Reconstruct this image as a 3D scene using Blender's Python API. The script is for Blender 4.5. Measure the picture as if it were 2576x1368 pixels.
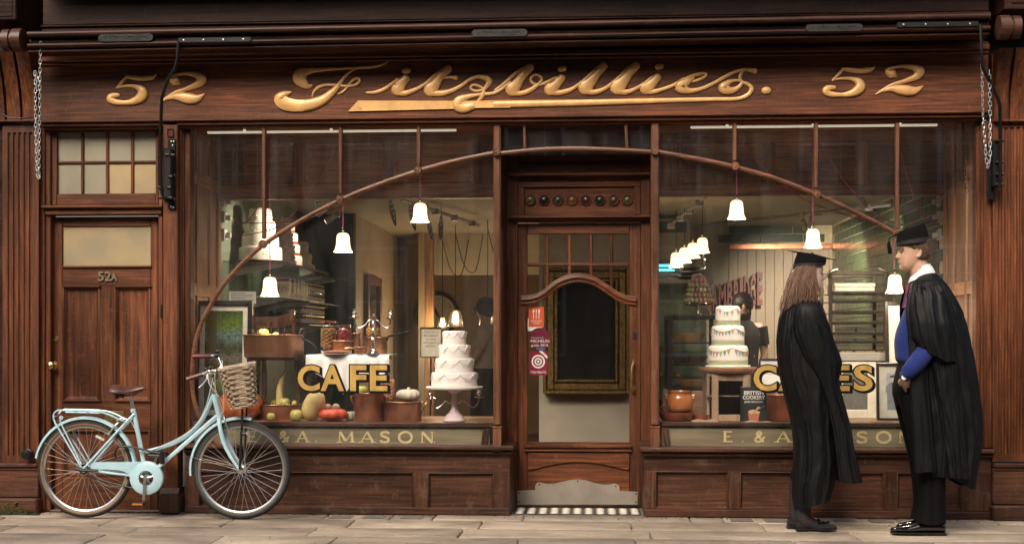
import bpy, bmesh, math, random
from mathutils import Vector, Matrix, noise
for _o in list(bpy.data.objects): bpy.data.objects.remove(_o)
SC = bpy.context.scene
COL = SC.collection
rnd = random.Random(11)
# ------------------------------------------------------------ camera, sky, sun, exposure
FL, HX, HY, DD = 3266.0, 1288.0, 860.0, 9.072        # focal length / horizon in survey pixels (2576 wide), distance to the shop front
TH = math.atan(.060)
CAM = Vector((DD*math.sin(TH), -DD*math.cos(TH), 1.21))
cd = bpy.data.cameras.new('camera'); cam = bpy.data.objects.new('camera', cd); COL.objects.link(cam)
cam.location = CAM; cam.rotation_euler = (math.pi/2, 0, TH)
cd.sensor_width = 36; cd.lens = FL/2576*36; cd.shift_y = (HY-684)/2576; cd.clip_end = 400; cd.clip_start = .1
SC.camera = cam
W = bpy.data.worlds.new('World'); SC.world = W; W.use_nodes = True
nt = W.node_tree; nt.nodes.clear()
sky = nt.nodes.new('ShaderNodeTexSky'); sky.sky_type = 'NISHITA'; sky.sun_disc = False
SUN_EL, SUN_AZ = math.radians(43), math.radians(200)   # sun high behind the camera, a little to its left
sky.sun_elevation = SUN_EL; sky.sun_rotation = SUN_AZ; sky.dust_density = 6; sky.air_density = 1.2; sky.ozone_density = .6
bg = nt.nodes.new('ShaderNodeBackground'); bg.inputs[1].default_value = .125
wo = nt.nodes.new('ShaderNodeOutputWorld')
nt.links.new(sky.outputs[0], bg.inputs[0]); nt.links.new(bg.outputs[0], wo.inputs[0])
sl = bpy.data.lights.new('sun', 'SUN'); sl.energy = 1.5; sl.angle = math.radians(24); sl.color = (1, .89, .75)
so = bpy.data.objects.new('sun', sl); COL.objects.link(so); so.location = (0, -20, 30)
_d = Vector((math.sin(SUN_AZ)*math.cos(SUN_EL), math.cos(SUN_AZ)*math.cos(SUN_EL), math.sin(SUN_EL)))
so.rotation_euler = _d.to_track_quat('Z', 'Y').to_euler()
VS = SC.view_settings
VS.view_transform = 'Standard'; VS.look = 'None'; VS.gamma = 1; VS.use_curve_mapping = False; VS.exposure = .82
SC.render.engine = 'CYCLES'
SC.cycles.use_denoising = True; SC.cycles.max_bounces = 8; SC.cycles.transparent_max_bounces = 16
SC.cycles.caustics_reflective = False; SC.cycles.caustics_refractive = False
SC.cycles.sample_clamp_indirect = 4

# ------------------------------------------------------------ survey helpers
_c, _s = math.cos(TH), math.sin(TH)
def A(px, py, Y=0.0):
    "point of the plane y = Y seen at survey pixel px, py"
    u, v = (px-HX)/FL, (HY-py)/FL
    d = Vector((-_s+u*_c, _c+u*_s, v)); t = (Y-CAM.y)/d.y
    return CAM+d*t
def G(px, py, z=0.0):
    u, v = (px-HX)/FL, (HY-py)/FL
    d = Vector((-_s+u*_c, _c+u*_s, v)); t = (z-CAM.z)/d.z
    return CAM+d*t
def X(px, Y=0.0): return A(px, HY, Y).x
def Z(py, Y=0.0, px=1288): return A(px, py, Y).z
def mpp(px, Y): return (A(px+1, HY, Y)-A(px, HY, Y)).x    # metres per survey pixel

# ------------------------------------------------------------ mesh builder
class MB:
    def __init__(s): s.v = []; s.f = []; s.m = []; s.cm = 0
    def mat(s, i): s.cm = i; return s
    def add(s, vs, fs):
        o = len(s.v); s.v += [tuple(v) for v in vs]; s.f += [[i+o for i in f] for f in fs]; s.m += [s.cm]*len(fs); return s
    def box(s, x0, x1, y0, y1, z0, z1, b=.003):
        x0, x1 = min(x0, x1), max(x0, x1); y0, y1 = min(y0, y1), max(y0, y1); z0, z1 = min(z0, z1), max(z0, z1)
        b = min(b, (x1-x0)*.45, (y1-y0)*.45, (z1-z0)*.45)
        if b <= 0:
            return s.add([(x, y, z) for x in (x0, x1) for y in (y0, y1) for z in (z0, z1)],
                         [(0, 1, 3, 2), (4, 6, 7, 5), (0, 4, 5, 1), (2, 3, 7, 6), (0, 2, 6, 4), (1, 5, 7, 3)])
        P = [(x0, x1), (y0, y1), (z0, z1)]; vs = []; ix = {}
        for i in (0, 1):
            for j in (0, 1):
                for k in (0, 1):
                    for a in range(3):
                        q = [P[0][i], P[1][j], P[2][k]]
                        for c in range(3):
                            if c != a: q[c] += b if (i, j, k)[c] == 0 else -b
                        ix[(i, j, k, a)] = len(vs); vs.append(q)
        fs = []
        cyc = [(0, 0), (0, 1), (1, 1), (1, 0)]
        for a in range(3):
            for e in (0, 1):
                L = []
                for p, q in cyc:
                    t = [0, 0, 0]; t[a] = e; t[(a+1) % 3] = p; t[(a+2) % 3] = q; L.append(ix[(t[0], t[1], t[2], a)])
                fs.append(L)
            for p, q in cyc:     # edges along axis a
                t0 = [0, 0, 0]; t0[(a+1) % 3] = p; t0[(a+2) % 3] = q; t1 = list(t0); t1[a] = 1
                b1, b2 = (a+1) % 3, (a+2) % 3
                fs.append([ix[(*t0, b1)], ix[(*t0, b2)], ix[(*t1, b2)], ix[(*t1, b1)]])
        for i in (0, 1):
            for j in (0, 1):
                for k in (0, 1): fs.append([ix[(i, j, k, a)] for a in range(3)])
        return s.add(vs, fs)
    def ring_loft(s, rings, cap=True, closed=True):
        n = len(rings[0]); vs = [p for r in rings for p in r]; fs = []
        for i in range(len(rings)-1):
            for j in range(n if closed else n-1):
                k = (j+1) % n
                fs.append((i*n+j, i*n+k, (i+1)*n+k, (i+1)*n+j))
        if cap and closed:
            fs.append(tuple(range(n))); fs.append(tuple((len(rings)-1)*n+j for j in range(n)))
        return s.add(vs, fs)
    def tube(s, pts, r, n=8, flat=None, cap=True):
        "pts: 3-D polyline, r: radius or list; flat: squash factor along world y"
        pts = [Vector(p) for p in pts]; N = len(pts)
        rr = r if isinstance(r, (list, tuple)) else [r]*N
        rings = []; up = None
        for i, p in enumerate(pts):
            t = (pts[min(i+1, N-1)]-pts[max(i-1, 0)])
            if t.length < 1e-9: t = Vector((0, 0, 1))
            t.normalize()
            if up is None:
                up = Vector((0, 1, 0)) if abs(t.y) < .9 else Vector((1, 0, 0))
            up = (up-t*up.dot(t))
            if up.length < 1e-6: up = t.orthogonal()
            up.normalize(); sd = t.cross(up)
            ring = []
            for k in range(n):
                a = 2*math.pi*k/n
                o = (up*math.cos(a)+sd*math.sin(a))*rr[i]
                if flat is not None: o.y *= flat
                ring.append(p+o)
            rings.append(ring)
        return s.ring_loft(rings, cap)
    def lathe(s, prof, c=(0, 0, 0), n=24, sx=1, sy=1, cap=True):
        rings = [[(c[0]+r*math.cos(2*math.pi*k/n)*sx, c[1]+r*math.sin(2*math.pi*k/n)*sy, c[2]+z) for k in range(n)] for r, z in prof]
        return s.ring_loft(rings, cap)
    def ball(s, c, rx, ry=None, rz=None, n=14, m=9):
        ry = rx if ry is None else ry; rz = rx if rz is None else rz
        prof = [(math.sin(math.pi*i/m), -math.cos(math.pi*i/m)) for i in range(m+1)]
        rings = [[(c[0]+max(r, .02)*rx*math.cos(2*math.pi*k/n), c[1]+max(r, .02)*ry*math.sin(2*math.pi*k/n), c[2]+z*rz) for k in range(n)] for r, z in prof]
        return s.ring_loft(rings)
    def prism(s, poly, plane, d0, d1):
        "polygon extruded along the axis its plane leaves out: 'xz' along y, 'yz' along x, 'xy' along z"
        def P(a, b, d): return {'xz': (a, d, b), 'yz': (d, a, b), 'xy': (a, b, d)}[plane]
        n = len(poly)
        vs = [P(a, b, d0) for a, b in poly]+[P(a, b, d1) for a, b in poly]
        fs = [tuple(range(n)), tuple(range(n, 2*n))]+[(i, (i+1) % n, n+(i+1) % n, n+i) for i in range(n)]
        return s.add(vs, fs)
    def quad(s, a, b, c, d): return s.add([a, b, c, d], [(0, 1, 2, 3)])
    def cyl(s, a, b, r, n=12, r2=None): return s.tube([a, b], [r, r if r2 is None else r2], n)
    def frame(s, x0, x1, z0, z1, y0, y1, w, b=.002):
        "four mitre-free bars round a rectangle in the xz plane"
        s.box(x0, x0+w, y0, y1, z0, z1, b); s.box(x1-w, x1, y0, y1, z0, z1, b)
        s.box(x0+w, x1-w, y0, y1, z0, z0+w, b); s.box(x0+w, x1-w, y0, y1, z1-w, z1, b); return s
    def panel(s, x0, x1, z0, z1, yf, yb, w):
        "recessed field with a sloping ovolo round it, facing -y"
        r = []
        for i, (q, y) in enumerate(((0, yf), (.3*w, yf-.003), (.55*w, yf+(yb-yf)*.45), (w, yb))):
            r.append([(x0+q, y, z0+q), (x1-q, y, z0+q), (x1-q, y, z1-q), (x0+q, y, z1-q)])
        s.ring_loft(r, cap=False); o = len(s.v)-4
        s.f.append([o, o+1, o+2, o+3]); s.m.append(s.cm); return s
    def sheet(s, x0, x1, y0, y1, z): return s.quad((x0, y0, z), (x1, y0, z), (x1, y1, z), (x0, y1, z))
    def mesh(s, name, mats, smooth=True, ang=35):
        me = bpy.data.meshes.new(name); me.from_pydata(s.v, [], s.f)
        for m in (mats if isinstance(mats, (list, tuple)) else [mats]): me.materials.append(m)
        if any(s.m): me.polygons.foreach_set('material_index', s.m)
        bm = bmesh.new(); bm.from_mesh(me); bmesh.ops.recalc_face_normals(bm, faces=bm.faces); bm.to_mesh(me); bm.free()
        if smooth:
            me.polygons.foreach_set('use_smooth', [True]*len(me.polygons)); me.set_sharp_from_angle(angle=math.radians(ang))
        me.update(); return me
    def build(s, name, mats, parent=None, loc=None, smooth=True, ang=35):
        o = bpy.data.objects.new(name, s.mesh(name, mats, smooth, ang)); COL.objects.link(o)
        if parent is not None: o.parent = parent
        if loc is not None: o.location = loc
        return o
def tag(o, label=None, cat=None, group=None, kind=None):
    for k, v in (('label', label), ('category', cat), ('group', group), ('kind', kind)):
        if v: o[k] = v
    return o
def thing(name, label, cat, loc=(0, 0, 0), group=None, rz=0, kind=None):
    o = bpy.data.objects.new(name, None); COL.objects.link(o); o.location = loc; o.rotation_euler = (0, 0, rz); o.empty_display_size = .05
    return tag(o, label, cat, group, kind)
def dup(o, parent=None):
    c = o.copy(); COL.objects.link(c); c.parent = parent
    for ch in list(o.children): dup(ch, c)
    return c
def inst(me, name, parent=None, loc=(0, 0, 0), rot=None, sc=None):
    o = bpy.data.objects.new(name, me); COL.objects.link(o); o.parent = parent; o.location = loc
    if rot: o.rotation_euler = rot
    if sc: o.scale = sc
    return o
def spl(pts, k=6):
    "Catmull-Rom through tuples of any length"
    P = [pts[0]]+list(pts)+[pts[-1]]; out = []
    for i in range(1, len(P)-2):
        for j in range(k):
            t = j/k
            out.append(tuple(.5*(2*b+(c-a)*t+(2*a-5*b+4*c-d)*t*t+(3*b-a-3*c+d)*t**3) for a, b, c, d in zip(P[i-1], P[i], P[i+1], P[i+2])))
    out.append(tuple(pts[-1])); return out
_tc = {}
def glyphs(body, size=1, ext=.0, off=.0, align='CENTER', res=3, bevel=0, shear=0):
    "vertices / faces of a line of text, lying in the xz plane, facing -y"
    key = (body, ext, off, align, res, bevel, shear)
    if key not in _tc:
        cu = bpy.data.curves.new('text', 'FONT'); cu.body = body; cu.size = 1; cu.extrude = ext/size; cu.offset = off; cu.align_x = align
        cu.resolution_u = res; cu.bevel_depth = bevel; cu.shear = shear
        ob = bpy.data.objects.new('text', cu); COL.objects.link(ob)
        me = bpy.data.meshes.new_from_object(ob.evaluated_get(bpy.context.evaluated_depsgraph_get()))
        _tc[key] = ([tuple(v.co) for v in me.vertices], [tuple(p.vertices) for p in me.polygons])
        bpy.data.objects.remove(ob); bpy.data.curves.remove(cu); bpy.data.meshes.remove(me)
    return _tc[key]
def put_text(mb, body, x, y, z, h, wide=None, ext=.0005, off=0, align='CENTER', fx=1, res=3):
    "text with cap height h; fx stretches, wide fits to that width"
    vs, fs = glyphs(body, 1, ext, off, align, res)
    k = h/.73
    if wide:
        xs = [v[0] for v in vs]; fx = wide/((max(xs)-min(xs))*k)
    mb.add([(x+v[0]*k*fx, y-v[2], z+v[1]*k) for v in vs], fs)
# ------------------------------------------------------------ materials
def _nodes(name):
    m = bpy.data.materials.new(name); m.use_nodes = True; t = m.node_tree
    return m, t, t.nodes['Principled BSDF']
def _set(b, **k):
    for n, v in k.items():
        b.inputs[n.replace('_', ' ')].default_value = v
def noise_node(t, scale, stretch=(1, 1, 1), detail=4, rough=.55, dist=0, coord='Object'):
    tc = t.nodes.new('ShaderNodeTexCoord'); mp = t.nodes.new('ShaderNodeMapping'); no = t.nodes.new('ShaderNodeTexNoise')
    mp.inputs['Scale'].default_value = stretch
    t.links.new(tc.outputs[coord], mp.inputs[0]); t.links.new(mp.outputs[0], no.inputs['Vector'])
    no.inputs['Scale'].default_value = scale; no.inputs['Detail'].default_value = detail; no.inputs['Roughness'].default_value = rough; no.inputs['Distortion'].default_value = dist
    return no
def ramp(t, src, stops):
    r = t.nodes.new('ShaderNodeValToRGB'); e = r.color_ramp.elements
    e[0].position, e[0].color = stops[0][0], (*stops[0][1], 1); e[1].position, e[1].color = stops[-1][0], (*stops[-1][1], 1)
    for p, c in stops[1:-1]:
        x = e.new(p); x.color = (*c, 1)
    t.links.new(src, r.inputs[0]); return r
def mixc(t, a, b, fac, mode='MIX'):
    m = t.nodes.new('ShaderNodeMix'); m.data_type = 'RGBA'; m.blend_type = mode
    for s, v in ((6, a), (7, b), (0, fac)):
        if hasattr(v, 'default_value') or hasattr(v, 'is_output'): t.links.new(v, m.inputs[s])
        elif s == 0: m.inputs[0].default_value = v
        else: m.inputs[s].default_value = (*v, 1)
    return m.outputs[2]
def mul(c, k): return tuple(x*k for x in c)
def pm(name, c, rough=.5, metal=0, var=.25, scale=14, bump=0, stretch=(1, 1, 1), coat=0, emis=None, es=0, c2=None, trans=0, sss=0, sheen=0, bscale=None, spec=.5):
    m, t, b = _nodes(name)
    n = noise_node(t, scale, stretch)
    c2 = c2 or mul(c, 1-var)
    r = ramp(t, n.outputs[0], [(.32, c2), (.68, c)])
    t.links.new(r.outputs[0], b.inputs['Base Color'])
    _set(b, Roughness=rough, Metallic=metal, Coat_Weight=coat, Transmission_Weight=trans, Sheen_Weight=sheen, Specular_IOR_Level=spec)
    if sss: _set(b, Subsurface_Weight=sss, Subsurface_Radius=(.012, .005, .003))
    if emis: _set(b, Emission_Color=(*emis, 1), Emission_Strength=es)
    if bump:
        n2 = noise_node(t, bscale or scale*3, stretch, 5)
        bp = t.nodes.new('ShaderNodeBump'); bp.inputs['Strength'].default_value = bump; bp.inputs['Distance'].default_value = .004
        t.links.new(n2.outputs[0], bp.inputs['Height']); t.links.new(bp.outputs[0], b.inputs['Normal'])
    return m
def wood(name, dark, mid, light, axis, rough=.48, coat=.05, grain=1.0, wear=.0, spec=.32):
    "oak: long grain along axis, blotches, ray flecks across it, fine pores in the relief"
    m, t, b = _nodes(name)
    st = [34, 34, 34]; st[axis] = 1.6
    g = noise_node(t, 1.7, st, 6, .62, .5)
    bl = noise_node(t, 2.1, [1 if i != axis else .35 for i in range(3)], 3)
    fl = noise_node(t, 22, [1 if i != axis else 2.2 for i in range(3)], 2, .5, 1.2)
    r = ramp(t, g.outputs[0], [(.30, dark), (.5, mid), (.72, light)])
    blr = ramp(t, bl.outputs[0], [(.28, (.38, .35, .33)), (.5, (.95, .95, .95)), (.74, (1.55, 1.4, 1.25))])
    col = mixc(t, r.outputs[0], blr.outputs[0], 1.0, 'MULTIPLY')
    flr = ramp(t, fl.outputs[0], [(.60, (0, 0, 0)), (.72, (.30, .30, .30))])
    col = mixc(t, col, mul(light, 1.25), flr.outputs[0])
    oi = t.nodes.new('ShaderNodeObjectInfo')
    ov = ramp(t, oi.outputs['Random'], [(0, (.82, .80, .79)), (1, (1.14, 1.1, 1.05))])
    col = mixc(t, col, ov.outputs[0], 1.0, 'MULTIPLY')
    if wear:
        wn = noise_node(t, 9, (1, 1, 1), 6, .7)
        wr = ramp(t, wn.outputs[0], [(.56, (0, 0, 0)), (.70, (wear, wear, wear))])
        col = mixc(t, col, (.17, .125, .09), wr.outputs[0])
    t.links.new(col, b.inputs['Base Color'])
    _set(b, Coat_Weight=coat, Coat_Roughness=.3, Specular_IOR_Level=spec)
    rr = ramp(t, bl.outputs[0], [(.3, (rough-.1,)*3), (.7, (rough+.14,)*3)]); t.links.new(rr.outputs[0], b.inputs['Roughness'])
    bp = t.nodes.new('ShaderNodeBump'); bp.inputs['Strength'].default_value = .22*grain; bp.inputs['Distance'].default_value = .003
    t.links.new(g.outputs[0], bp.inputs['Height']); t.links.new(bp.outputs[0], b.inputs['Normal'])
    return m
def glassy(name, refl=.05, tint=(1, 1, 1), rough=.0, veil=0):
    "thin pane: transparent with a grazing-angle mirror; veil = streaky pale film"
    m = bpy.data.materials.new(name); m.use_nodes = True; t = m.node_tree; t.nodes.clear()
    o = t.nodes.new('ShaderNodeOutputMaterial'); mx = t.nodes.new('ShaderNodeMixShader'); tr = t.nodes.new('ShaderNodeBsdfTransparent'); gl = t.nodes.new('ShaderNodeBsdfGlossy')
    tr.inputs[0].default_value = (*tint, 1); gl.inputs['Roughness'].default_value = rough
    lw = t.nodes.new('ShaderNodeLayerWeight'); lw.inputs[0].default_value = .5
    pw = t.nodes.new('ShaderNodeMath'); pw.operation = 'POWER'; pw.inputs[1].default_value = 5
    ma = t.nodes.new('ShaderNodeMath'); ma.operation = 'MULTIPLY_ADD'; ma.inputs[1].default_value = 1-refl; ma.inputs[2].default_value = refl
    t.links.new(lw.outputs['Facing'], pw.inputs[0]); t.links.new(pw.outputs[0], ma.inputs[0]); t.links.new(ma.outputs[0], mx.inputs[0])
    src = tr.outputs[0]
    if veil:
        df = t.nodes.new('ShaderNodeBsdfDiffuse'); df.inputs[0].default_value = (.55, .55, .52, 1)
        n = noise_node(t, 3.2, (1.6, 1, .35), 5, .65, .6)
        r = ramp(t, n.outputs[0], [(.42, (veil*.15,)*3), (.75, (veil,)*3)])
        m2 = t.nodes.new('ShaderNodeMixShader'); t.links.new(r.outputs[0], m2.inputs[0]); t.links.new(tr.outputs[0], m2.inputs[1]); t.links.new(df.outputs[0], m2.inputs[2]); src = m2.outputs[0]
    t.links.new(src, mx.inputs[1]); t.links.new(gl.outputs[0], mx.inputs[2]); t.links.new(mx.outputs[0], o.inputs[0])
    return m
M = {}
_oak = ((.036, .0115, .0052), (.094, .0305, .0118), (.205, .072, .027))
_riser = ((.016, .007, .0045), (.056, .022, .0115), (.120, .052, .029))
_bar = ((.05, .022, .012), (.135, .054, .028), (.225, .105, .060))
_in = ((.13, .070, .042), (.31, .175, .105), (.45, .27, .17))
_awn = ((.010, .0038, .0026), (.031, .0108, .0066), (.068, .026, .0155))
for k, a in (('h', 0), ('v', 2), ('d', 1)):
    M['oak_'+k] = wood('oak_'+k, *_oak, a); M['riser_'+k] = wood('weathered_oak_'+k, *_riser, a, .45, .12, 1.5, .35)
    M['bar_'+k] = wood('worn_oak_'+k, *_bar, a, .45, .1, 1.4, .25); M['in_'+k] = wood('inner_oak_'+k, *_in, a, .5, .1)
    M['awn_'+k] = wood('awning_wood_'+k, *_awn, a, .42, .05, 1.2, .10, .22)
M['glass'] = glassy('window_glass', .075, (.97, .97, .96), 0, .055)
M['glass_c'] = glassy('clean_glass', .05, (.97, .97, .96), 0, .012)
M['glass_in'] = glassy('jar_glass', .08, (.95, .97, .96))
M['shelf_glass'] = glassy('shelf_glass', .10, (.80, .88, .84))
M['gilt'] = pm('carved_gilt', (.80, .45, .165), .42, .12, .30, 9, .25, bscale=60, coat=.2)
M['gold'] = pm('gold_leaf', (.78, .50, .15), .38, .45, .35, 16, .15, stretch=(1, 1, .3), bscale=40)
M['gold_pale'] = pm('pale_gold', (.80, .66, .34), .45, .3, .3, 20)
M['black'] = pm('black_paint', (.006, .006, .006), .35)
M['iron'] = pm('black_iron', (.009, .009, .010), .38, .3, .4, 40, .5)
M['iron_worn'] = pm('worn_cast_iron', (.017, .012, .010), .55, .2, .6, 60, .4)
M['steel'] = pm('steel', (.55, .54, .51), .33, 1, .3, 8, .1)
M['kick'] = pm('brushed_kick_plate', (.50, .45, .39), .46, .75, .28, 5, .12, c2=(.36, .32, .27))
M['chrome'] = pm('chrome', (.80, .79, .77), .12, 1, .1)
M['zinc'] = pm('zinc_chain', (.62, .62, .60), .4, .8, .2)
M['brass'] = pm('brass', (.62, .43, .18), .28, .95, .35, 25)
M['frost'] = pm('frosted_glass', (.31, .28, .205), .3, 0, .22, 3.0, .3, bscale=260, c2=(.25, .23, .17))
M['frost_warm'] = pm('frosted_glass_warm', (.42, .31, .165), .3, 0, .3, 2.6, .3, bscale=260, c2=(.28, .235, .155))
M['olive'] = pm('olive_panel', (.27, .225, .14), .35, 0, .45, 7, .15, stretch=(.35, 1, 3), coat=.4, c2=(.15, .125, .078))
M['stone'] = None
M['mortar'] = pm('mortar', (.17, .15, .125), .9, 0, .35, 30, .5)
M['white'] = pm('white_paint', (.70, .69, .65), .45)
M['tube'] = pm('fluorescent_tube', (.8, .8, .75), .4, emis=(1, .88, .68), es=.30)
M['cream'] = pm('cream_wall', (.40, .35, .275), .75, 0, .18, 3)
M['cream_board'] = pm('cream_boarding', (.36, .285, .205), .55, 0, .22, 3, stretch=(4, 4, .5))
M['ceil'] = pm('ceiling_paint', (.44, .39, .31), .8, 0, .1, 3)
M['sage'] = pm('sage_wall', (.20, .235, .165), .6, 0, .15, 3)
M['dgreen'] = pm('dark_green_wall', (.028, .052, .030), .5, 0, .25, 2)
M['tile'] = pm('green_glaze', (.034, .062, .027), .3, 0, .45, 5, coat=.12, spec=.3)
M['grout'] = pm('grout', (.60, .52, .33), .8)
M['floor'] = wood('floor_boards', (.05, .03, .02), (.10, .06, .035), (.16, .10, .06), 0)
M['brownwall'] = pm('brown_wall', (.24, .155, .085), .7, 0, .25, 2)
M['lamp'] = None
# ------------------------------------------------------------ ground
def stone_mat(name, c, c2):
    m, t, b = _nodes(name)
    a = noise_node(t, 2.2, (1, 2.6, 1), 6, .6, .4); n = noise_node(t, 38, (.5, 1.4, 1), 5, .7)
    col = ramp(t, a.outputs[0], [(.3, c2), (.55, c), (.75, mul(c, 1.18))]).outputs[0]
    nr = ramp(t, n.outputs[0], [(.3, (.72, .71, .70)), (.7, (1.12, 1.1, 1.08))])
    col = mixc(t, col, nr.outputs[0], .8, 'MULTIPLY')
    oi = t.nodes.new('ShaderNodeObjectInfo'); ov = ramp(t, oi.outputs['Random'], [(0, (.80, .79, .78)), (.5, (1, .97, .93)), (1, (1.14, 1.12, 1.08))])
    col = mixc(t, col, ov.outputs[0], 1, 'MULTIPLY')
    t.links.new(col, b.inputs['Base Color']); vo = t.nodes.new('ShaderNodeTexVoronoi'); vo.inputs['Scale'].default_value = 5.5; tcv = t.nodes.new('ShaderNodeTexCoord'); t.links.new(tcv.outputs['Object'], vo.inputs['Vector'])
    vr = ramp(t, vo.outputs['Distance'], [(.06, (.55, .53, .5)), (.085, (1, 1, 1))]); sn = noise_node(t, .9, (1, 1.6, 1), 5, .65, .8); sr = ramp(t, sn.outputs[0], [(.34, (.52, .50, .47)), (.56, (1, 1, 1))])
    col = mixc(t, mixc(t, col, vr.outputs[0], .8, 'MULTIPLY'), sr.outputs[0], .85, 'MULTIPLY'); t.links.new(col, b.inputs['Base Color']); _set(b, Roughness=.72)
    bp = t.nodes.new('ShaderNodeBump'); bp.inputs['Strength'].default_value = .5; bp.inputs['Distance'].default_value = .006
    mx = t.nodes.new('ShaderNodeMath'); mx.operation = 'ADD'; t.links.new(a.outputs[0], mx.inputs[0]); t.links.new(n.outputs[0], mx.inputs[1])
    t.links.new(mx.outputs[0], bp.inputs['Height']); t.links.new(bp.outputs[0], b.inputs['Normal']); return m
M['flag'] = stone_mat('york_flagstone', (.385, .325, .262), (.27, .228, .184))
M['asphalt'] = pm('asphalt', (.05, .05, .05), .85, 0, .3, 60, .6)
M['road_kerb'] = pm('kerb_granite', (.30, .29, .27), .8, 0, .3, 40, .4)
g = MB(); g.sheet(-80, 80, -60, 60, -.16); tag(g.build('ground', M['asphalt']), kind='structure')
road = MB(); road.sheet(-60, 60, -10.2, -3.3, -.13); tag(road.build('road', M['asphalt']), kind='structure')
pav = MB(); pav.box(-12, 12, -3.1, .2, -.30, -.022, 0); pav.box(-12, 12, -3.3, -3.105, -.30, -.006, .02)
pavement = tag(pav.build('pavement', [M['mortar']]), kind='structure')
# flagstones: courses run along the street, joints lean like the ones in the picture
def slab(x0, x1, y0, y1, k):
    g = .005
    n = 9; top = []
    pts = []
    for (ax, ay), (bx, by) in (((x0+g, y0+g), (x1-g, y0+g)), ((x1-g, y0+g), (x1-g, y1-g)), ((x1-g, y1-g), (x0+g, y1-g)), ((x0+g, y1-g), (x0+g, y0+g))):
        for i in range(n):
            t = i/n; w = (rnd.random()-.5)*.012
            nx, ny = (by-ay), -(bx-ax); L = math.hypot(nx, ny) or 1
            pts.append((ax+(bx-ax)*t+nx/L*w, ay+(by-ay)*t+ny/L*w))
    cx, cy = (x0+x1)/2, (y0+y1)/2
    dz = (rnd.random()-.5)*.006
    tl = [(rnd.random()-.5)*.006 for _ in (0, 1)]
    zf = lambda x, y: dz+tl[0]*(x-cx)+tl[1]*(y-cy)
    rings = [[(x, y, -.035) for x, y in pts], [(x, y, zf(x, y)-.006) for x, y in pts], [(cx+(x-cx)*(1-.012/max(.1, x1-x0)), cy+(y-cy)*(1-.012/max(.1, y1-y0)), zf(x, y)) for x, y in pts]]
    b = MB(); b.ring_loft(rings)
    return b.build('paving_slab', M['flag'], pavement, ang=60)
courses = [(-.28, .0, .55, 1.3), (-.66, -.28, .75, 1.25), (-1.02, -.66, .8, 1.3), (-1.52, -1.02, .7, 1.2), (-2.1, -1.52, .8, 1.2), (-3.1, -2.1, .9, 1.4)]
lightrows = [(X(828), X(1098)), (X(1820, -.1), X(2260, -.1))]
for k, (ya, yb, wa, wb) in enumerate(courses):
    x = -6.2-rnd.random()*.5; xe = 6.4
    while x < xe:
        w = wa+(wb-wa)*rnd.random()
        if k == 0:
            hit = [l for l in lightrows if x < l[0] < x+w or l[0]-.01 <= x < l[1]-.01]
            if hit and abs(x-hit[0][0]) > .02 and x < hit[0][0]: w = hit[0][0]-x
            elif hit: w = min(.46, max(.2, hit[0][1]-x))
            if hit and x >= hit[0][0]-.02:          # slabs with rows of slotted pavement-light openings
                s_ = slab(x, x+w, ya, yb, k); b = MB(); n = max(1, round(w/.22))
                for i in range(n):
                    cx = x+w*(i+.5)/n
                    for j in range(3): b.box(cx-.075, cx+.075, ya+.055+j*.055, ya+.085+j*.055, .001, .0055, .001)
                b.build('slot_bar', pm_slot if 'pm_slot' in globals() else M['mortar'], s_); x += w; continue
        slab(x, x+w, ya, yb, k); x += w
# ------------------------------------------------------------ shop front
SHOP = thing('shopfront', 'dark red oak Edwardian cake shop front with big arched plate glass windows and gilded fascia', 'shopfront')
def part(mb, name, mats, parent=SHOP, label=None, **k):
    o = mb.build(name, mats, parent, **k)
    if label: o['label'] = label
    return o
ZB = 0.0
xl, xr = X(100, -.1), X(2487, -.1)
# fascia
b = MB(); b.box(xl, xr, -.10, .03, Z(296, -.10), Z(120, -.10), .004)
b.box(xl, xr, -.115, -.1005, Z(150, -.11), Z(144, -.11), .004); b.box(xl, xr, -.13, -.1005, Z(142, -.11), Z(128, -.11), .006)
fascia = part(b, 'fascia_board', M['oak_h'])
b = MB(); b.box(xl, xr, -.075, .03, Z(307, -.07), Z(297.5, -.07), .004); b.box(xl, xr, -.05, .03, Z(314, -.05), Z(307.5, -.05), .003); part(b, 'head_rail', M['oak_h'])
# cornice and blind box over the fascia
xa, xb = X(92, -.3), X(2500, -.3)
def bead(name, y0, z0, z1, dep, r, mat='awn_h', x0=None, x1=None):
    b = MB(); n = 7; h = (z1-z0)/2; zc = (z0+z1)/2
    poly = [(y0+dep, z1), (y0+dep, z0)]+[(y0+r*(1-math.cos(math.radians(-90+180*i/n)))-r*0, zc+h*math.sin(math.radians(-90+180*i/n))) for i in range(n+1)]
    b.prism(poly, 'yz', xa if x0 is None else x0, xb if x1 is None else x1); return part(b, name, M[mat])
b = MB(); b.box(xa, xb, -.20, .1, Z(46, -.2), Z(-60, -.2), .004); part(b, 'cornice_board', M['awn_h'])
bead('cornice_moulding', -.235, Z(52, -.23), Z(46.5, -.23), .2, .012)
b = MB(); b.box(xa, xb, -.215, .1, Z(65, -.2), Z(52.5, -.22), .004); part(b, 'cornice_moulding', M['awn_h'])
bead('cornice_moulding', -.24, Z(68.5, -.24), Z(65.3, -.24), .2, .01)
b = MB(); b.box(xa, xb, -.54, .1, Z(-62, -.2)+.003, Z(-62, -.2)+.10, .01); b.box(xa, xb, -.48, .1, Z(-62, -.2)+.11, Z(-62, -.2)+.2, .01); part(b, 'cornice_moulding', M['awn_h'])  # out-of-view overhang, its depth shaped to throw shade on the fascia
b = MB(); b.box(xa, xb, -.098, .1, Z(119, -.1), Z(72, -.12), .004); part(b, 'cornice_board', M['awn_h'])
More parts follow.
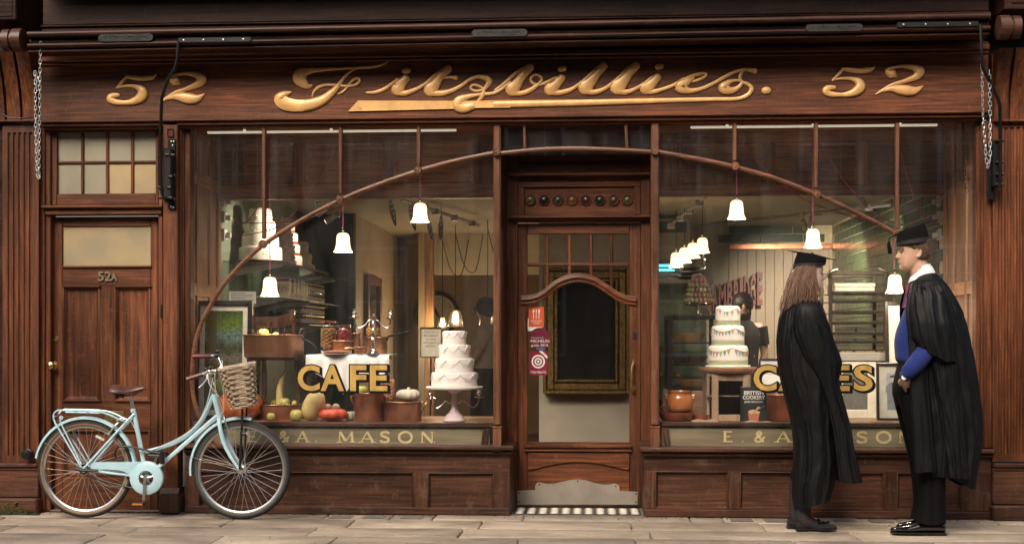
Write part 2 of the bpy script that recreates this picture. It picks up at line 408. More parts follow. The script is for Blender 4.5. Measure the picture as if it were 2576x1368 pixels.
# flank boxes of the neighbouring fronts, console brackets, fluted pilasters
def fluted(x0, x1, z0, z1, yf, flutes, fw):
    pts = [(x0, yf+.16), (x0, yf)]
    for f in flutes:
        pts += [(f-fw/2, yf)]+[(f+fw/2*math.sin(math.radians(a)), yf+.9*fw/2*math.cos(math.radians(a))+.002) for a in (-72, -45, -15, 15, 45, 72)]+[(f+fw/2, yf)]
    pts += [(x1, yf), (x1, yf+.16)]
    b = MB(); zz0, zz1 = z0+.05, z1-.055
    b.prism(pts, 'xy', zz0, zz1)
    b.box(x0, x1, yf, yf+.16, zz1, z1, 0); b.box(x0, x1, yf, yf+.16, z0, zz0, 0)
    return b
YP = -.06
lx0, lx1 = X(6, YP), X(97, YP)
part(fluted(lx0, lx1, Z(1163, YP, 60), Z(314, YP, 60), YP, [X(q, YP) for q in (23.5, 36.8, 50.2, 63.6, 77)], .024), 'fluted_pilaster', M['oak_v'])
rx0, rx1 = X(2497, YP), X(2640, YP)
part(fluted(rx0, rx1, Z(1160, YP, 2530), Z(300, YP, 2530), YP, [X(2516+15.2*i, YP) for i in range(8)], .026), 'fluted_pilaster', M['oak_v'])
for x0, x1, px in ((X(-60, YP), lx1, 60), (rx0, X(2660, YP), 2530)):
    zt = Z(1164, YP, px)
    b = MB(); b.box(x0-.0, x1+.0, YP-.03, .1, zt-.03, zt, .008); b.box(x0, x1, YP-.015, .1, zt-.052, zt-.031, .006)
    b.box(x0, x1, YP-.006, .1, .11, zt-.053, .004); b.box(x0-.01, x1+.01, YP-.05, .1, 0.0, .105, .012); part(b, 'pilaster_base', M['riser_h'])
    zc = Z(304, YP, px)
    b = MB(); b.box(x0, x1, YP-.04, .1, zc-.012, zc, .004)
    for i in range(4):   # console: curved ribs under the blind box
        w = (x1-x0)/4; a0 = x0+w*i+.006
        poly = [(.08, zc+.002), (YP-.01, zc+.002)]+[(YP-.01-.13*(t**1.8), zc+.002+.46*t) for t in (.15, .3, .45, .6, .75, .9, 1)]+[(.08, zc+.462)]
        b.prism(poly, 'yz', a0, a0+w-.02)
    b.box(x0, x1, -.045, .09, zc+.003, zc+.46, 0)
    part(b, 'console_bracket', M['oak_v'])
b = MB(); b.box(X(-60, -.3), X(50, -.3), -.36, .08, Z(56, -.3, 40), Z(-60, -.3, 40), .006); b.frame(X(-40, -.36), X(32, -.36), Z(42, -.36, 40), Z(-80, -.36, 40), -.364, -.3605, .012)
part(b, 'blind_box_end', M['awn_h'])
b = MB(); b.box(X(2520, -.3), X(2660, -.3), -.36, .08, Z(30, -.3, 2540), Z(-60, -.3, 2540), .006); b.box(X(2545, -.36), X(2660, -.36), -.368, -.3605, Z(9, -.36, 2540), Z(3, -.36, 2540), .002); part(b, 'blind_box_end', M['awn_h'])
b = MB(); b.box(X(-80, .1), X(2680, .1), .101, .2, 2.84, 4.6, 0); b.box(X(-700, .1), X(5.5, YP), -.03, .2, 0, 4.6, 0); b.box(X(2661, .1), X(3300, .1), .0, .2, 0, 4.6, 0); part(b, 'upper_wall', M['awn_h'])
# posts, jambs and mullions
def post(name, p0, p1, t, bt, yf, yb, mat='oak_v', px=None, bev=.006):
    b = MB(); b.box(X(p0, yf), X(p1, yf), yf, yb, Z(bt, yf, px or p0), Z(t, yf, px or p0), bev); return b
part(post('', 97.8, 112, 300, 1293, -.02, .1), 'door_frame', M['oak_v'])
part(post('', 112.5, 127, 314, 1293, .0, .1), 'door_frame', M['oak_v'])
part(post('', 398, 409.5, 314, 1290, .0, .1), 'door_frame', M['oak_v'])
b = post('', 410, 447, 290, 1232, -.075, .05); x0, x1 = X(410, -.075), X(447, -.075)
zc = Z(322, -.075, 430)
part(b, 'window_post', M['oak_v'])
b = MB(); b.panel(X(421, -.08), X(437, -.08), Z(345, -.08, 430), Z(324, -.08, 430), -.083, -.078, .008); part(b, 'post_panel', M['oak_v'])
b = MB(); b.box(x0-.02, x1+.02, -.11, .05, .005, .145, .012); b.prism([(-.11, .1445), (-.075, .185), (.05, .185), (.05, .1445)], 'yz', x0-.012, x1+.012); part(b, 'post_plinth', M['riser_v'])
for p0, p1, yf in ((447.5, 457, -.03), (457.5, 463, -.015), (463.5, 479, .0)):
    part(post('', p0, p1, 314, 1120, yf, .1), 'window_jamb', M['oak_v'])
for p0, p1, yf in ((2456, 2467, .0), (2467.5, 2476, -.02), (2476.5, 2496, -.045)):
    part(post('', p0, p1, 304, 1128, yf, .1), 'window_jamb', M['oak_v'])
for p0, p1, t in ((1241, 1259.5, 312), (1638, 1658, 306)):
    o = part(post('', p0, p1, t, 1070, -.045, .06, 'bar_v', None, .010), 'mullion', M['bar_v'])
    b = MB(); x0, x1 = X(p0-1.5, -.05), X(p1+1.5, -.05); z0 = Z(1140, -.05, p0); z1 = Z(1072, -.05, p0)
    b.box(x0, x1, -.055, .06, z0, z1-.012, .004); b.box(x0-.004, x1+.004, -.06, .06, z1-.012, z1, .004); part(b, 'mullion_block', M['bar_v'], o)
# glass
yg = .012
def pane(p0, p1, t, bt, y=yg, name='window_pane', mat='glass', parent=SHOP):
    b = MB(); b.quad((X(p0, y), y, Z(bt, y)), (X(p1, y), y, Z(bt, y)), (X(p1, y), y, Z(t, y)), (X(p0, y), y, Z(t, y)))
    return part(b, name, M[mat], parent, smooth=False)
paneL = pane(470, 1250, 305, 1130); paneR = pane(1648, 2462, 300, 1130)
# arched rail with turned bosses and the short bars above it
def arch_pt(pts, y): return [A(px, py, y) for px, py in pts]
yA = -.028
archL = [(556, 1124), (520, 1085), (492, 1020), (483, 945), (497, 840), (545, 742), (600, 672), (664, 615), (756, 555), (857, 503), (955, 463), (1053, 430), (1150, 404), (1250, 384)]
archM = [(1250, 387), (1320, 380), (1380, 375.5), (1450, 374), (1520, 376), (1580, 379), (1647, 383)]
archR = [(1647, 381), (1750, 399), (1848, 420), (1950, 449), (2053, 489), (2150, 533), (2257, 590), (2310, 640), (2360, 705), (2405, 780), (2438, 870), (2452, 950), (2447, 1020), (2425, 1080), (2390, 1122)]
for pts in (archL, archM, archR):
    q = spl([tuple(v) for v in arch_pt(pts, yA)], 5); b = MB(); b.tube(q, .0165, 8); part(b, 'arched_rail', M['bar_h'])
for px, py in ((664, 615), (857, 503), (1053, 430), (1250, 385), (1647, 382), (1848, 420), (2053, 489), (2257, 590)):
    p = A(px, py, yA); b = MB(); r = .0285
    b.add(*(lambda rs: (rs.v, rs.f))(MB().lathe([(r, 0), (r, .028), (r*.86, .034), (r*.72, .034), (r*.66, .031), (.001, .034)], n=20)))
    b.v = [(p.x+v[0], p.y-.014-v[2], p.z+v[1]) for v in b.v]; part(b, 'turned_boss', M['bar_v'])
for px, py in ((664, 600), (857, 488), (1053, 414), (1848, 405), (2053, 473), (2257, 576)):
    b = MB(); p = A(px, py, yA); z1 = Z(308, yA, px); b.box(p.x-.0125, p.x+.0125, -.042, .006, p.z, z1, .005); part(b, 'glazing_bar', M['bar_v'])
for pa, pb in (((1319, 312), (1321, 374)), ((1574, 310), (1577, 372))):
    b = MB(); b.tube([A(*pa, yA), A(*pb, yA)], .011, 6); part(b, 'glazing_bar', M['bar_v'])
pane(1258, 1640, 305, 392, .012, 'fanlight_pane')
b = MB(); pts = [A(px, py+6, .03) for px, py in archM]; up = [A(px, 308, .03) for px, py in archM]
# stall risers with sills
def riser(p0, p1, ztop_py, px, panels, ret):
    zt = Z(ztop_py, -.06, px); x0, x1 = X(p0, -.02), X(p1, -.02)
    b = MB(); b.box(x0-(.03 if ret < 0 else 0), x1+(.03 if ret > 0 else 0), -.085, .12, zt-.030, zt, .008)
    b.box(x0-(.015 if ret < 0 else 0), x1+(.015 if ret > 0 else 0), -.055, .12, zt-.062, zt-.0305, .010)
    part(b, 'window_sill', M['riser_h'])
    zr = zt-.063; zp0, zp1 = Z(1282, -.02, px), Z(1186, -.02, px)
    b = MB(); b.box(x0, x1, .012, .1, .002, zr, 0); b.box(x0, x1, -.02, .0115, zp1, zr, .003); b.box(x0, x1, -.02, .0115, .055, zp0, .003)
    r = part(b, 'stall_riser', M['riser_h'])
    b = MB(); b.box(x0, x1, -.035, .0115, .002, .0545, .006); part(b, 'skirting', M['riser_h'], r)
    e = [x0]+[X(q, -.02) for ab in panels for q in ab]+[x1]
    for i in range(0, len(e), 2):
        b = MB(); b.box(e[i], e[i+1], -.02, .0115, zp0, zp1, .003); part(b, 'stile', M['riser_v'], r)
    for a, c in panels:
        b = MB(); b.panel(X(a, -.02), X(c, -.02), zp0, zp1, -.0195, .004, .022); part(b, 'riser_panel', M['riser_h'], r)
riser(464, 1283, 1119, 900, [(500, 1042), (1075, 1243)], 1)
riser(1620, 2497, 1127, 2060, [(1648, 1833), (1861, 2225), (2256, 2420)], -1)
for p0, s in ((1283, 1), (1620, -1)):          # panelled returns into the doorway
    x = X(p0, -.02); b = MB(); x1 = x+s*.022
    b.box(x-s*.08, x, .1005, .43, .003, .50, .003); part(b, 'stall_riser', M['riser_h'])
# name panels under the windows
for p0, p1, px in ((535, 1232, 900), (1664, 2440, 2060)):
    z0, z1 = Z(1127, .05, px), Z(1077, .05, px)
    b = MB(); b.box(X(p0, .05), X(p1, .05), .05, .075, z0, z1, .002); o = part(b, 'name_panel', M['olive'])
    b = MB(); zt = Z(1062, .03, px)
    b.box(X(p0-55 if p0 < 1000 else p0, .03), X(p1+8, .03), .025, .12, Z(1073, .03, px), zt, .005); part(b, 'display_ledge', M['riser_h'])
    b = MB(); b.box(X(p0-55 if p0 < 1000 else p0, .03), X(p1, .03), .04, .049, Z(1129, .04, px), Z(1123, .04, px), .003); part(b, 'panel_bead', M['riser_h'])
    for q, s in ((p1, -1), (p0, 1)):
        if q < 600: continue
        b = MB()
        for i in (0, 1): b.prism([(X(q+s*(2+9*i), .03), Z(1076, .03, px)), (X(q+s*(8+9*i), .03), Z(1076, .03, px)), (X(q+s*(14+9*i), .03), Z(1123, .03, px)), (X(q+s*(8+9*i), .03), Z(1123, .03, px))], 'xz', .03, .0485)
        part(b, 'panel_end_slat', M['riser_v'])
# ---- serif capitals for the name panels, drawn as strokes
SER = {
 'E': ([[(.18, 0), (.18, 1)]], [[(.18, .96), (.74, .96)], [(.18, .5), (.6, .5)], [(.18, .04), (.78, .04)]], [(.02, .02, .36), (.02, .98, .36)]),
 'A': ([[(.5, 1), (.86, 0)]], [[(.5, 1), (.14, 0)], [(.28, .34), (.72, .34)]], [(-.02, .02, .32), (.70, .02, .34)]),
 'M': ([[(.82, 1), (.86, 0)], [(.16, 1), (.5, .1)]], [[(.16, 1), (.12, 0)], [(.84, 1), (.5, .1)]], [(-.02, .02, .3), (.70, .02, .34)]),
 'N': ([[(.16, 1), (.82, 0)]], [[(.16, 1), (.16, 0)], [(.82, 1), (.82, 0)]], [(.02, .02, .3), (.68, .98, .3)]),
 'S': ([[(.78, .82), (.66, .95), (.45, .98), (.26, .88), (.22, .72), (.36, .58), (.62, .45), (.76, .3), (.70, .1), (.48, .02), (.26, .07), (.16, .22)]], [], []),
 'O': ([[(.5+.40*math.cos(math.radians(a)), .5+.49*math.sin(math.radians(a))) for a in range(0, 361, 20)]], [], []),
 '&': ([[(.80, .02), (.36, .62), (.30, .82), (.44, .97), (.58, .84), (.52, .66), (.24, .40), (.14, .2), (.28, .03), (.52, .06), (.72, .28), (.80, .46)]], [[(.68, .47), (.92, .47)]], []),
 '.': ([[(.42, .06), (.52, .06)]], [], []),
}
def ribbon(mb, pts, w, y, ext):
    n = len(pts)
    for i in range(n-1):
        pass
    L = []; Rr = []
    for i in range(n):
        a = Vector(pts[max(0, i-1)]); c = Vector(pts[min(n-1, i+1)]); d = (c-a); d.normalize(); nn = Vector((-d.y, d.x))
        p = Vector(pts[i]); L.append(p+nn*w); Rr.append(p-nn*w)
    yy = [y-.0005*i/n for i in range(n)]; vs = [(p.x, yy[i], p.y) for i, p in enumerate(L)]+[(p.x, yy[i], p.y) for i, p in enumerate(Rr)]+[(p.x, yy[i]-ext, p.y) for i, p in enumerate(L)]+[(p.x, yy[i]-ext, p.y) for i, p in enumerate(Rr)]
    fs = []
    for i in range(n-1):
        fs += [(2*n+i, 2*n+i+1, 3*n+i+1, 3*n+i), (i, i+1, 2*n+i+1, 2*n+i), (n+i, n+i+1, 3*n+i+1, 3*n+i)]
    fs += [(0, n, 3*n, 2*n), (n-1, 2*n-1, 4*n-1, 3*n-1)]
    mb.add(vs, fs)
def serif(ch, x0, x1, z0, z1, y, parent):
    th, hn, sf = SER[ch]; b = MB(); w = x1-x0; h = z1-z0; k = 0
    P = lambda q: (x0+q[0]*w, z0+q[1]*h)
    for s in th: ribbon(b, [P(q) for q in (spl(s, 3) if len(s) > 4 else s)], .0085 if ch != '.' else .006, y-.0006*k, .002); k += 1
    for s in hn: ribbon(b, [P(q) for q in s], .0042, y-.0004*k, .002); k += 1
    for sx, sy, sw in sf: ribbon(b, [P((sx, sy)), P((sx+sw, sy))], .003, y-.0004*k, .002); k += 1
    part(b, 'gilt_capital', M['gold_pale'], parent)
nps = [o for o in SHOP.children if o.name.startswith('name_panel')]
for o, px, seq in ((nps[0], 900, [('E', 620, 655), ('.', 668, 690), ('&', 697, 732), ('A', 742, 780), ('.', 786, 806), ('M', 848, 893), ('A', 902, 945), ('S', 952, 986), ('O', 1000, 1040), ('N', 1056, 1094), ('.', 1080, 1100)]),
                   (nps[1], 2060, [('E', 1818, 1850), ('.', 1858, 1880), ('&', 1895, 1928), ('A', 1948, 1992), ('.', 1998, 2018), ('M', 2052, 2098), ('A', 2104, 2146), ('S', 2150, 2188), ('O', 2202, 2244), ('N', 2258, 2298)])):
    for i, (ch, a, c) in enumerate(seq):
        if ch == '.' and a > 1050 and a < 1200: a, c = 1082, 1104
        serif(ch, X(a, .05), X(c, .05), Z(1112, .05, px), Z(1085, .05, px), .0495, o)
# ------------------------------------------------------------ carved script on the fascia
YF = -.100
def zoomer(X0, Y0, k):
    return lambda zx, zy: ((X0+zx/k)*.75520, (Y0+zy/k)*.75520)
z2 = zoomer(800, 0, 1.9544); z3 = zoomer(1650, 0, 1.9544); z4 = zoomer(2511, 0, 1.9544)
def carve(zm, strokes, name='gilded_letter', fx=lambda p: p):
    b = MB(); kk = 0
    for st in strokes:
        st = spl(st, 5) if len(st) > 2 else st
        pts = []; rr = []
        for zx, zy, r in st:
            zx, zy = fx((zx, zy)); p = A(*zm(zx, zy), YF); pts.append((p.x, YF-.004-.0006*kk, p.z)); rr.append(max(r, 1.5)/1.9544*.7552*mpp(zm(zx, zy)[0], YF))
        n = len(pts); o0 = len(b.v)
        b.tube(pts, rr, 10, None)
        for i in range(o0, len(b.v)):      # carved cushion section with a flat back
            x, y, z = b.v[i]; q = y-(YF-.004-.0006*kk); b.v[i] = (x, min(YF+.002, YF-.004-.0006*kk+(max(-.016, q*.55) if q < 0 else q)), z)
        for end in (0, -1):
            r = rr[end]
            if r > .006: b.ball((pts[end][0], pts[end][1], pts[end][2]), r*.985, min(.52*r, .0145), r*.985, 14, 8)
        kk += 1
    return part(b, name, M['gilt'], fascia, ang=60)
carve(z2, [[(462, 560, 10), (440, 562, 22), (408, 540, 38), (388, 508, 46), (402, 478, 38), (455, 461, 22), (530, 455, 13), (630, 449, 10), (750, 443, 9), (850, 438, 10), (920, 424, 8), (977, 395, 2)],
           [(775, 447, 4), (735, 456, 7), (700, 482, 10), (662, 528, 13), (630, 572, 17), (590, 612, 25), (535, 655, 32), (460, 682, 38), (375, 690, 40), (300, 678, 45), (262, 648, 42), (285, 620, 26), (328, 604, 9)],
           [(469, 634, 3), (480, 600, 8), (512, 570, 11), (562, 556, 10), (620, 556, 9), (690, 563, 9), (748, 556, 9), (778, 532, 9), (768, 514, 8), (742, 520, 8), (714, 545, 8), (692, 578, 8), (665, 603, 8), (638, 614, 3)]])
def bodied(zm, top, mid, low, lead=(), tail=(), dot=None, extra=()):
    st = [[(*top[:2], top[2]), (*mid[:2], mid[2]), ((mid[0]*.4+low[0]*.6)+4, (mid[1]*.4+low[1]*.6), (mid[2]+low[2])/2), (*low[:2], low[2])]]
    if lead: st.append(list(lead))
    if tail: st.append([(low[0]+8, low[1]+low[2]*.5, low[2]*.45)]+list(tail))
    if dot: st.append([(dot[0]-10, dot[1]+2, 20), (dot[0]+10, dot[1]-2, 20)])
    return carve(zm, st+list(extra))
bodied(z2, (1076, 518, 30), (1046, 550, 36), (1024, 586, 42), [(826, 605, 8), (880, 603, 12), (940, 582, 13), (985, 550, 12), (1025, 522, 13)], [(1080, 608, 18), (1150, 582, 14), (1210, 545, 11)], (1083, 463))
bodied(z2, (1352, 452, 30), (1300, 505, 28), (1240, 586, 46), [(1200, 555, 10), (1255, 505, 12), (1320, 452, 10)], [(1310, 610, 20), (1375, 594, 16), (1440, 560, 13), (1500, 518, 12), (1552, 501, 12)],
       None, [[(1316, 512, 7), (1370, 506, 8), (1405, 510, 17)]])
carve(z2, [[(1548, 502, 12), (1600, 510, 20), (1622, 535, 20), (1603, 568, 15), (1572, 590, 10), (1530, 594, 9), (1502, 580, 9), (1512, 558, 9), (1548, 560, 9), (1582, 582, 10), (1585, 604, 14), (1572, 635, 15), (1540, 664, 4)],
           [(1759, 540, 11), (1690, 590, 12), (1640, 610, 12), (1550, 619, 12), (1484, 632, 18), (1430, 655, 32), (1418, 690, 38), (1458, 706, 34), (1510, 692, 26)]])
bodied(z3, (223, 443, 30), (172, 502, 30), (110, 584, 46), [(0, 592, 11), (60, 545, 11), (125, 485, 12), (190, 442, 10)],
       [(165, 610, 16), (222, 592, 17), (270, 560, 14), (302, 525, 10), (290, 497, 9), (262, 489, 9), (234, 506, 9), (238, 540, 10), (282, 556, 9), (330, 540, 11), (385, 512, 10)])
bodied(z3, (430, 512, 27), (395, 552, 34), (360, 582, 44), [(370, 522, 10), (400, 508, 10)], [(415, 606, 18), (480, 590, 15), (540, 555, 12), (605, 500, 12)], (436, 450))
bodied(z3, (704, 432, 28), (662, 482, 29), (585, 572, 48), [(600, 505, 12), (645, 462, 11), (678, 428, 8)], [(640, 603, 18), (700, 585, 15), (760, 545, 12), (825, 486, 12)])
bodied(z3, (916, 430, 28), (872, 480, 30), (795, 570, 50), [(820, 490, 12), (860, 452, 11), (890, 425, 8)], [(850, 602, 18), (905, 584, 14), (970, 545, 11), (1012, 512, 10)])
bodied(z3, (1054, 508, 28), (1020, 545, 34), (982, 576, 44), [(1000, 520, 10), (1025, 502, 9)], [(1035, 598, 16), (1100, 580, 13), (1160, 556, 12), (1225, 517, 13)], (1068, 435))
carve(z3, [[(1215, 525, 12), (1290, 495, 13), (1348, 481, 10), (1373, 488, 9), (1352, 510, 10), (1290, 532, 10)],
           [(1285, 512, 14), (1240, 540, 30), (1206, 570, 42), (1262, 593, 20), (1340, 580, 14), (1420, 545, 13), (1500, 500, 13), (1580, 463, 12), (1640, 455, 13), (1688, 464, 19)]])
carve(z3, [[(1612, 464, 9), (1592, 500, 11), (1602, 532, 11), (1640, 548, 12), (1668, 580, 15), (1640, 622, 15), (1565, 646, 13), (1400, 649, 14), (1000, 659, 18), (500, 672, 22), (0, 681, 25)],
           [(1604, 528, 9), (1550, 528, 11), (1505, 548, 24), (1484, 578, 36), (1535, 592, 24), (1582, 572, 16), (1606, 540, 11)]])
b = MB(); pl = [A(*z2(*q), YF) for q in ((770, 658), (705, 728), (1430, 711), (1530, 706), (1760, 703), (1760, 655), (1530, 660))]
b.prism([(p.x, p.z) for p in pl], 'xz', YF-.013, YF+.002); o = part(b, 'gilded_underline', M['gilt'], fascia)
b = MB(); put_text(b, 'Reg', X(906, YF), YF-.0135, Z(275.5, YF, 905), .012, ext=.0006); part(b, 'painted_word', M['black'], fascia)
b = MB(); p = A(*z4(80, 592), YF); b.ball((p.x, YF-.002, p.z), .034, .016, .0265, 16, 8); part(b, 'gilded_full_stop', M['gilt'], fascia)
five = [[(788, 438, 3), (755, 458, 16), (690, 465, 17), (625, 458, 17), (582, 452, 12)], [(584, 452, 10), (550, 488, 10), (514, 524, 8)],
        [(514, 524, 6), (570, 514, 9), (640, 517, 14), (684, 540, 30), (688, 575, 36), (645, 607, 26), (575, 620, 15), (500, 615, 20), (466, 595, 24), (484, 576, 20), (520, 572, 14)]]
two = [[(925, 500, 8), (905, 488, 30), (878, 475, 24), (878, 452, 13), (960, 433, 12), (1040, 442, 22), (1078, 468, 35), (1055, 502, 25), (975, 532, 15), (900, 556, 14), (840, 590, 12), (790, 618, 3)],
       [(838, 594, 8), (900, 580, 22), (975, 590, 36), (1045, 594, 28), (1101, 562, 3)]]
carve(z4, five); carve(z4, two)
z1 = zoomer(0, 0, 1.9544)
carve(z1, five, fx=lambda p: (697+(p[0]-443)*.937, 640+(p[1]-590)*1.02)); carve(z1, two, fx=lambda p: (1040+(p[0]-790)*.945, 670+(p[1]-618)*1.03))
# ------------------------------------------------------------ gilt letters on the glass
def glass_word(letters, par):
    for ch, a, c, px in letters:
        z0, z1 = Z(983, -.0, px), Z(918, -.0, px); b = MB()
        vs, fs = glyphs(ch, 1, .0, .028, 'LEFT', 4); xs = [v[0] for v in vs]; zs = [v[1] for v in vs]
        w = X(c)-X(a)
        def P(v, y, dx=0, dz=0): return (X(a)+(v[0]-min(xs))/(max(xs)-min(xs))*w+dx, y, z0+(v[1]-min(zs))/(max(zs)-min(zs))*(z1-z0)+dz)
        b.mat(0).add([P(v, .006) for v in vs], fs)
        vs2, fs2 = glyphs(ch, 1, .0, .062, 'LEFT', 4); k = (z1-z0)/(max(zs)-min(zs)); kx = w/(max(xs)-min(xs))
        b.mat(1)
        for q, dd in enumerate(((.0, .0), (.004, -.003), (.008, -.006), (.0125, -.0095))):
            b.add([(X(a)+(v[0]-min(xs))*kx+dd[0], .0075+.0006*q, z0+(v[1]-min(zs))*k+dd[1]) for v in vs2], fs2)
        o = part(b, 'window_letter', [M['gold'], M['black']], par, smooth=False)
glass_word([('C', 748, 804, 780), ('A', 806, 865, 830), ('F', 880, 921, 900), ('E', 930, 974, 950)], paneL)
glass_word([('C', 1896, 1954, 1920), ('A', 1958, 2022, 1990), ('K', 2034, 2090, 2060), ('E', 2096, 2138, 2120), ('S', 2148, 2196, 2170)], paneR)
# ------------------------------------------------------------ side door 52A with its transom light
YD = .055
def bx(p0, p1, t, bt, y0, y1, px=None, bev=.003, mb=None):
    b = mb or MB(); q = px if px is not None else (p0+p1)/2
    b.box(X(p0, y0), X(p1, y0), y0, y1, Z(bt, y0, q), Z(t, y0, q), bev); return b
tw = part(bx(127.5, 397, 332, 314, .02, .09), 'transom_window', M['oak_h'])
for a, c, t, bt, m in ((127.5, 143, 332.5, 515, 'v'), (391, 397.5, 332.5, 515, 'v'), (143.3, 390.7, 487, 515, 'h')):
    part(bx(a, c, t, bt, .022, .09, 265), 'transom_frame', M['oak_'+m], tw)
cols = [(146, 202), (211, 264), (274, 327), (337, 390)]
rows = [(334, 404), (413, 486)]
for a in (206.5, 269, 332): part(bx(a-3.6, a+3.6, 332.5, 487, .03, .07, 265, .006), 'glazing_bar', M['oak_v'], tw)
part(bx(143.5, 390.5, 405, 412, .033, .067, 265, .006), 'glazing_bar', M['oak_h'], tw)
for i, (a, c) in enumerate(cols):
    for j, (t, bt) in enumerate(rows):
        b = MB(); b.box(X(a-2, .045), X(c+2, .045), .045+.002*rnd.random(), .052, Z(bt+2, .045, 265), Z(t-1, .045, 265), 0)
        part(b, 'window_pane', M['frost'] if not (j == 1 and i >= 2) else M['frost_warm'], tw)
b = MB(); b.box(X(102, -.05), X(408, -.05), -.05, .09, Z(523, -.05, 265), Z(515.5, -.05, 265), .006); b.box(X(112, -.02), X(406, -.02), -.02, .09, Z(540, -.02, 265), Z(523.5, -.02, 265), .006)
part(b, 'transom_rail', M['oak_h'])
FD = part(bx(127.5, 397.5, 545, 1290, YD+.03, YD+.045, 265, 0), 'side_door', M['oak_v'])
for a, c, t, bt, m in ((128, 157, 545, 1289, 'v'), (379, 397, 545, 1289, 'v'), (157.4, 378.6, 545, 569, 'h'), (157.4, 378.6, 673, 719, 'h'), (251.5, 287, 719.5, 1009, 'v'), (157.4, 378.6, 1009.5, 1080, 'h'), (157.4, 378.6, 1198, 1289, 'h')):
    part(bx(a, c, t, bt, YD, YD+.029, 265), 'door_stile' if m == 'v' else 'door_rail', M['oak_'+m], FD)
for a, c, t, bt in ((157.4, 251, 719.5, 1009), (287.4, 378.6, 719.5, 1009), (157.4, 378.6, 1080.5, 1197.5)):
    b = MB(); b.panel(X(a, YD), X(c, YD), Z(bt, YD, 265), Z(t, YD, 265), YD-.002, YD+.018, .032); part(b, 'door_panel', M['oak_v'], FD)
    if bt < 1100:
        b = bx(a-1, c+1, t-1.5, t+3, YD-.018, YD, 265, .004); part(b, 'panel_moulding', M['oak_h'], FD)
        b = bx(a-1, c+1, bt-3, bt+1.5, YD-.014, YD, 265, .004); part(b, 'panel_moulding', M['oak_h'], FD)
b = bx(156, 380, 668, 673, YD-.016, YD+.01, 265, .004); part(b, 'glazing_bead', M['oak_h'], FD)
b = bx(157, 379, 569.5, 668, YD+.014, YD+.02, 265, 0); part(b, 'door_pane', M['frost_warm'], FD, 'frosted amber glass of the side door')
def door_text(body, px, w, py0, py1):
    b = MB(); put_text(b, body, X(px, YD), YD-.006, Z(py1, YD, 265), Z(py0, YD, 265)-Z(py1, YD, 265), wide=w*mpp(265, YD), ext=.005, off=.02); part(b, 'door_numeral', M['steel_dull'], FD)
M['steel_dull'] = pm('dull_nickel', (.26, .22, .17), .5, .8, .3, 40)
door_text('52', 264, 33, 682, 706); door_text('A', 288, 16, 686, 706)
def knob(px, py, r, y, name, par, mat='brass'):
    p = A(px, py, y); b = MB(); b.lathe([(r*1.15, 0), (r*1.15, .004), (r*.45, .008), (r*.4, .03), (r*.8, .038), (r, .05), (r*.85, .064), (r*.4, .071), (.001, .073)], n=18)
    b.v = [(p.x+v[0], p.y-v[2], p.z+v[1]) for v in b.v]; return part(b, name, M[mat], par)
knob(135, 919, .029, YD, 'door_knob', FD)
b = MB(); p = A(141, 852, YD); b.lathe([(.021, 0), (.021, .006), (.017, .01), (.009, .0105), (.0085, .008), (.001, .008)], n=18); b.v = [(p.x+v[0], p.y-v[2], p.z+v[1]) for v in b.v]; part(b, 'door_lock', M['brass'], FD)
b = bx(262, 312, 1033, 1066, YD-.006, YD-.0003, 265, .003); b.box(X(268, YD), X(306, YD), YD-.011, YD-.0062, Z(1059, YD, 265), Z(1041, YD, 265), .002); part(b, 'letter_plate', M['brass'], FD)
b = MB(); p = A(141, 1052, YD); b.prism([(p.x-.004, p.z-.014), (p.x+.004, p.z-.014), (p.x+.003, p.z), (p.x+.006, p.z+.006), (p.x, p.z+.012), (p.x-.006, p.z+.006), (p.x-.003, p.z)], 'xz', YD-.0025, YD-.0004); part(b, 'keyhole', M['black'], FD)
b = bx(403, 410.5, 766, 800, -.03, -.0005, 406, .003); knobp = A(407, 773, -.03)
b.lathe([(.006, 0), (.006, .004), (.001, .005)], (0, 0, 0), 10); n = 40
for i in range(len(b.v)-30, len(b.v)): v = b.v[i]; b.v[i] = (knobp.x+v[0], knobp.y-v[2], knobp.z+v[1])
part(b, 'door_bell', M['iron'])
b = MB(); b.box(X(112.5, .0), X(409, .0), .0, .3, .002, .012, .002); part(b, 'threshold', M['mortar'])
# ------------------------------------------------------------ shop doorway
YS = .40
def bs(p0, p1, t, bt, y0=YS, y1=None, bev=.003): return bx(p0, p1, t, bt, y0, (y0+.05) if y1 is None else y1, 1455, bev)
for s, p in ((1, 1241), (-1, 1658)):     # reveals: splayed panelled sides
    xa_ = X(p+s*19.0, .06); xb_ = X(1276 if s > 0 else 1634, YS)
    b = MB(); z1 = 2.77; b.prism([(xa_, .061), (xb_, YS), (xb_-s*.06, YS), (xa_-s*.02, .061)], 'xy', .50, z1); part(b, 'doorway_reveal', M['oak_v'])
    xc = X(1283 if s > 0 else 1620, -.02); b = MB(); b.prism([(xc-s*.002, .013), (X(1298 if s > 0 else 1614, YS), YS-.001), (X(1298 if s > 0 else 1614, YS)-s*.10, YS-.001), (xc-s*.07, .1)], 'xy', .004, Z(1121, 0, 1455)-.063); part(b, 'doorway_reveal', M['riser_v'])
    b = MB(); zt = Z(1121, -.06, 1455); b.prism([(xc+s*.03, .121), (X(1304 if s > 0 else 1610, YS), YS-.002), (X(1304 if s > 0 else 1610, YS)-s*.12, YS-.002), (xc-s*.08, .121)], 'xy', zt-.0615, zt-.001); part(b, 'window_sill', M['riser_d'])
b = MB(); b.box(X(1240), X(1659), .062, YS-.001, 2.765, 2.80, 0); part(b, 'doorway_soffit', M['oak_h'])
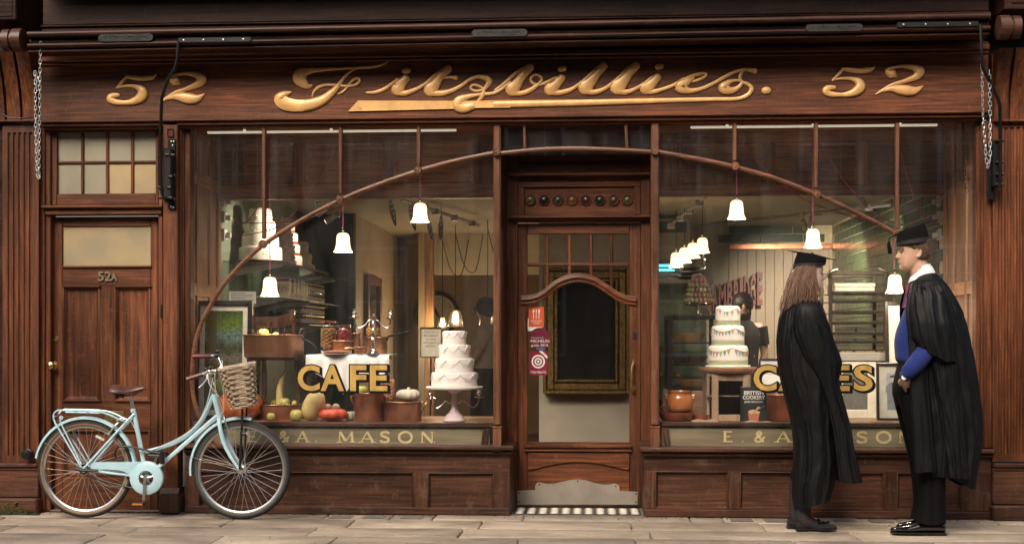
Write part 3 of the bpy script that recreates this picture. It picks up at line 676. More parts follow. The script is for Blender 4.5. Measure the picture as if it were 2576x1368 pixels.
for a, c, t, bt, y, m in ((1262, 1302, 300, 1268, YS-.02, "v"), (1612, 1650, 300, 1268, YS-.02, 'v'), (1302.3, 1611.7, 541, 558, YS-.015, 'h'), (1302.3, 1611.7, 442, 470, YS-.01, 'h'), (1302.3, 1319, 470.3, 540.5, YS-.01, 'v'), (1595, 1611.7, 470.3, 540.5, YS-.01, 'v')):
    part(bs(a, c, t, bt, y, YS+.06), 'door_frame', M['oak_'+m])
for t, bt, dep in ((434, 441.5, .05), (541, 548, .06), (548.4, 553, .04)):
    part(bs(1279, 1636, t, bt, YS-.02-dep, YS-.0201, .004), 'frame_moulding', M['oak_h'])
part(bs(1302.3, 1611.7, 300, 433.7, YS+.005, YS+.03), 'overdoor_panel', M['oak_h']); part(bs(1302.3, 1611.7, 412, 433.7, YS-.012, YS+.0045), 'door_frame', M['oak_h'])
rp = part(bs(1319.2, 1594.8, 470.3, 540.5, YS+.01, YS+.03, 0), 'roundel_panel', M['oak_h'])
cols = [(.10, .10, .045), (.010, .010, .009), (.04, .05, .035), (.16, .07, .025), (.05, .022, .015), (.012, .025, .015), (.10, .055, .03), (.11, .105, .03)]
for i, px in enumerate((1334, 1369, 1404, 1439, 1474, 1509, 1544, 1578)):
    p = A(px, 504, YS+.01); b = MB(); b.lathe([(.040, 0), (.040, .008), (.035, .012), (.031, .006)], n=20, cap=False); b.v = [(p.x+v[0], p.y-v[2], p.z+v[1]) for v in b.v]
    o = part(b, 'roundel_ring', M['oak_h'], rp)
    key = 'bull%d' % i; M[key] = pm('bullseye_glass_%d' % i, mul(cols[i], .8), .34, 0, .5, 30, coat=.15, spec=.3)
    b = MB(); b.lathe([(.0325, 0), (.0325, .006), (.022, .005), (.011, .011), (.001, .013)], n=20); b.v = [(p.x+v[0], p.y-v[2], p.z+v[1]) for v in b.v]; part(b, 'bullseye_pane', M[key], rp)
SD = part(bs(1303, 1326.5, 562, 1268), 'shop_door', M['oak_v'])
for a, c, t, bt, m in ((1583.5, 1611, 562, 1268, 'v'), (1326.8, 1583.2, 562, 588, 'h'), (1326.8, 1583.2, 1112, 1268, 'h')):
    part(bs(a, c, t, bt, YS, YS+.045), 'door_stile' if m == 'v' else 'door_rail', M['oak_'+m], SD)
oge = [(1311, 753), (1330, 752), (1345, 749), (1367, 739), (1395, 716), (1424, 702), (1456, 697), (1490, 703), (1519, 719), (1548, 739), (1570, 750), (1582, 753), (1600, 755)]
def oz(px):
    for (x0, y0), (x1, y1) in zip(oge, oge[1:]):
        if x0 <= px <= x1: return y0+(y1-y0)*(px-x0)/(x1-x0)
    return 753
for px in (1376.5, 1432.5, 1487, 1538.5): part(bs(px-4.5, px+4.5, 588.3, oz(px)-2, YS+.008, YS+.04, .006), 'glazing_bar', M['oak_v'], SD)
part(bs(1327, 1583, 661, 669, YS+.006, YS+.042, .006), 'glazing_bar', M['oak_h'], SD)
for dy, r, yo in ((0, .018, -.012), (9.5, .014, -.002), (-6.5, .010, -.016)):
    q = spl([tuple(A(px, py+dy, YS+yo)) for px, py in oge], 5); b = MB(); b.tube(q, r, 8); part(b, 'ogee_moulding', M['oak_h'], SD)
b = MB(); b.quad((X(1322, YS+.025), YS+.025, Z(1116, YS, 1455)), (X(1588, YS+.025), YS+.025, Z(1116, YS, 1455)), (X(1588, YS+.025), YS+.025, Z(580, YS, 1455)), (X(1322, YS+.025), YS+.025, Z(580, YS, 1455))); DP = part(b, 'door_pane', M['glass_c'], SD, smooth=False)
for t, bt, dep in ((1118, 1126, .03), (1126.4, 1131, .018), (1131.4, 1136, .026)): part(bs(1318, 1590, t, bt, YS-dep, YS-.0003, .004), 'door_moulding', M['oak_h'], SD)
pb = [(1328, 1139), (1328, 1176)]+[(1328+4, 1181)]+[(1335+240*i/16, 1181-20*math.sin(math.pi*i/16)) for i in range(1, 16)]+[(1579, 1181), (1583, 1176), (1583, 1139)]
b = MB(); b.prism([(A(px, py, YS-.012).x, A(px, py, YS-.012).z) for px, py in pb], 'xz', YS-.014, YS-.0003); part(b, 'door_panel', M['oak_h'], SD)
kp = [(1302, 1268), (1302, 1233), (1347, 1231), (1346, 1222), (1350, 1214), (1358, 1212), (1375, 1216), (1392, 1216), (1412, 1211), (1435, 1206), (1455, 1204.5), (1475, 1207), (1497, 1214), (1515, 1218), (1532, 1218), (1546, 1215), (1556, 1219), (1559, 1226), (1558, 1233), (1604, 1236), (1604, 1268)]
b = MB(); b.prism([(A(px, py, YS-.012).x, A(px, py, YS-.012).z) for px, py in kp], 'xz', YS-.017, YS-.0143); K = part(b, 'kick_plate', M['kick'], SD)
for px, py in ((1306, 1239), (1306, 1262), (1600, 1241), (1600, 1262), (1357, 1218), (1453, 1209), (1549, 1222)):
    p = A(px, py, YS-.017); b = MB(); b.ball((p.x, p.y, p.z), .006, .003, .006, 8, 5); part(b, 'screw', M['iron_worn'], SD)
b = MB(); p0, p1 = A(1594, 912, YS-.05), A(1594, 978, YS-.05)
b.tube([(p0.x, YS-.004, p0.z), (p0.x, YS-.04, p0.z), (p0.x-.012, YS-.055, p0.z-.03), (p1.x-.014, YS-.055, p1.z+.03), (p1.x-.004, YS-.045, p1.z), (p1.x, YS-.004, p1.z)], [.011, .010, .009, .009, .012, .012], 8)
b.box(p0.x-.013, p0.x+.018, YS-.006, YS-.0003, p0.z-.03, p0.z+.025, .003); b.box(p1.x-.013, p1.x+.018, YS-.006, YS-.0003, p1.z-.025, p1.z+.025, .003); part(b, 'pull_handle', M['brass'], SD)
b = bs(1592, 1603, 835, 854, YS-.004, YS-.0003, .002); part(b, 'lock_plate', M['iron_worn'], SD)
b = MB(); p = A(1597, 845, YS-.004); b.box(p.x-.003, p.x+.003, p.y-.0015, p.y-.0002, p.z-.014, p.z+.012, 0); part(b, 'keyhole', M['black'], SD)
for px in (1326, 1586):
    p = A(px, 566, YS-.02); b = MB(); b.tube([(p.x, YS-.003, p.z+.015), (p.x, YS-.02, p.z), (p.x+.003, YS-.022, p.z-.02), (p.x+.008, YS-.012, p.z-.026)], .0022, 6); part(b, 'cup_hook', M['chrome'], SD)
# stickers on the inside of the door pane
M['st_o'] = pm('orange_print', (.55, .09, .03), .4, 0, .05); M['st_m'] = pm('maroon_print', (.115, .010, .022), .4, 0, .08); M['st_r'] = pm('crimson_print', (.20, .012, .035), .4, 0, .08)
M['paper'] = pm('white_paper', (.72, .70, .66), .6, 0, .06); M['ink'] = pm('black_ink', (.02, .02, .02), .6); M['blue_ink'] = pm('blue_print', (.05, .12, .35), .5)
ys = YS+.022
def st_txt(b, s, px, py, h, w=None, dy=.0006): put_text(b, s, X(px, ys), ys-dy, Z(py, ys, 1350), h*mpp(1350, ys), wide=w*mpp(1350, ys) if w else None, ext=.0001)
m_ = mpp(1350, ys)
b = MB(); b.box(X(1330, ys), X(1368, ys), ys, ys+.001, Z(822, ys, 1350), Z(771, ys, 1350), 0); b.mat(1)
for px, k in ((1342, 0), (1349, 1), (1356, 2)):
    x = X(px, ys); b.box(x-.0022, x+.0022, ys-.0007, ys-.0003, Z(802, ys, 1350), Z(779, ys, 1350), 0)
    b.ball((x, ys-.0006, Z(782, ys, 1350)), .0065 if k != 1 else .004, .0003, .014, 10, 6)
st_txt(b, 'GOOD FOOD', 1349, 809, 4, 27); st_txt(b, 'GUIDE', 1349, 814.5, 4, 16); part(b, 'sticker', [M['st_o'], M['paper']], SD, 'orange sticker with knife fork and spoon on the door glass', smooth=False)
b = MB(); b.box(X(1327, ys), X(1362, ys), ys+.0015, ys+.002, Z(832, ys, 1350), Z(800, ys, 1350), 0); part(b, 'sticker', M['paper'], SD, 'plain white sticker half behind the orange one', smooth=False)
b = MB(); p = A(1358, 852, ys); r = 28*m_; b.prism([(p.x+r*math.cos(i*math.pi/16), p.z+r*math.sin(i*math.pi/16)) for i in range(32)], 'xz', ys, ys+.001); b.mat(1)
st_txt(b, 'MICHELIN', 1358.5, 861, 7.5, 46); st_txt(b, 'guide 2014', 1357, 871, 6.5, 42); st_txt(b, 'Recommended in the', 1352, 850, 2.6, 30); b.mat(2); b.box(X(1349, ys), X(1370, ys), ys-.0006, ys-.0002, Z(879, ys, 1350), Z(875, ys, 1350), 0)
part(b, 'sticker', [M['st_m'], M['paper'], M['blue_ink']], SD, 'round maroon guide sticker on the door glass', smooth=False)
b = MB(); b.box(X(1331, ys), X(1377, ys), ys, ys+.001, Z(943, ys, 1350), Z(883, ys, 1350), 0); b.mat(1)
p = A(1354, 909, ys)
for ra, rb in ((17, 13), (9.5, 6), (3.2, 0)):
    n = 24; o = len(b.v)
    b.v += [(p.x+ra*m_*math.cos(2*math.pi*i/n), ys-.0006, p.z+ra*m_*math.sin(2*math.pi*i/n)) for i in range(n)]+[(p.x+rb*m_*math.cos(2*math.pi*i/n), ys-.0006, p.z+rb*m_*math.sin(2*math.pi*i/n)) for i in range(n)]
    b.f += [[o+i, o+(i+1) % n, o+n+(i+1) % n, o+n+i] for i in range(n)]; b.m += [1]*n
st_txt(b, "Harden's", 1354, 938.5, 8, 38); b.prism([(X(1356, ys), Z(883, ys, 1350)), (X(1364, ys), Z(883, ys, 1350)), (X(1377, ys), Z(895, ys, 1350)), (X(1377, ys), Z(902, ys, 1350))], 'xz', ys-.0009, ys-.0003)
b.mat(2); put_text(b, '2013', X(1370, ys), ys-.0012, Z(894, ys, 1350), 4.2*m_, ext=.0001)
part(b, 'sticker', [M['st_r'], M['paper'], M['ink']], SD, 'square crimson sticker with white target rings', smooth=False)
# step and ribbed mat well
b = MB(); b.box(X(1283), X(1622), .001, YS+.1, -.02, .004, .002); part(b, 'doorstep', M['mortar'])
MAT = thing('door_mat', 'ribbed metal door mat set before the shop door', 'door mat', (0, 0, 0))
x0, x1 = X(1293, .1), X(1612, .1)
b = MB(); b.box(x0, x1, .03, YS-.06, .0045, .010, .002); b.build('mat_base', M['iron'], MAT)
M['matrib'] = pm('worn_mat_aluminium', (.80, .72, .60), .5, .2, .3, 20)
rib = MB(); nx = 11; w = (x1-x0)/nx
for j in range(9):
    y = .045+j*(YS-.12)/8
    for i in range(nx):
        cx = x0+w*(i+.5); L = w*.40
        rib.add([(cx-L, y, .0102), (cx, y-.011, .0102), (cx+L, y, .0102), (cx, y+.011, .0102), (cx, y, .0155)], [(0, 1, 4), (1, 2, 4), (2, 3, 4), (3, 0, 4)])
rr = rib.build('mat_ribs', M['matrib'], MAT, smooth=False); rr['kind'] = 'stuff'
# ------------------------------------------------------------ blind (awning) gear
AWN = thing('awning', 'rolled-up shop blind with long moulded timber front lath under the cornice', 'awning')
ya = -.36; SL = .030
def awp(px, py): return A(px, py, ya)
def lath(name, t, bt, y0, rnd_, mat='awn_h'):
    x0, x1 = X(74, ya), X(2488, ya); z1, z0 = Z(t, ya), Z(bt, ya); n = 6; h = (z1-z0)/2; zc = (z0+z1)/2
    prof = [(-.24, z1), (-.24, z0)]+[(y0-rnd_*math.cos(math.radians(-90+180*i/n)), zc+h*math.sin(math.radians(-90+180*i/n))) for i in range(n+1)]
    b = MB(); rings = []
    for x in (x0, x1):
        k = SL*(x-x0)/(x1-x0)-SL/2; rings.append([(x, y, z+k) for y, z in prof])
    b.ring_loft(rings); return b.build(name, M[mat], AWN)
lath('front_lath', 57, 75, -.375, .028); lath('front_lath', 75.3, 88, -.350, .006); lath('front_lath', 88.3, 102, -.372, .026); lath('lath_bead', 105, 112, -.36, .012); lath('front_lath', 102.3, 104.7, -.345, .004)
M['plate'] = M['iron_worn']
for px, py, w, nm in ((317, 96, 69, 'blackened cast iron maker plate beside the iron strap'), (1257, 84, 70, 'rusty cast iron maker plate over the shop name'), (2098, 71, 72, 'cast iron maker plate near the right end of the blind')):
    p = A(px, py, -.395); k = mpp(px, -.395); b = MB(); hw = w*k; hh = 9.0*k
    poly = [(p.x+sx*(hw-hh)+hh*math.cos(math.radians(a)), p.z+hh*math.sin(math.radians(a))) for sx, rg in ((1, range(-90, 91, 30)), (-1, range(90, 271, 30))) for a in rg]
    b.prism(poly, 'xz', -.405, -.37); put_text(b, 'J. DEAN MAKER', p.x, -.4055, p.z+.001, .013, wide=hw*1.6, ext=.0018, off=.02); put_text(b, 'PUTNEY', p.x+hw*.35, -.4055, p.z-.017, .013, ext=.0018, off=.02)
    o = b.build('maker_plate', M['iron_worn'] if px > 500 else M['iron'], AWN); o['label'] = nm
for a, c, py, dz in ((448, 633, 101, .0), (2256, 2462, 62, .0)):
    k = mpp(a, -.4); b = MB(); z = A((a+c)/2, py, -.402).z; b.box(X(a, -.4), X(c, -.4), -.408, -.398, z-.018, z+.018, .004); o = b.build('iron_strap', M['iron'], AWN)
    for i in range(4):
        x = X(a, -.4)+(X(c, -.4)-X(a, -.4))*(.08+.27*i); b = MB(); b.ball((x, -.409, z), .006, .003, .006, 8, 5); b.build('screw', M['zinc'], o)
for px, y0, dx in ((42, -.33, -1), (2530, -.33, 1)):
    p = A(px, 102 if dx < 0 else 70, -.36); b = MB()
    prof = [(.055, -.09), (.075, -.085), (.075, -.035), (.062, -.03), (.062, -.02), (.08, -.015), (.08, .05), (.05, .055)]
    b.lathe(prof, n=20); b.v = [(p.x-dx*v[2], p.y+v[0], p.z+v[1]) for v in b.v]; b.build('roller_end', M['riser_h'], AWN)
# folding iron arm on the window post and its rod
def rod_px(b, pts, r): b.tube([tuple(A(px, py, y)) for px, py, y in pts], r, 8)
b = MB(); rod_px(b, [(449, 106, -.40), (446, 150, -.40), (441, 172, -.39), (424, 196, -.36), (407, 246, -.28), (404, 330, -.20), (403, 390, -.17), (404, 470, -.16), (410, 500, -.15)], .012); b.build('arm_rod', M['iron'], AWN)
b = bx(423, 440.5, 350, 527, -.092, -.0755, 430, .003); ARM = b.build('arm_plate', M['iron'], AWN)
b = bx(409, 431, 372, 500, -.16, -.0925, 420, .008); b.tube([A(412, 490, -.13), A(420, 505, -.12), A(432, 512, -.1)], [.02, .018, .012], 8); b.build('arm_bracket', M['iron'], ARM)
for px, py, y in ((431, 356, -.095), (437, 356, -.095), (434, 366, -.095), (438, 440, -.095), (438, 500, -.095), (436, 522, -.095), (430, 520, -.095), (433, 432, -.1)):
    p = A(px, py, y); b = MB(); b.ball((p.x, p.y, p.z), .006, .004, .006, 8, 5); b.build('screw', M['zinc'], ARM)
for px, py in ((402, 393), (420, 390), (434, 391), (428, 445), (401, 472), (425, 472), (403, 497), (428, 498)):
    p = A(px, py, -.16); b = MB(); b.tube([(p.x-.016, p.y, p.z), (p.x-.008, p.y, p.z+.001), (p.x+.016, p.y, p.z)], [.006, .013, .011], 8); b.build('bolt', M['iron_worn'], ARM)
b = MB(); rod_px(b, [(2466, 62, -.40), (2468, 120, -.40), (2472, 170, -.39), (2500, 225, -.3), (2515, 262, -.24), (2517, 340, -.2), (2515, 480, -.17)], .012); b.build('arm_rod', M['iron'], AWN)
b = bx(2484, 2502, 360, 502, -.092, -.0755, 2490, .003); ARM = b.build('arm_plate', M['iron'], AWN)
b = bx(2500, 2520, 352, 470, -.16, -.0925, 2500, .008); b.build('arm_bracket', M['iron'], ARM)
for py in (354, 408, 438, 464):
    p = A(2516, py, -.17); b = MB(); b.tube([(p.x-.03, p.y, p.z), (p.x+.01, p.y, p.z), (p.x+.022, p.y, p.z)], [.008, .008, .012], 8); b.build('bolt', M['iron_worn'], ARM)
# chains: every link a piece
lk = MB(); ring = [(.0085*math.cos(math.radians(a)), 0, .0105*(1 if 0 <= a < 180 else -1)+.0085*math.sin(math.radians(a))) for a in range(0, 360, 36)]
lk.tube(ring+[ring[0]], .0024, 5, cap=False); LINK = {k: lk.mesh('chain_link', M[m]) for k, m in (('zinc', 'zinc'), ('iron', 'iron'))}
def chain(label, pts, mat='zinc', group='chains hanging from the blind'):
    P = [Vector(p) for p in pts]; L = [0]
    for a, c in zip(P, P[1:]): L.append(L[-1]+(c-a).length)
    root = thing('chain', label, 'chain', P[0], group); s = 0; i = 0
    while s < L[-1]:
        for k in range(len(P)-1):
            if L[k] <= s <= L[k+1]: break
        t = (s-L[k])/max(1e-6, L[k+1]-L[k]); q = P[k].lerp(P[k+1], t); d = (P[k+1]-P[k]).normalized()
        rot = d.to_track_quat('Z', 'Y').to_euler(); o = inst(LINK[mat], 'chain_link', root, q-P[0])
        o.rotation_mode = 'QUATERNION'; o.rotation_quaternion = d.to_track_quat('Z', 'Y') @ Matrix.Rotation((math.pi/2 if i % 2 else .25)+rnd.random()*.3, 3, 'Z').to_quaternion()
        s += .0295; i += 1
yc = -.30
chain('long pale chain looping down from the left end of the blind', [A(102, 112, -.37), A(100, 220, -.36), A(99, 330, -.34), A(97.5, 446, -.33), A(94, 440, -.33), A(90, 330, -.33), A(89, 200, -.33), A(88, 180, -.33)])
chain('short chain offcut beside the long left chain under the blind', [A(93, 190, -.33), A(95, 228, -.33)])
chain('front pale chain at the right end of the blind', [A(2467, 98, -.40), A(2470, 180, -.38), A(2473, 300, -.36), A(2479, 380, -.35), A(2484, 419, -.35)])
chain('rear pale chain at the right end of the blind', [A(2489, 183, -.33), A(2491, 300, -.33), A(2491, 400, -.33), A(2485, 419, -.34)])
b = MB(); rod_px(b, [(0, 262, -.2), (8, 288, -.2), (22, 297, -.2), (60, 298, -.2), (90, 294, -.15), (112, 310, -.06), (125, 316, -.06)], .005); tag(b.build('cable', M['iron']), 'thin black cable sagging across the top of the left fluted pilaster', 'cable')
# doorstop at the left pilaster and weeds at its foot
p = A(68, 1142, -.1); b = MB(); b.lathe([(.036, 0), (.036, .012), (.027, .018), (.025, .026), (.034, .03), (.034, .05), (.017, .054), (.001, .055)], n=18); b.v = [(p.x+v[0], -.075-v[2], p.z+v[1]) for v in b.v]
tag(b.build('doorstop', M['black']), 'round black rubber stop on the left pilaster above its base', 'doorstop')
M['leaf'] = pm('weed_leaf', (.075, .17, .025), .5, 0, .4, 50); M['moss'] = pm('moss', (.03, .035, .010), .95, 0, .6, 30, .8)
for n, (px, py, h, lab) in enumerate(((12, 1292, .085, 'small green weed at the far left foot of the pilaster'), (50, 1294, .05, 'smaller green weed beside the pilaster base'))):
    q = G(px, py+2); t = thing('weed', lab, 'plant', (q.x, -.16, -.004), 'weeds at the pilaster foot')
    for i in range(11 if n == 0 else 6):
        a = rnd.random()*6.28; r = (.02+.05*rnd.random())*(1 if n == 0 else .6); zz = h*(.35+.65*rnd.random()); L = .022+.012*rnd.random()
        b = MB(); c = Vector((math.cos(a)*r, math.sin(a)*r*.6, zz)); d = Vector((math.cos(a), math.sin(a), .35)).normalized(); s_ = d.cross(Vector((0, 0, 1))).normalized()
        b.tube([(0, 0, 0), c*.6, c], .0015, 4); vs = []
        for k, w in ((0, .1), (.3, .8), (.6, 1), (.85, .6), (1, .05)): vs += [tuple(c+d*L*k+s_*w*L*.33), tuple(c+d*L*k-s_*w*L*.33)]
        b.add(vs, [(2*k, 2*k+1, 2*k+3, 2*k+2) for k in range(4)]); b.build('leaf', M['leaf'], t)
b = MB()
for i in range(60):
    q = G(rnd.random()*95, 1290+rnd.random()*4); b.ball((q.x, -.12-rnd.random()*.05, rnd.random()*.02-.01), .012+.02*rnd.random(), .012, .006+.012*rnd.random(), 6, 4)
tag(b.build('moss', M['moss']), 'dark moss along the foot of the left pilaster', 'moss', kind='stuff')
# ------------------------------------------------------------ terrace across the street (mirrored in the panes) and the room behind the glass
M['brick'] = pm('terrace_brick', (.22, .13, .09), .85, 0, .4, 14, .3); M['pane_dark'] = pm('dark_pane', (.02, .022, .025), .08)
H = thing('terrace_house', 'brown brick terrace with white sash windows across the street, mirrored in the glass', 'building', (0, -13.2, 0))
b = MB(); b.box(-26, 26, -.4, 0, -.16, 9.6, 0); b.box(-26, 26, .003, .12, 9.2, 9.45, .02); b.box(-26, 26, .003, .05, -.16, .6, .01); b.build('wall', M['brick'], H)
for x in (-10.5, -8.2, -5.4, -3.1, -.4, 1.9, 4.6, 6.9, 9.6):
    for z0, h in ((.95, 1.9), (3.7, 1.7), (6.4, 1.6)):
        b = MB(); fr = MB()
        w = 1.05; fr.frame(x-w/2, x+w/2, z0, z0+h, .003, .07, .07, .004)
        fr.box(x-w/2+.072, x+w/2-.072, .01, .06, z0+h/2-.025, z0+h/2+.025, .003)
        for k in (-1, 1): fr.box(x+k*w/6-.012, x+k*w/6+.012, .012, .045, z0+.072, z0+h-.072, .002)
        for k in (.25, .75): fr.box(x-w/2+.072, x+w/2-.072, .014, .043, z0+h*k-.012, z0+h*k+.012, .002)
        o = fr.build('window', M['white'], H); b.box(x-w/2+.06, x+w/2-.06, .002, .008, z0+.06, z0+h-.06, 0); b.build('pane', M['pane_dark'], o)
XL, XR, ZF = X(470, .1), X(2458, .1), Z(1062, .05)-.006
def st(mb, name, mats, **k): return tag(mb.build(name, mats, **k), kind='structure')
ZC = 2.50
M['cream_lit'] = pm('cream_wall_lit', (.47, .415, .33), .75, 0, .15, 3)  # cream wall lightened in colour, stands in for missing room light
b = MB(); b.box(XL-.3, XR+.3, .42, 9.2, -.05, 0.0, 0); st(b, 'shop_floor', M['floor'])
b = MB(); b.box(XL-.3, XR+.3, .951, 9.2, ZC, ZC+.1, 0); st(b, 'ceiling', M['ceil'])
for a, c in ((464, 1252), (1646, 2470)):      # display platforms and panelled soffits over them
    x0, x1 = X(a, .1), X(c, .1)
    b = MB(); b.box(x0, x1, .1201, .90, ZF-.03, ZF, .003); b.box(x0, x1, .87, .90, 0.001, ZF-.031, 0); st(b, 'display_floor', M['in_h'])
    b = MB(); b.box(x0, x1, .101, .95, 2.80, 2.83, 0); st(b, 'display_ceiling', M['in_h'])
    zb = Z(494, .9, 1288); zt = 2.799
    b = MB(); b.box(x0-.02, x1+.02, .915, .95, zb, zt, 0); bh = st(b, 'bulkhead_wall', M['in_h'])
    pans = [(612, 744), (768, 967), (992, 1193)] if a < 1000 else [(1712, 1926), (1946, 2160), (2182, 2392)]
    if a < 1000: pans = [(500, 588)]+pans
    z0, z1 = Z(466, .9, 900 if a < 1000 else 2060), Z(357, .9, 900 if a < 1000 else 2060)
    e = [x0-.02]+[X(q, .9) for p in pans for q in p]+[x1+.02]
    for i in range(0, len(e), 2):
        m = MB(); m.box(e[i], e[i+1], .897, .9149, z0+.0, z1, .002); part(m, 'stile', M['in_v'], bh)
    m = MB(); m.box(x0-.02, x1+.02, .895, .9149, z1+.0005, zt, .002); m.box(x0-.02, x1+.02, .895, .9149, zb, z0-.0005, .002); m.box(x0-.02, x1+.02, .88, .96, zb-.012, zb-.0005, .003); part(m, 'rail', M['in_h'], bh)
    for p, q in pans: m = MB(); m.panel(X(p, .9), X(q, .9), z0, z1, .898, .912, .03); part(m, 'panel', M['in_h'], bh)
def reveal(x, s):      # panelled shutter box at the outer end of each window
    b = MB(); b.box(x-s*.04, x, .101, .91, ZF-.03, 2.80, 0); w = st(b, 'reveal_wall', M['in_v'])
    for y0, y1 in ((.101, .18), (.30, .36), (.62, .68), (.84, .914)): m = MB(); m.box(x, x+s*.016, y0, y1, ZF, 2.80, .003); part(m, 'stile', M['in_v'], w)
    for z0, z1 in ((ZF, ZF+.10), (Z(745, .4, 560), Z(715, .4, 560)), (2.36, 2.46), (2.70, 2.80)):
        for y0, y1 in ((.1803, .2997), (.3603, .6197), (.6803, .8397)): m = MB(); m.box(x, x+s*.014, y0, y1, z0, z1, .002); part(m, 'rail', M['in_d'], w)
reveal(XL, 1); reveal(XR, -1)
YB = 3.9; XC = X(893, YB)
b = MB(); b.box(XL-.12, XL, .951, YB, 0, ZC, 0); st(b, 'side_wall', M['sage'])
b = MB(); b.box(XL-.12, XC, YB+.001, YB+.1, 0, ZC, 0); st(b, 'green_wall', M['dgreen'])
b = MB(); b.box(XC-.06, XC-.012, YB+.101, 8.0, 0, ZC, 0); cw = st(b, 'boarded_wall', M['cream'])
me = MB().box(-.012, .001, .002, .098, 0, ZC, .004).mesh('plank', M['cream_board'])
for i in range(39): inst(me, 'plank', cw, (XC, YB+.08+i*.1, 0))
b = MB(); b.box(XC-.012, XC+.012, YB-.02, YB+.08, 0, ZC, .004); b.build('corner_post', M['cream_board'], cw)
YK = 8.0
b = MB(); b.box(XC-.1, X(1560, YK), YK, YK+.1, 0, ZC, 0); st(b, 'back_wall', M['brownwall'])
for p0, p1, y, m in ((1052, 1068, 6.2, 'cream_board'), (1068.5, 1090, 6.2, 'in_v')):
    b = MB(); b.box(X(p0, y), X(p1, y), y, y+.12, 0, ZC, .004); st(b, 'wall_post', M[m])
b = MB(); b.box(X(1090, 6.3), X(1480, 6.3), 6.3, 6.45, Z(690, 6.3), ZC, .004); st(b, 'ceiling_beam', M['cream'])
b = MB(); b.box(X(1356, 2.0), X(1640, 2.0), 2.0, 2.12, 0, ZC, 0); st(b, 'partition_wall', M['cream_lit'])
b = MB(); b.box(X(1640, 2.0)-.12, X(1640, 2.0), 2.121, 5.5, 0, ZC, 0); st(b, 'partition_wall', M['cream'])
YR = 5.5
b = MB(); b.box(X(1640, 2.0)-.1, XR+.1, YR, YR+.1, 0, ZC, 0); bw = st(b, 'back_wall', M['cream'])
tl = MB(); tl.box(-.1145, .1145, -.010, 0, -.0432, .0432, .003); TM = tl.mesh('wall_tile', M['tile'])
b = MB(); b.box(X(1833, YR), XR, YR-.003, YR-.0003, ZC-.2, ZC, 0); b.build('grout_band', M['grout'], bw)
for j in range(2):
    for i in range(6):
        x = X(1833, YR)+.117+i*.234+(-.117 if j else 0)
        if x > XR-.1: continue
        inst(TM, 'wall_tile', bw, (x, YR-.0032, ZC-.048-j*.093))
b = MB(); b.box(X(1833, YR), XR, YR-.05, YR-.0035, ZC-.262, ZC-.205, .003); b.build('copper_rail', pm('copper_strip', (.50, .21, .12), .3, .9, .4, 12, .2), bw)
bm_ = MB().box(-.049, .049, -.02, -.0035, 0, ZC-.27, .004).mesh('plank', M['cream_board'])
for i in range(14): inst(bm_, 'plank', bw, (X(1833, YR)+.05+i*.1, YR, 0))
b = MB(); b.box(XR, XR+.1, .951, YR, 0, ZC, 0); rw = st(b, 'tiled_wall', M['grout'])
b = MB(); b.box(XR-.008, XR-.0003, .951, YR, 0, 1.08, 0); b.build('dado', M['tile'], rw)
k = 0
for j in range(15):
    for i in range(20):
        y = .951+.118+i*.2345+(.117 if j % 2 else 0)
        if y > YR-.1: continue
        inst(TM, 'wall_tile', rw, (XR-.0003, y, 1.128+j*.0928), (0, 0, -math.pi/2))
b = MB(); b.box(XR-.022, XR-.011, 2.46, 2.475, 0, ZC, .001); b.build('corner_trim', M['chrome'], rw)
# ------------------------------------------------------------ lamps
def shade_mat(name, e, col=(1, .79, .52)):
    m = bpy.data.materials.new(name); m.use_nodes = True; t = m.node_tree; t.nodes.clear()
    o = t.nodes.new('ShaderNodeOutputMaterial'); tr = t.nodes.new('ShaderNodeBsdfTranslucent'); df = t.nodes.new('ShaderNodeBsdfDiffuse'); em = t.nodes.new('ShaderNodeEmission')
    tr.inputs[0].default_value = (.9, .78, .6, 1); df.inputs[0].default_value = (.8, .74, .62, 1); em.inputs[0].default_value = (*col, 1); em.inputs[1].default_value = e
    a = t.nodes.new('ShaderNodeMixShader'); a.inputs[0].default_value = .45; ad = t.nodes.new('ShaderNodeAddShader')
    t.links.new(tr.outputs[0], a.inputs[1]); t.links.new(df.outputs[0], a.inputs[2]); t.links.new(a.outputs[0], ad.inputs[0]); t.links.new(em.outputs[0], ad.inputs[1]); t.links.new(ad.outputs[0], o.inputs[0]); return m
M['lamp'] = shade_mat('opal_glass', .40)
M['cord'] = pm('purple_flex', (.38, .07, .17), .7, 0, .2, 60)
M['cord_d'] = pm('dark_red_flex', (.06, .012, .012), .7, 0, .2, 60)
M['bulb'] = pm('lit_bulb', (1, .9, .7), .4, emis=(1, .83, .58), es=14)
BELL = [(.003, .152), (.028, .152), (.040, .146), (.049, .132), (.053, .11), (.0545, .075), (.058, .045), (.067, .018), (.0775, .002), (.0755, 0), (.064, .017), (.055, .045), (.051, .075), (.049, .11), (.045, .13), (.036, .142), (.003, .146)]
def light(loc, e, col=(1, .85, .66), r=.03, parent=None):
    l = bpy.data.lights.new('bulb_light', 'POINT'); l.energy = e; l.color = col; l.shadow_soft_size = r
    o = bpy.data.objects.new('bulb_light', l); COL.objects.link(o); o.location = loc
    if parent: o.parent = parent
    return o
bell_me = MB().lathe(BELL, n=24, cap=False).mesh('shade', M['lamp'], ang=80)
cap_me = MB().lathe([(.003, .152), (.013, .153), (.013, .160), (.007, .164), (.011, .170), (.012, .177), (.006, .184), (.0065, .196), (.003, .2)], n=12).mesh('cap', M['chrome'])
bulb_me = MB().ball((0, 0, .055), .027, .027, .035, 12, 8).mesh('bulb', M['bulb'])
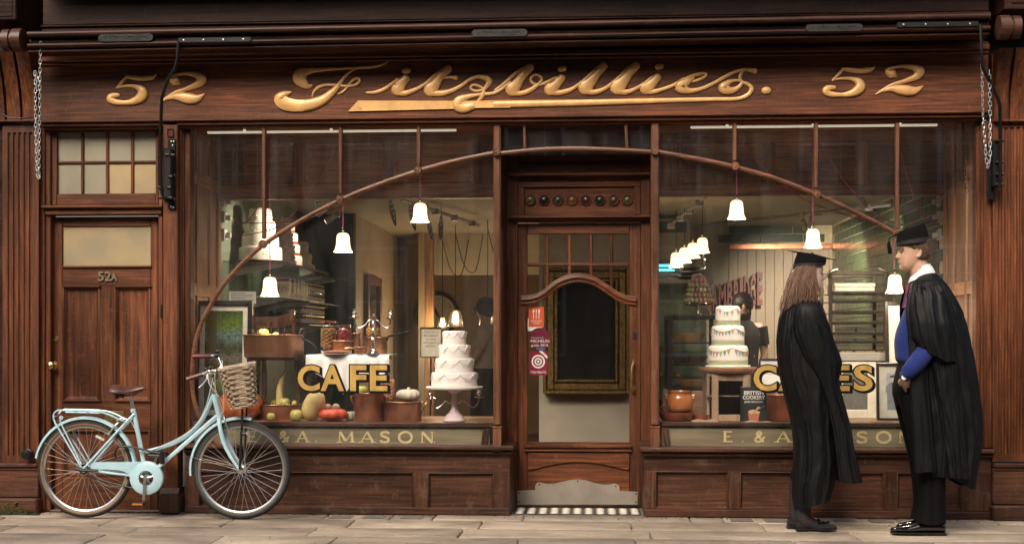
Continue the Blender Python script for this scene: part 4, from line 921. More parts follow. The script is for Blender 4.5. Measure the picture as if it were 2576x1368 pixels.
def pendant(label, px, py, Y, w, ztop, group, swag=(), e=12, cord='cord', name='pendant_lamp'):
    p = A(px, py, Y); k = w*mpp(px, Y)/.155; root = thing(name, label, 'lamp', p, group)
    inst(bell_me, 'shade', root, sc=(k, k, k)); inst(cap_me, 'cap', root, sc=(k, k, k)); inst(bulb_me, 'bulb', root, sc=(k, k, k))
    b = MB(); b.tube([(0, 0, .195*k), (0, 0, ztop-p.z)], .0035, 6); b.build('cord', M[cord], root)
    for s in swag:
        b = MB(); q = spl([tuple(A(*c)-p) for c in s], 5); b.tube(q, .0042, 5); b.build('cord_swag', M[cord], root)
    light((0, 0, .02*k), e, parent=root); return root
zr = Z(345, .35)
gl = 'bell pendants in the shop windows'
SX = (588, 548, 1.0)
pendant('lowest white bell pendant above the wooden chair', 679, 745, .38, 48, zr, gl, [[(678, 345, .38), (664, 430, .45), (648, 520, .7), (610, 565, .95), SX]])
pendant('middle height white bell pendant before the green wall', 863, 634, .38, 48, zr, gl, [[(853, 368, .38), (800, 450, .5), (740, 535, .7), (690, 575, .9), (588, 597, 1.0)]])
pendant('highest white bell pendant in the left window, above the tiered white cake', 1057, 559, .38, 48, zr, gl, [[(1045, 350, .38), (970, 430, .5), (860, 520, .75), (720, 558, .95), (596, 560, 1.0)]])
SR = (2372, 552, 1.0)
pendant('highest white bell pendant in the right window', 1853, 551, .38, 48, zr, gl, [[(1858, 345, .38), (1930, 430, .5), (2040, 510, .75), (2230, 568, .95), (2372, 580, 1.0)]])
pendant('white bell pendant above the cap of the woman with brown hair', 2045, 623, .38, 48, zr, gl, [[(2057, 350, .38), (2120, 450, .5), (2200, 535, .75), (2290, 570, .95), SR]])
pendant('lowest white bell pendant in the right window, beside the man in the cap', 2251, 737, .38, 48, zr, gl, [[(2262, 370, .38), (2290, 470, .5), (2320, 540, .8), (2340, 553, .95), SR]])
gk = 'four bell pendants over the cake counter'
for px, py, y, lab in ((1767, 636, 2.55, 'rightmost and highest of four small bell lamps over the counter'), (1743, 649, 2.75, 'second from the right of four small bell lamps over the counter'), (1722, 661, 2.95, 'third from the right of four small bell lamps over the counter'), (1701, 673, 3.15, 'leftmost and lowest of four small bell lamps over the counter')):
    pendant(lab, px, py, y, 38.5, ZC-.06, gk, e=9, cord='cord_d')
# tube lights at the window heads
for a, c, py, lab in ((522, 1148, 331, 'slim white tube light at the top of the left window'), (1737, 2358, 318, 'slim white tube light at the top of the right window')):
    b = MB(); p0, p1 = A(a, py, .30), A(c, py, .30); z = A((a+c)/2, py, .3).z; b.box(p0.x, p1.x, .29, .31, z-.008, z+.008, .003)
    for q in (.15, .5, .85): x = p0.x+(p1.x-p0.x)*q; b.box(x-.01, x+.01, .292, .308, z+.009, 2.799, .002)
    tag(b.build('tube_light', M['tube']), lab, 'tube light', 'slim tube lights over the window displays')
# sockets on the outer walls where the flexes end
for px, lab, yy in ((588, 'white sockets on the left wall beside the cake shelf', 1.0), (2380, 'white sockets on the right wall beside the tiles', 1.0)):
    t = thing('socket', lab, 'socket', (0, 0, 0), 'sockets for the window lamps')
    for py in (508, 548, 592):
        p = A(px, py, yy); b = MB(); s = 1 if px < 1000 else -1; xw = XL+.0 if s > 0 else XR
        b.box(xw, xw+s*.03, yy-.04, yy+.04, p.z-.035, p.z+.05, .004); b.build('socket_plate', M['white'], t)
        b = MB(); b.box(xw+s*.0305, xw+s*.07, yy-.02, yy+.02, p.z-.02, p.z+.02, .006); b.build('plug', M['white'], t)
# track spots
def spot(name, label, px, py, Y, d, group, e=0, r=.032, size=1.5):
    p = A(px, py, Y); t = thing(name, label, 'spotlight', p, group); d = Vector(d).normalized()
    b = MB(); b.tube([-d*.05, -d*.045, d*.05, d*.055], [r*.5, r*.75, r, r*.98], 14); b.build('lamp_head', M['lamp_grey'], t)
    b = MB(); b.tube([d*.0555, d*.057], r*.86, 14); b.build('lens', M['bulb'] if e else M['chrome'], t)
    b = MB(); b.tube([(0, 0, 0), (0, 0, ZC-p.z-.005)], .006, 6); b.build('stem', M['lamp_grey'], t)
    if e:
        l = bpy.data.lights.new('spot_light', 'SPOT'); l.energy = e; l.color = (1, .85, .66); l.spot_size = size; l.spot_blend = .7; l.shadow_soft_size = .03
        o = bpy.data.objects.new('spot_light', l); COL.objects.link(o); o.parent = t; o.location = d*.07; o.rotation_euler = d.to_track_quat('-Z', 'Y').to_euler()
M['lamp_grey'] = pm('grey_lamp_body', (.42, .40, .37), .4, .2)
gs = 'track spotlights on the shop ceiling'
spot('spotlight', 'small grey spotlight aimed at the shelf of tall cakes', 812, 530, 1.12, (-.86, .22, -.34), gs, 24, size=1.3)
spot('spotlight', 'grey spotlight right beside the one aimed at the cakes', 833, 548, 2.15, (-.9, .25, -.55), gs, 8)
spot('spotlight', 'grey spotlight on the track before the green tiles', 2022, 565, 3.4, (.35, .75, -.60), gs, 170, size=1.8)
spot('spotlight', 'pale spotlight just behind the bell lamp over the woman', 2040, 560, 3.2, (.0, .3, -.9), gs, 60)
spot('spotlight', 'grey spotlight high up right of the tile corner', 2170, 508, 1.9, (.30, .75, -.5), gs, 60)
def rail(label, a, c, name='lighting_track'):
    b = MB(); p, q = A(*a), A(*c); b.tube([p, q], .016, 4)
    for t in (.15, .4, .65, .9): r = p.lerp(q, t); b.box(r.x-.035, r.x+.035, r.y-.03, r.y+.03, r.z-.035, r.z+.02, .006)
    tag(b.build(name, M['lamp_grey']), label, 'lighting track', 'lighting tracks under the shop ceiling')
rail('lighting track carrying the four counter bell lamps', (1775, 497, 2.4), (1680, 573, 3.4)); rail('lighting track above the metal leaf lamps', (1010, 503, 2.2), (1205, 566, 4.2)); rail('lighting track by the cake shelf spotlights', (795, 508, 1.8), (850, 540, 2.3)); rail('long lighting track in front of the green tiles', (1780, 565, 5.2), (2240, 515, 2.6))
# crumpled metal leaves that hang from the track
M['leafmetal'] = pm('crumpled_tin', (.55, .53, .49), .22, .95, .3, 20, .3)
for px, py, L, lean, lab in ((981, 534, 68, -.22, 'leftmost hanging crumpled metal leaf'), (1030, 545, 70, -.22, 'second hanging metal leaf, left of the highest bell lamp'), (1077, 575, 56, -.18, 'third hanging metal leaf, half behind the highest bell lamp'), (1110, 573, 62, .02, 'rightmost hanging metal leaf, with gold glints')):
    y = 2.6; k = mpp(px, y); p = A(px, py-L*.5, y); t = thing('metal_leaf', lab, 'ornament', p, 'metal leaves hanging from the track'); b = MB(); n = 22; m = 6; vs = []
    for i in range(n+1):
        s = i/n; wv = (.13*math.sin(math.pi*min(1, s*.92+.05))**.8+.01)*L*k*1.5
        for j in range(m+1):
            q = j/m*2-1; vs.append((-lean*L*k*s+q*wv*.5, .012*math.sin(s*34+q*1.2)*min(1, s*2.2)-.03*q*q*s, -s*L*k))
    b.add(vs, [(i*(m+1)+j, i*(m+1)+j+1, (i+1)*(m+1)+j+1, (i+1)*(m+1)+j) for i in range(n) for j in range(m)]); b.build('leaf_blade', M['leafmetal'], t, ang=80)
    b = MB(); b.tube([(0, 0, 0), (0, 0, ZC-p.z-.03)], .004, 6); b.build('stem', M['lamp_grey'], t)
# glass pendants deep in the room
M['glass_lamp'] = glassy('ribbed_lamp_glass', .18, (.95, .86, .70), .15)
for px, py, y, w, e, lab in ((1146, 822, 5.2, 40, 17, 'large clear glass pendant glowing behind the tiered white cake'), (1113, 826, 6.0, 27, 14, 'small glass pendant left of the large one in the back room'), (1227, 817, 4.6, 44, 14, 'tall glass pendant cut off by the doorway post')):
    p = A(px, py, y); k = w*mpp(px, y)/.155; t = thing('glass_pendant', lab, 'lamp', p, 'glass pendants in the back room')
    b = MB(); b.lathe([(.02, .17), (.045, .155), (.062, .11), (.07, .05), (.0775, 0), (.076, 0), (.068, .05), (.06, .108), (.043, .152), (.02, .166)], n=24, cap=False); b.v = [tuple(c*k for c in v) for v in b.v]; b.build('shade', M['glass_lamp'], t)
    b = MB(); b.ball((0, 0, .10*k), .03*k, .03*k, .04*k, 12, 8); b.build('bulb', M['bulb'], t)
    b = MB(); b.tube([(0, 0, .16*k), (0, 0, ZC-p.z)], .005, 6); b.build('cord', M['iron'], t)
    b = MB(); q = spl([(0, 0, ZC-p.z-.1), (.10, .0, ZC-p.z-.45), (.22, .02, ZC-p.z-.5), (.3, .05, ZC-p.z-.1)], 6); b.tube(q, .005, 6); b.build('cord_swag', M['iron'], t)
    light((0, 0, .04*k), e, parent=t)
# ------------------------------------------------------------ things in the left window
M['copper'] = pm('old_copper', (.52, .22, .12), .36, .7, .45, 6, .15, bscale=40, c2=(.27, .11, .065)); M['copper_b'] = pm('brown_copper', (.40, .19, .10), .42, .6, .5, 5, .2, c2=(.18, .085, .045))
M['rim_highlight'] = pm('copper_edge_highlight', (.62, .31, .18), .3, .8, .3, 20); M['silver'] = pm('silver_plate', (.74, .71, .66), .16, 1, .15, 20); M['linen'] = pm('white_linen', (.78, .77, .75), .8, 0, .06, 4, .15, bscale=200, sheen=.2)  # rim copper is coloured brighter to paint a highlight along the pan edges
M['icing'] = pm('white_icing', (.80, .74, .72), .5, 0, .05, 6, sss=.1); M['icing_w'] = pm('ivory_icing', (.80, .78, .70), .5, 0, .05, 6); M['icing_l'] = pm('lilac_icing', (.62, .50, .47), .55, 0, .2, 40, .5); M['icing_d'] = pm('cream_icing', (.66, .57, .46), .55, 0, .15, 30, .6)
M['milk'] = pm('pale_lilac_milk_glass', (.68, .55, .60), .15, 0, .05, 5, coat=.4)
M['apple'] = pm('green_apple', (.42, .45, .09), .35, 0, .35, 9, coat=.2, c2=(.50, .40, .13)); M['apple_y'] = pm('yellow_apple', (.62, .60, .12), .35, 0, .2, 9)
M['squash'] = pm('spaghetti_squash', (.66, .50, .20), .5, 0, .2, 12, .15); M['redsq'] = pm('red_turban_squash', (.62, .075, .03), .4, 0, .4, 9, .15); M['orsq'] = pm('orange_squash', (.60, .13, .02), .45, 0, .3, 9, .15)
M['pale'] = pm('pale_squash', (.64, .58, .46), .55, 0, .2, 9); M['stem'] = pm('dry_stem', (.25, .2, .1), .8)
M['stripe'] = None
M['chairwood'] = wood('chair_wood', (.016, .007, .005), (.036, .016, .010), (.065, .030, .020), 0, .25, .5)
M['maroon'] = pm('maroon_board', (.10, .012, .02), .4); M['fruit_b'] = pm('bottled_pears', (.30, .15, .05), .4, 0, .5, 30); M['fruit_r'] = pm('bottled_plums', (.28, .03, .03), .35, 0, .6, 30); M['fruit_o'] = pm('bottled_apricots', (.62, .27, .03), .35, 0, .4, 30); M['pickle'] = pm('pink_pickle', (.62, .26, .15), .45, 0, .5, 40)
M['rubber'] = pm('red_rubber_ring', (.45, .06, .03), .5)
def at(px, py, Y): return A(px, py, Y), mpp(px, Y)
def sc_prof(prof, k): return [(max(r, .01)*k, h*k) for r, h in prof]
def LT(name, label, cat, px, py, Y, parts, group=None, n=28, rz=0, z=None):
    "thing made of lathes: parts = [(name, material, profile in picture pixels (radius, height above py))]; py is its base"
    p, k = at(px, py, Y)
    if z is not None: p.z = z
    t = thing(name, label, cat, p, group, rz)
    for nm, mt, prof in parts:
        b = MB(); b.lathe(sc_prof(prof, k), n=n); b.build(nm, M[mt], t, ang=50)
    return t, k
def tube_px(t, name, mat, pts, r, Y, n=8, parent=None):
    b = MB(); b.tube([tuple(A(px, py, Y+dy)-t.location) for px, py, dy in pts], r, n); return b.build(name, M[mat] if isinstance(mat, str) else mat, parent or t)
def framed(name, label, px0, px1, t, bt, Y, fw, fmat, mount, mw, cat, lean=0.0, art=None, group=None, rz=0):
    "picture standing at Y: frame bars, mount, picture sheet; lean = backward tilt at the top in metres"
    p, k = at((px0+px1)/2, bt, Y); w, h = (px1-px0)*k, (bt-t)*k
    T = thing(name, label, cat, p, group, rz); T.rotation_euler.x = -math.atan2(lean, h)
    b = MB(); b.frame(-w/2, w/2, 0, h, -.018, .012, fw*k, .003); b.build('frame', M[fmat], T)
    b = MB(); b.box(-w/2+fw*k, w/2-fw*k, .0, .01, fw*k, h-fw*k, 0); b.build('mount', M[mount], T)
    if art is not None:
        q = (fw+mw)*k; b = MB(); b.quad((-w/2+q, -.001, q), (w/2-q, -.001, q), (w/2-q, -.001, h-q), (-w/2+q, -.001, h-q)); b.build('picture', art, T)
    return T, k, w, h
def art_landscape():
    "plain generic woodland picture: foliage overhead, trunk on the left, rocks, grass and pond"
    m, t, b = _nodes('woodland_print'); tc = t.nodes.new('ShaderNodeTexCoord'); sp = t.nodes.new('ShaderNodeSeparateXYZ'); t.links.new(tc.outputs['Generated'], sp.inputs[0])
    n = noise_node(t, 6, (1, 1, 2.0), 6, .72, 1.0, 'Generated'); n2 = noise_node(t, 17, (1, 1, 2.2), 5, .75, .5, 'Generated')
    ad = t.nodes.new('ShaderNodeMath'); ad.operation = 'MULTIPLY_ADD'; ad.inputs[1].default_value = .22; t.links.new(n.outputs[0], ad.inputs[0])
    sb = t.nodes.new('ShaderNodeMath'); sb.operation = 'SUBTRACT'; sb.inputs[1].default_value = .11; t.links.new(sp.outputs['Z'], sb.inputs[0]); t.links.new(sb.outputs[0], ad.inputs[2])
    base = ramp(t, ad.outputs[0], [(0, (.10, .20, .04)), (.14, (.05, .10, .02)), (.30, (.30, .34, .12)), (.38, (.03, .06, .02)), (.5, (.16, .14, .12)), (.62, (.06, .07, .03)), (.76, (.16, .24, .26)), (.84, (.14, .20, .03)), (1, (.05, .09, .015))])
    fl = ramp(t, n2.outputs[0], [(.36, (.22, .22, .22)), (.64, (1.15, 1.15, .95))]); col = mixc(t, base.outputs[0], fl.outputs[0], 1, 'MULTIPLY')
    tx = t.nodes.new('ShaderNodeMath'); tx.operation = 'MULTIPLY_ADD'; tx.inputs[1].default_value = .35; t.links.new(n.outputs[0], tx.inputs[0]); t.links.new(sp.outputs['X'], tx.inputs[2])
    tr = ramp(t, tx.outputs[0], [(.22, (0, 0, 0)), (.26, (1, 1, 1)), (.46, (1, 1, 1)), (.52, (0, 0, 0))]); col = mixc(t, col, (.10, .085, .035), tr.outputs[0])
    t.links.new(col, b.inputs['Base Color']); _set(b, Roughness=.3); return m
M['frame_b'] = pm('black_frame', (.014, .010, .008), .35); M['mountw'] = pm('ivory_mount', (.62, .58, .48), .7)
framed('framed_picture', 'black framed woodland picture with bird, leaning at left end of the window', 487, 632, 760, 1056, .30, 12, 'frame_b', 'mountw', 13, 'picture', .05, art_landscape())
# bird on its branch in the print
def apple(label, px, py, r, Y, mat='apple', group='apples in the left window'):
    p, k = at(px, py, Y); t = thing('apple', label, 'apple', p, group); b = MB(); rr = r*k
    b.lathe([(.001, rr*.22), (rr*.35, rr*.06), (rr*.7, rr*.12), (rr*.97, rr*.6), (rr, rr*1.0), (rr*.9, rr*1.42), (rr*.6, rr*1.75), (rr*.3, rr*1.76), (.001, rr*1.58)], n=18); b.build('flesh', M[mat], t, ang=80)
    b = MB(); b.tube([(0, 0, rr*1.55), (rr*.08, 0, rr*1.8), (rr*.2, 0, rr*1.98)], rr*.05, 5); b.build('stalk', M['stem'], t)
def pumpkin(name, label, cat, px, py, w, h, Y, mat, ribs=9, dep=.09, tilt=0):
    p, k = at(px, py, Y); t = thing(name, label, cat, p); n = 72; rings = []
    for i in range(1, 14):
        a = math.pi*i/14; r = math.sin(a)**.8*w/2*k; z = (h/2-h/2*math.cos(a))*k
        rings.append([(r*(1-dep*abs(math.cos(ribs*q*math.pi/n))**3)*math.cos(2*math.pi*q/n), r*(1-dep*abs(math.cos(ribs*q*math.pi/n))**3)*math.sin(2*math.pi*q/n), z-(.12*h*k*(1-r/(w/2*k))**2 if i > 7 else 0)) for q in range(n)])
    b = MB(); b.ring_loft(rings); b.build('rind', M[mat], t, ang=80); return t, k
t, k = pumpkin('pumpkin', 'orange pumpkin half hidden behind the front wheel of the bicycle', 'pumpkin', 604, 1058, 112, 78, .30, 'orsq')
b = MB(); b.tube([(0, 0, 60*k), (4*k, 0, 76*k)], [5*k, 3*k], 6); b.build('stalk', M['stem'], t)
apple('green apple right of the orange pumpkin', 682, 1058, 11, .22)
# armchair: seat, legs, bowed rail and spindles
CH = thing('wooden_chair', 'dark wooden smoker bow chair holding a copper pan', 'chair', (X(688, .55), .55, ZF)); ck = mpp(688, .5)
def cp(px, py, dy=0): return tuple(A(px, py, .55+dy)-CH.location)
zs = cp(690, 905)[2]
b = MB(); cx0, cx1 = cp(608, 900)[0], cp(772, 900)[0]; b.prism([(cx0, -.14), (cx0+.04, -.20), (cx1-.04, -.20), (cx1, -.14), (cx1-.02, .2), (cx0+.02, .2)], 'xy', zs, zs+.035); b.build('seat', M['chairwood'], CH)
for px, dx, dy in ((622, -.0, -.13), (676, .012, -.17), (752, .03, -.12), (640, -.03, .16), (742, .03, .16)):
    x = cp(px, 900)[0]; b = MB(); b.tube([(x, dy*.8, zs), (x+dx*.4, dy*.9, zs*.75), (x+dx*.7, dy*.95, zs*.45), (x+dx, dy, .002)], [.016, .022, .019, .015], 8); b.build('leg', M['chairwood'], CH)
b = MB(); q = spl([cp(607, 783, -.06), cp(612, 797, 0), cp(640, 806, .1), cp(690, 806, .14), cp(725, 800, .1), cp(742, 790, 0)], 5)
rings = []
for i, p in enumerate(q): hh = (.058 if 3 < i < len(q)-3 else .045); rings.append([(p[0], p[1]-.014, p[2]-hh), (p[0], p[1]+.014, p[2]-hh), (p[0], p[1]+.016, p[2]+hh*.55), (p[0], p[1]-.016, p[2]+hh*.55)])
b.ring_loft(rings); b.build('top_rail', M['chairwood'], CH)
for px in (628, 646, 664, 682, 700, 716): b = MB(); b.tube([cp(px, 812, .12), cp(px-4+((px-672)*-.06), 900, .12)], .008, 6); b.build('spindle', M['chairwood'], CH)
for px, py0 in ((604, 785), (738, 792)): b = MB(); b.tube([cp(px, py0, -.04), cp(px+3, 840, -.04), cp(px+9, 900, -.05)], [.02, .017, .016], 8); b.build('back_post', M['chairwood'], CH)
# copper pans
def pan(name, label, px, py, w, h, Y, mat='copper', flare=1.0, group=None, wall=2.2, cat='pan'):
    r = w/2; t, k = LT(name, label, cat, px, py, Y, [('body', mat, [(r*.96*flare*.0+.01, 0), (r*.96/flare, 0), (r/flare, h*.06), (r, h*.96), (r+1.5, h*.985), (r+1.3, h), (r-wall, h), (r-wall, h*.9), ((r-wall)/flare, h*.1), (.01, h*.08)])], group, 36)
    b = MB(); b.lathe(sc_prof([(r+.4, h-2.2), (r+2.4, h-1.6), (r+2.8, h-.2), (r+2.2, h+.9), (r+.4, h+1.0), (r-2, h+.4)], k), n=36, cap=False); b.build('rim', M['rim_highlight'], t, ang=70); return t, k
t, k = pan('preserving_pan', 'wide copper preserving pan with iron handle on the chair seat', 686, 899, 153, 56, .47, 'copper_b')
tube_px(t, 'handle', 'iron', [(760, 852, 0), (775, 858, 0), (788, 866, 0), (796, 876, 0), (797, 884, 0)], .007, .47); tube_px(t, 'handle', 'iron', [(752, 846, .02), (757, 828, .02), (765, 826, .02), (767, 845, .02)], .006, .47)
apple('apple on top of the copper pan on the chair', 663, 853, 14, .44, 'apple_y'); apple('small apple behind the other in the chair pan', 694, 852, 9, .5, 'apple')
t, k = pan('copper_pan', 'reddish copper pan of apples on the floor under the chair', 702, 1057, 118, 41, .46, 'copper')
tube_px(t, 'handle', 'copper', [(744, 1022, -.03), (741, 1027, -.07), (732, 1030, -.08), (720, 1029, -.08), (716, 1023, -.04)], .007, .46)
apple('green apple resting in the floor pan beneath the chair', 716, 1026, 14, .46); apple('apple at the far side of the floor pan', 690, 1024, 10, .52, 'apple_y'); apple('apple at the right rim of the floor pan', 742, 1023, 9, .5)
t = thing('long_gourd', 'long curved yellow gourd standing in the floor pan by the chair leg', 'gourd', A(709, 1040, .48)); k = mpp(709, .48); b = MB(); b.tube(spl([(0, 0, 0), (-5*k, 0, 30*k), (-5*k, 0, 62*k), (2*k, 0, 90*k), (8*k, 0, 104*k)], 5), [v[0]*k for v in spl([(8,), (9.5,), (8,), (6,), (3,)], 5)], 12); b.build('rind', M['squash'], t, ang=80)
apple('big green apple on the window floor left of the yellow squash', 745, 1059, 16, .20)
p, k = at(789, 1019, .24); t = thing('spaghetti_squash', 'large pale yellow oval squash leaning upright', 'squash', p); b = MB(); prof = [(.01, -40), (10, -38.5), (19, -31), (25, -18), (27, 0), (24.5, 17), (17, 31), (8, 39), (.01, 41)]; b.lathe(sc_prof(prof, k), n=24); o = b.build('rind', M['squash'], t, ang=80); t.rotation_euler = (.1, .42, 0)
t, k = pumpkin('turban_squash', 'flattened scarlet turban squash with striped crown', 'squash', 838, 1058, 74, 33, .18, 'redsq', 7, .10)
M['stripe'] = pm('striped_crown', (.60, .55, .38), .5, 0, .1, 26, stretch=(1, 1, .1), c2=(.35, .05, .02))
for dx in (-13, 8): b = MB(); b.ball((dx*k, -.01, 34*k), 10*k, 9*k, 9*k, 14, 9); b.build('crown', M['stripe'], t)
t, k = pumpkin('white_squash', 'small white squash between the turban squash and copper pot', 'squash', 882, 1058, 30, 25, .26, 'pale', 8, .12)
t, k = pan('copper_pot', 'tall copper pot filled with yellow apples', 928, 1059, 71, 71, .22, 'copper')
for s in (-1, 1): tube_px(t, 'handle', 'brass', [(928+s*35, 1018, -.01), (928+s*42, 1008, -.05), (928+s*46, 998, -.05), (928+s*38, 996, -.02)], .008, .22)
apple('yellow apple heaped in the tall copper pot', 911, 994, 13, .20, 'apple_y'); apple('green apple at the right of the tall copper pot', 944, 994, 11, .22, 'apple')
t, k = pan('copper_pot', 'wide low copper pot carrying the white pattypan squash', 1012, 1059, 97, 49, .27, 'copper'); b = MB(); b.lathe(sc_prof([(.01, 48.2), (49.5, 48.2), (49.5, 49.6), (.01, 50.5)], k), n=36); b.build('lid', M['copper_b'], t)
tube_px(t, 'handle', 'brass', [(1058, 1040, -.03), (1062, 1030, -.07), (1070, 1018, -.07), (1074, 1012, -.05)], .009, .27)
t, k = pumpkin('pattypan_squash', 'white scalloped pattypan squash lying on the wide copper pot', 'squash', 1027, 1009, 62, 32, .26, 'pale', 12, .07); b = MB(); b.tube([(0, 0, 24*k), (2*k, 0, 35*k)], [5*k, 3.5*k], 7); b.build('stalk', M['pale'], t)
def jar(label, px, py, w, h, Y, fill, lid=True, name='glass_jar', cat='jar', clip=True, group='glass jars on the white table'):
    p, k = at(px, py, Y); t = thing(name, label, cat, p, group); r = w/2
    b = MB(); b.lathe(sc_prof([(.01, 0), (r*.92, 0), (r, h*.05), (r, h*.78), (r*.88, h*.86), (r*.8, h*.88), (r*.8, h*.94), (r*.84, h*.95)], k), n=24, cap=False); b.build('glass', M['glass_in'], t)
    b = MB(); n = max(5, int(h/7))
    for i in range(n):
        for a in range(6): q = a*1.047+i*.5; b.ball((math.cos(q)*r*.56*k, math.sin(q)*r*.56*k, (h*.08+h*.62*i/n+3)*k), r*.40*k, r*.40*k, 4.6*k, 8, 5)
    b.build('fruit', M[fill], t)
    if lid: b = MB(); b.lathe(sc_prof([(.01, h), (r*.8, h), (r*.9, h*.985), (r*.9, h*.96), (.01, h*.955)], k), n=24); b.build('lid', M['glass_in'], t); b = MB(); b.lathe(sc_prof([(r*.8, h*.938), (r*.93, h*.938), (r*.93, h*.955), (r*.8, h*.955)], k), n=24); b.build('seal', M['rubber'], t)
    if clip: b = MB(); b.tube([(r*.9*k, 0, h*.88*k), (r*1.2*k, 0, h*.95*k), (r*1.12*k, 0, h*.75*k), (r*1.05*k, 0, h*.7*k)], .002, 5); b.tube([(-r*.9*k, 0, h*.9*k), (-r*1.1*k, 0, h*.96*k), (-r*.8*k, 0, h*1.01*k)], .002, 5); b.build('clip', M['chrome'], t)
    return t
# table with white cloth
YT = .55
TB = thing('side_table', 'dark wooden side table under a white cloth behind the word CAFE', 'table', (X(873, YT), YT, ZF)); zt = A(873, 893, YT).z-ZF; hw = 100*mpp(873, YT)
b = MB(); b.box(-hw, hw, -.16, .25, zt-.03, zt-.004, .004); b.build('tabletop', M['chairwood'], TB)
for sx in (-1, 1):
    for yy in (-.13, .22): b = MB(); b.tube([(sx*(hw-.04), yy, zt-.03), (sx*(hw-.05), yy, 0)], [.02, .014], 8); b.build('leg', M['chairwood'], TB)
CL = MB(); zt0 = A(873, 891, YT).z; e = spl([(770, 922), (790, 935), (818, 952), (842, 968), (866, 990), (885, 962), (902, 945), (925, 955), (946, 962), (962, 948), (979, 925)], 4)
x0, x1 = X(771, YT-.17), X(978, YT-.17); nn = len(e); vs = []
for i, (px, py) in enumerate(e):
    x = X(px, YT-.17); zz = A(px, py, YT-.17).z; fo = .014*math.sin(i*1.15)
    vs += [(x*.99+.01*X(873, YT), YT+.27, zt0), (x, YT-.155, zt0), (x, YT-.175, zt0-.008), (x, YT-.18+fo*.4, zt0-.3*(zt0-zz)), (x, YT-.185+fo, zt0-.65*(zt0-zz)), (x, YT-.185+fo*1.4, zz)]
CL.add(vs, [(i*6+j, i*6+j+1, (i+1)*6+j+1, (i+1)*6+j) for i in range(nn-1) for j in range(5)])
tag(CL.build('tablecloth', M['linen'], ang=80), 'white cloth hanging in points over the table behind the word CAFE', 'tablecloth')
jar('tall clip top jar of brown bottled pears', 826, 879, 41, 73, .52, 'fruit_b'); 
t, k = pan('copper_pan', 'small copper pan under the jar of red plums', 861, 890, 48, 33, .50, 'copper_b'); jar('short clip top jar of dark red plums on a small pan', 867, 858, 38, 41, .50, 'fruit_r')
LT('glass_dish', 'flat glass dish of pink pickle at the table front', 'dish', 846, 890, .42, [('dish', 'glass_in', [(.01, 0), (36, 0), (40, 9), (39, 9), (35, 1.5), (.01, 1.2)]), ('pickle', 'pickle', [(.01, 1.6), (34, 1.8), (36, 7), (20, 9), (.01, 8.5)])])
t, k = pan('copper_pan', 'smallest copper pan beside the foot of the candelabra', 907, 890, 30, 17, .42, 'copper'); tube_px(t, 'handle', 'brass', [(893, 877, -.02), (880, 874, -.03), (868, 876, -.03)], .005, .42)
t, k = pan('copper_pan', 'deep copper pan with long black handle behind the candelabra', 944, 890, 60, 42, .62, 'copper_b'); tube_px(t, 'handle', 'iron', [(973, 856, 0), (977, 846, -.02), (1000, 840, -.05), (1030, 834, -.08)], .008, .62)
jar('orange apricot jar half behind the candelabra stem', 938, 848, 36, 30, .62, 'fruit_o', clip=False)
t, k = pan('copper_pan', 'copper pan between the plum jar and the candelabra', 893, 872, 28, 34, .60, 'copper')
def candelabra(label, px, py, Y, prof, arms, cups, group='silver candelabra'):
    p, k = at(px, py, Y); t = thing('candelabra', label, 'candelabra', p, group); b = MB(); b.lathe(sc_prof(prof, k), n=18); b.build('stem', M['silver'], t)
    for a in arms: b = MB(); b.tube(spl([tuple(A(x, y, Y+d)-p) for x, y, d in a], 5), .0052, 8); b.build('arm', M['silver'], t)
    for x, y in cups:
        q = A(x, y, Y)-p; b = MB(); b.lathe([(r, h) for r, h in sc_prof([(3, -2), (12, 0), (12, 1.5), (4, 2.5), (3.5, 5), (6.5, 9), (6.5, 12), (4, 15), (7, 20), (7.2, 21), (4, 21), (3.5, 17)], k)], tuple(q), n=14); b.build('candle_cup', M['silver'], t)
candelabra('three armed silver candelabra on the white table', 939, 891, .40, [(.01, 0), (17, 0), (17, 2), (11, 4), (9, 8), (4, 13), (3.5, 30), (6, 38), (3.5, 44), (5, 56), (7, 60), (4, 66), (6.5, 76), (4, 80), (3, 88), (11, 90), (11, 92), (4, 93), (6, 101), (3, 102)],
           [[(939, 808, 0), (928, 806, 0), (918, 818, 0), (903, 824, 0), (894, 814, 0), (892, 799, 0)], [(939, 808, 0), (950, 806, 0), (960, 818, 0), (974, 824, 0), (981, 814, 0), (982, 801, 0)]], [(892, 799), (982, 801)])
candelabra('silver candelabra behind the pink cake stand', 1142, 1058, .42, [(.01, 0), (20, 0), (20, 3), (8, 8), (4, 14), (4, 90), (7, 100), (3, 120), (.01, 122)],
           [[(1142, 1002, 0), (1131, 1014, 0), (1122, 1008, 0), (1112, 1018, 0), (1098, 1026, 0), (1087, 1018, 0), (1084, 1003, 0)], [(1142, 1002, 0), (1154, 1014, 0), (1163, 1006, 0), (1175, 1014, 0), (1190, 1024, 0), (1202, 1014, 0), (1205, 999, 0)]], [(1084, 1003), (1205, 999)])
t = jar('clear bottle of pink pickled ginger behind the pots', 980, 1012, 31, 78, .34, 'pickle', lid=False, name='pickle_bottle', cat='bottle', clip=False, group='bottle')
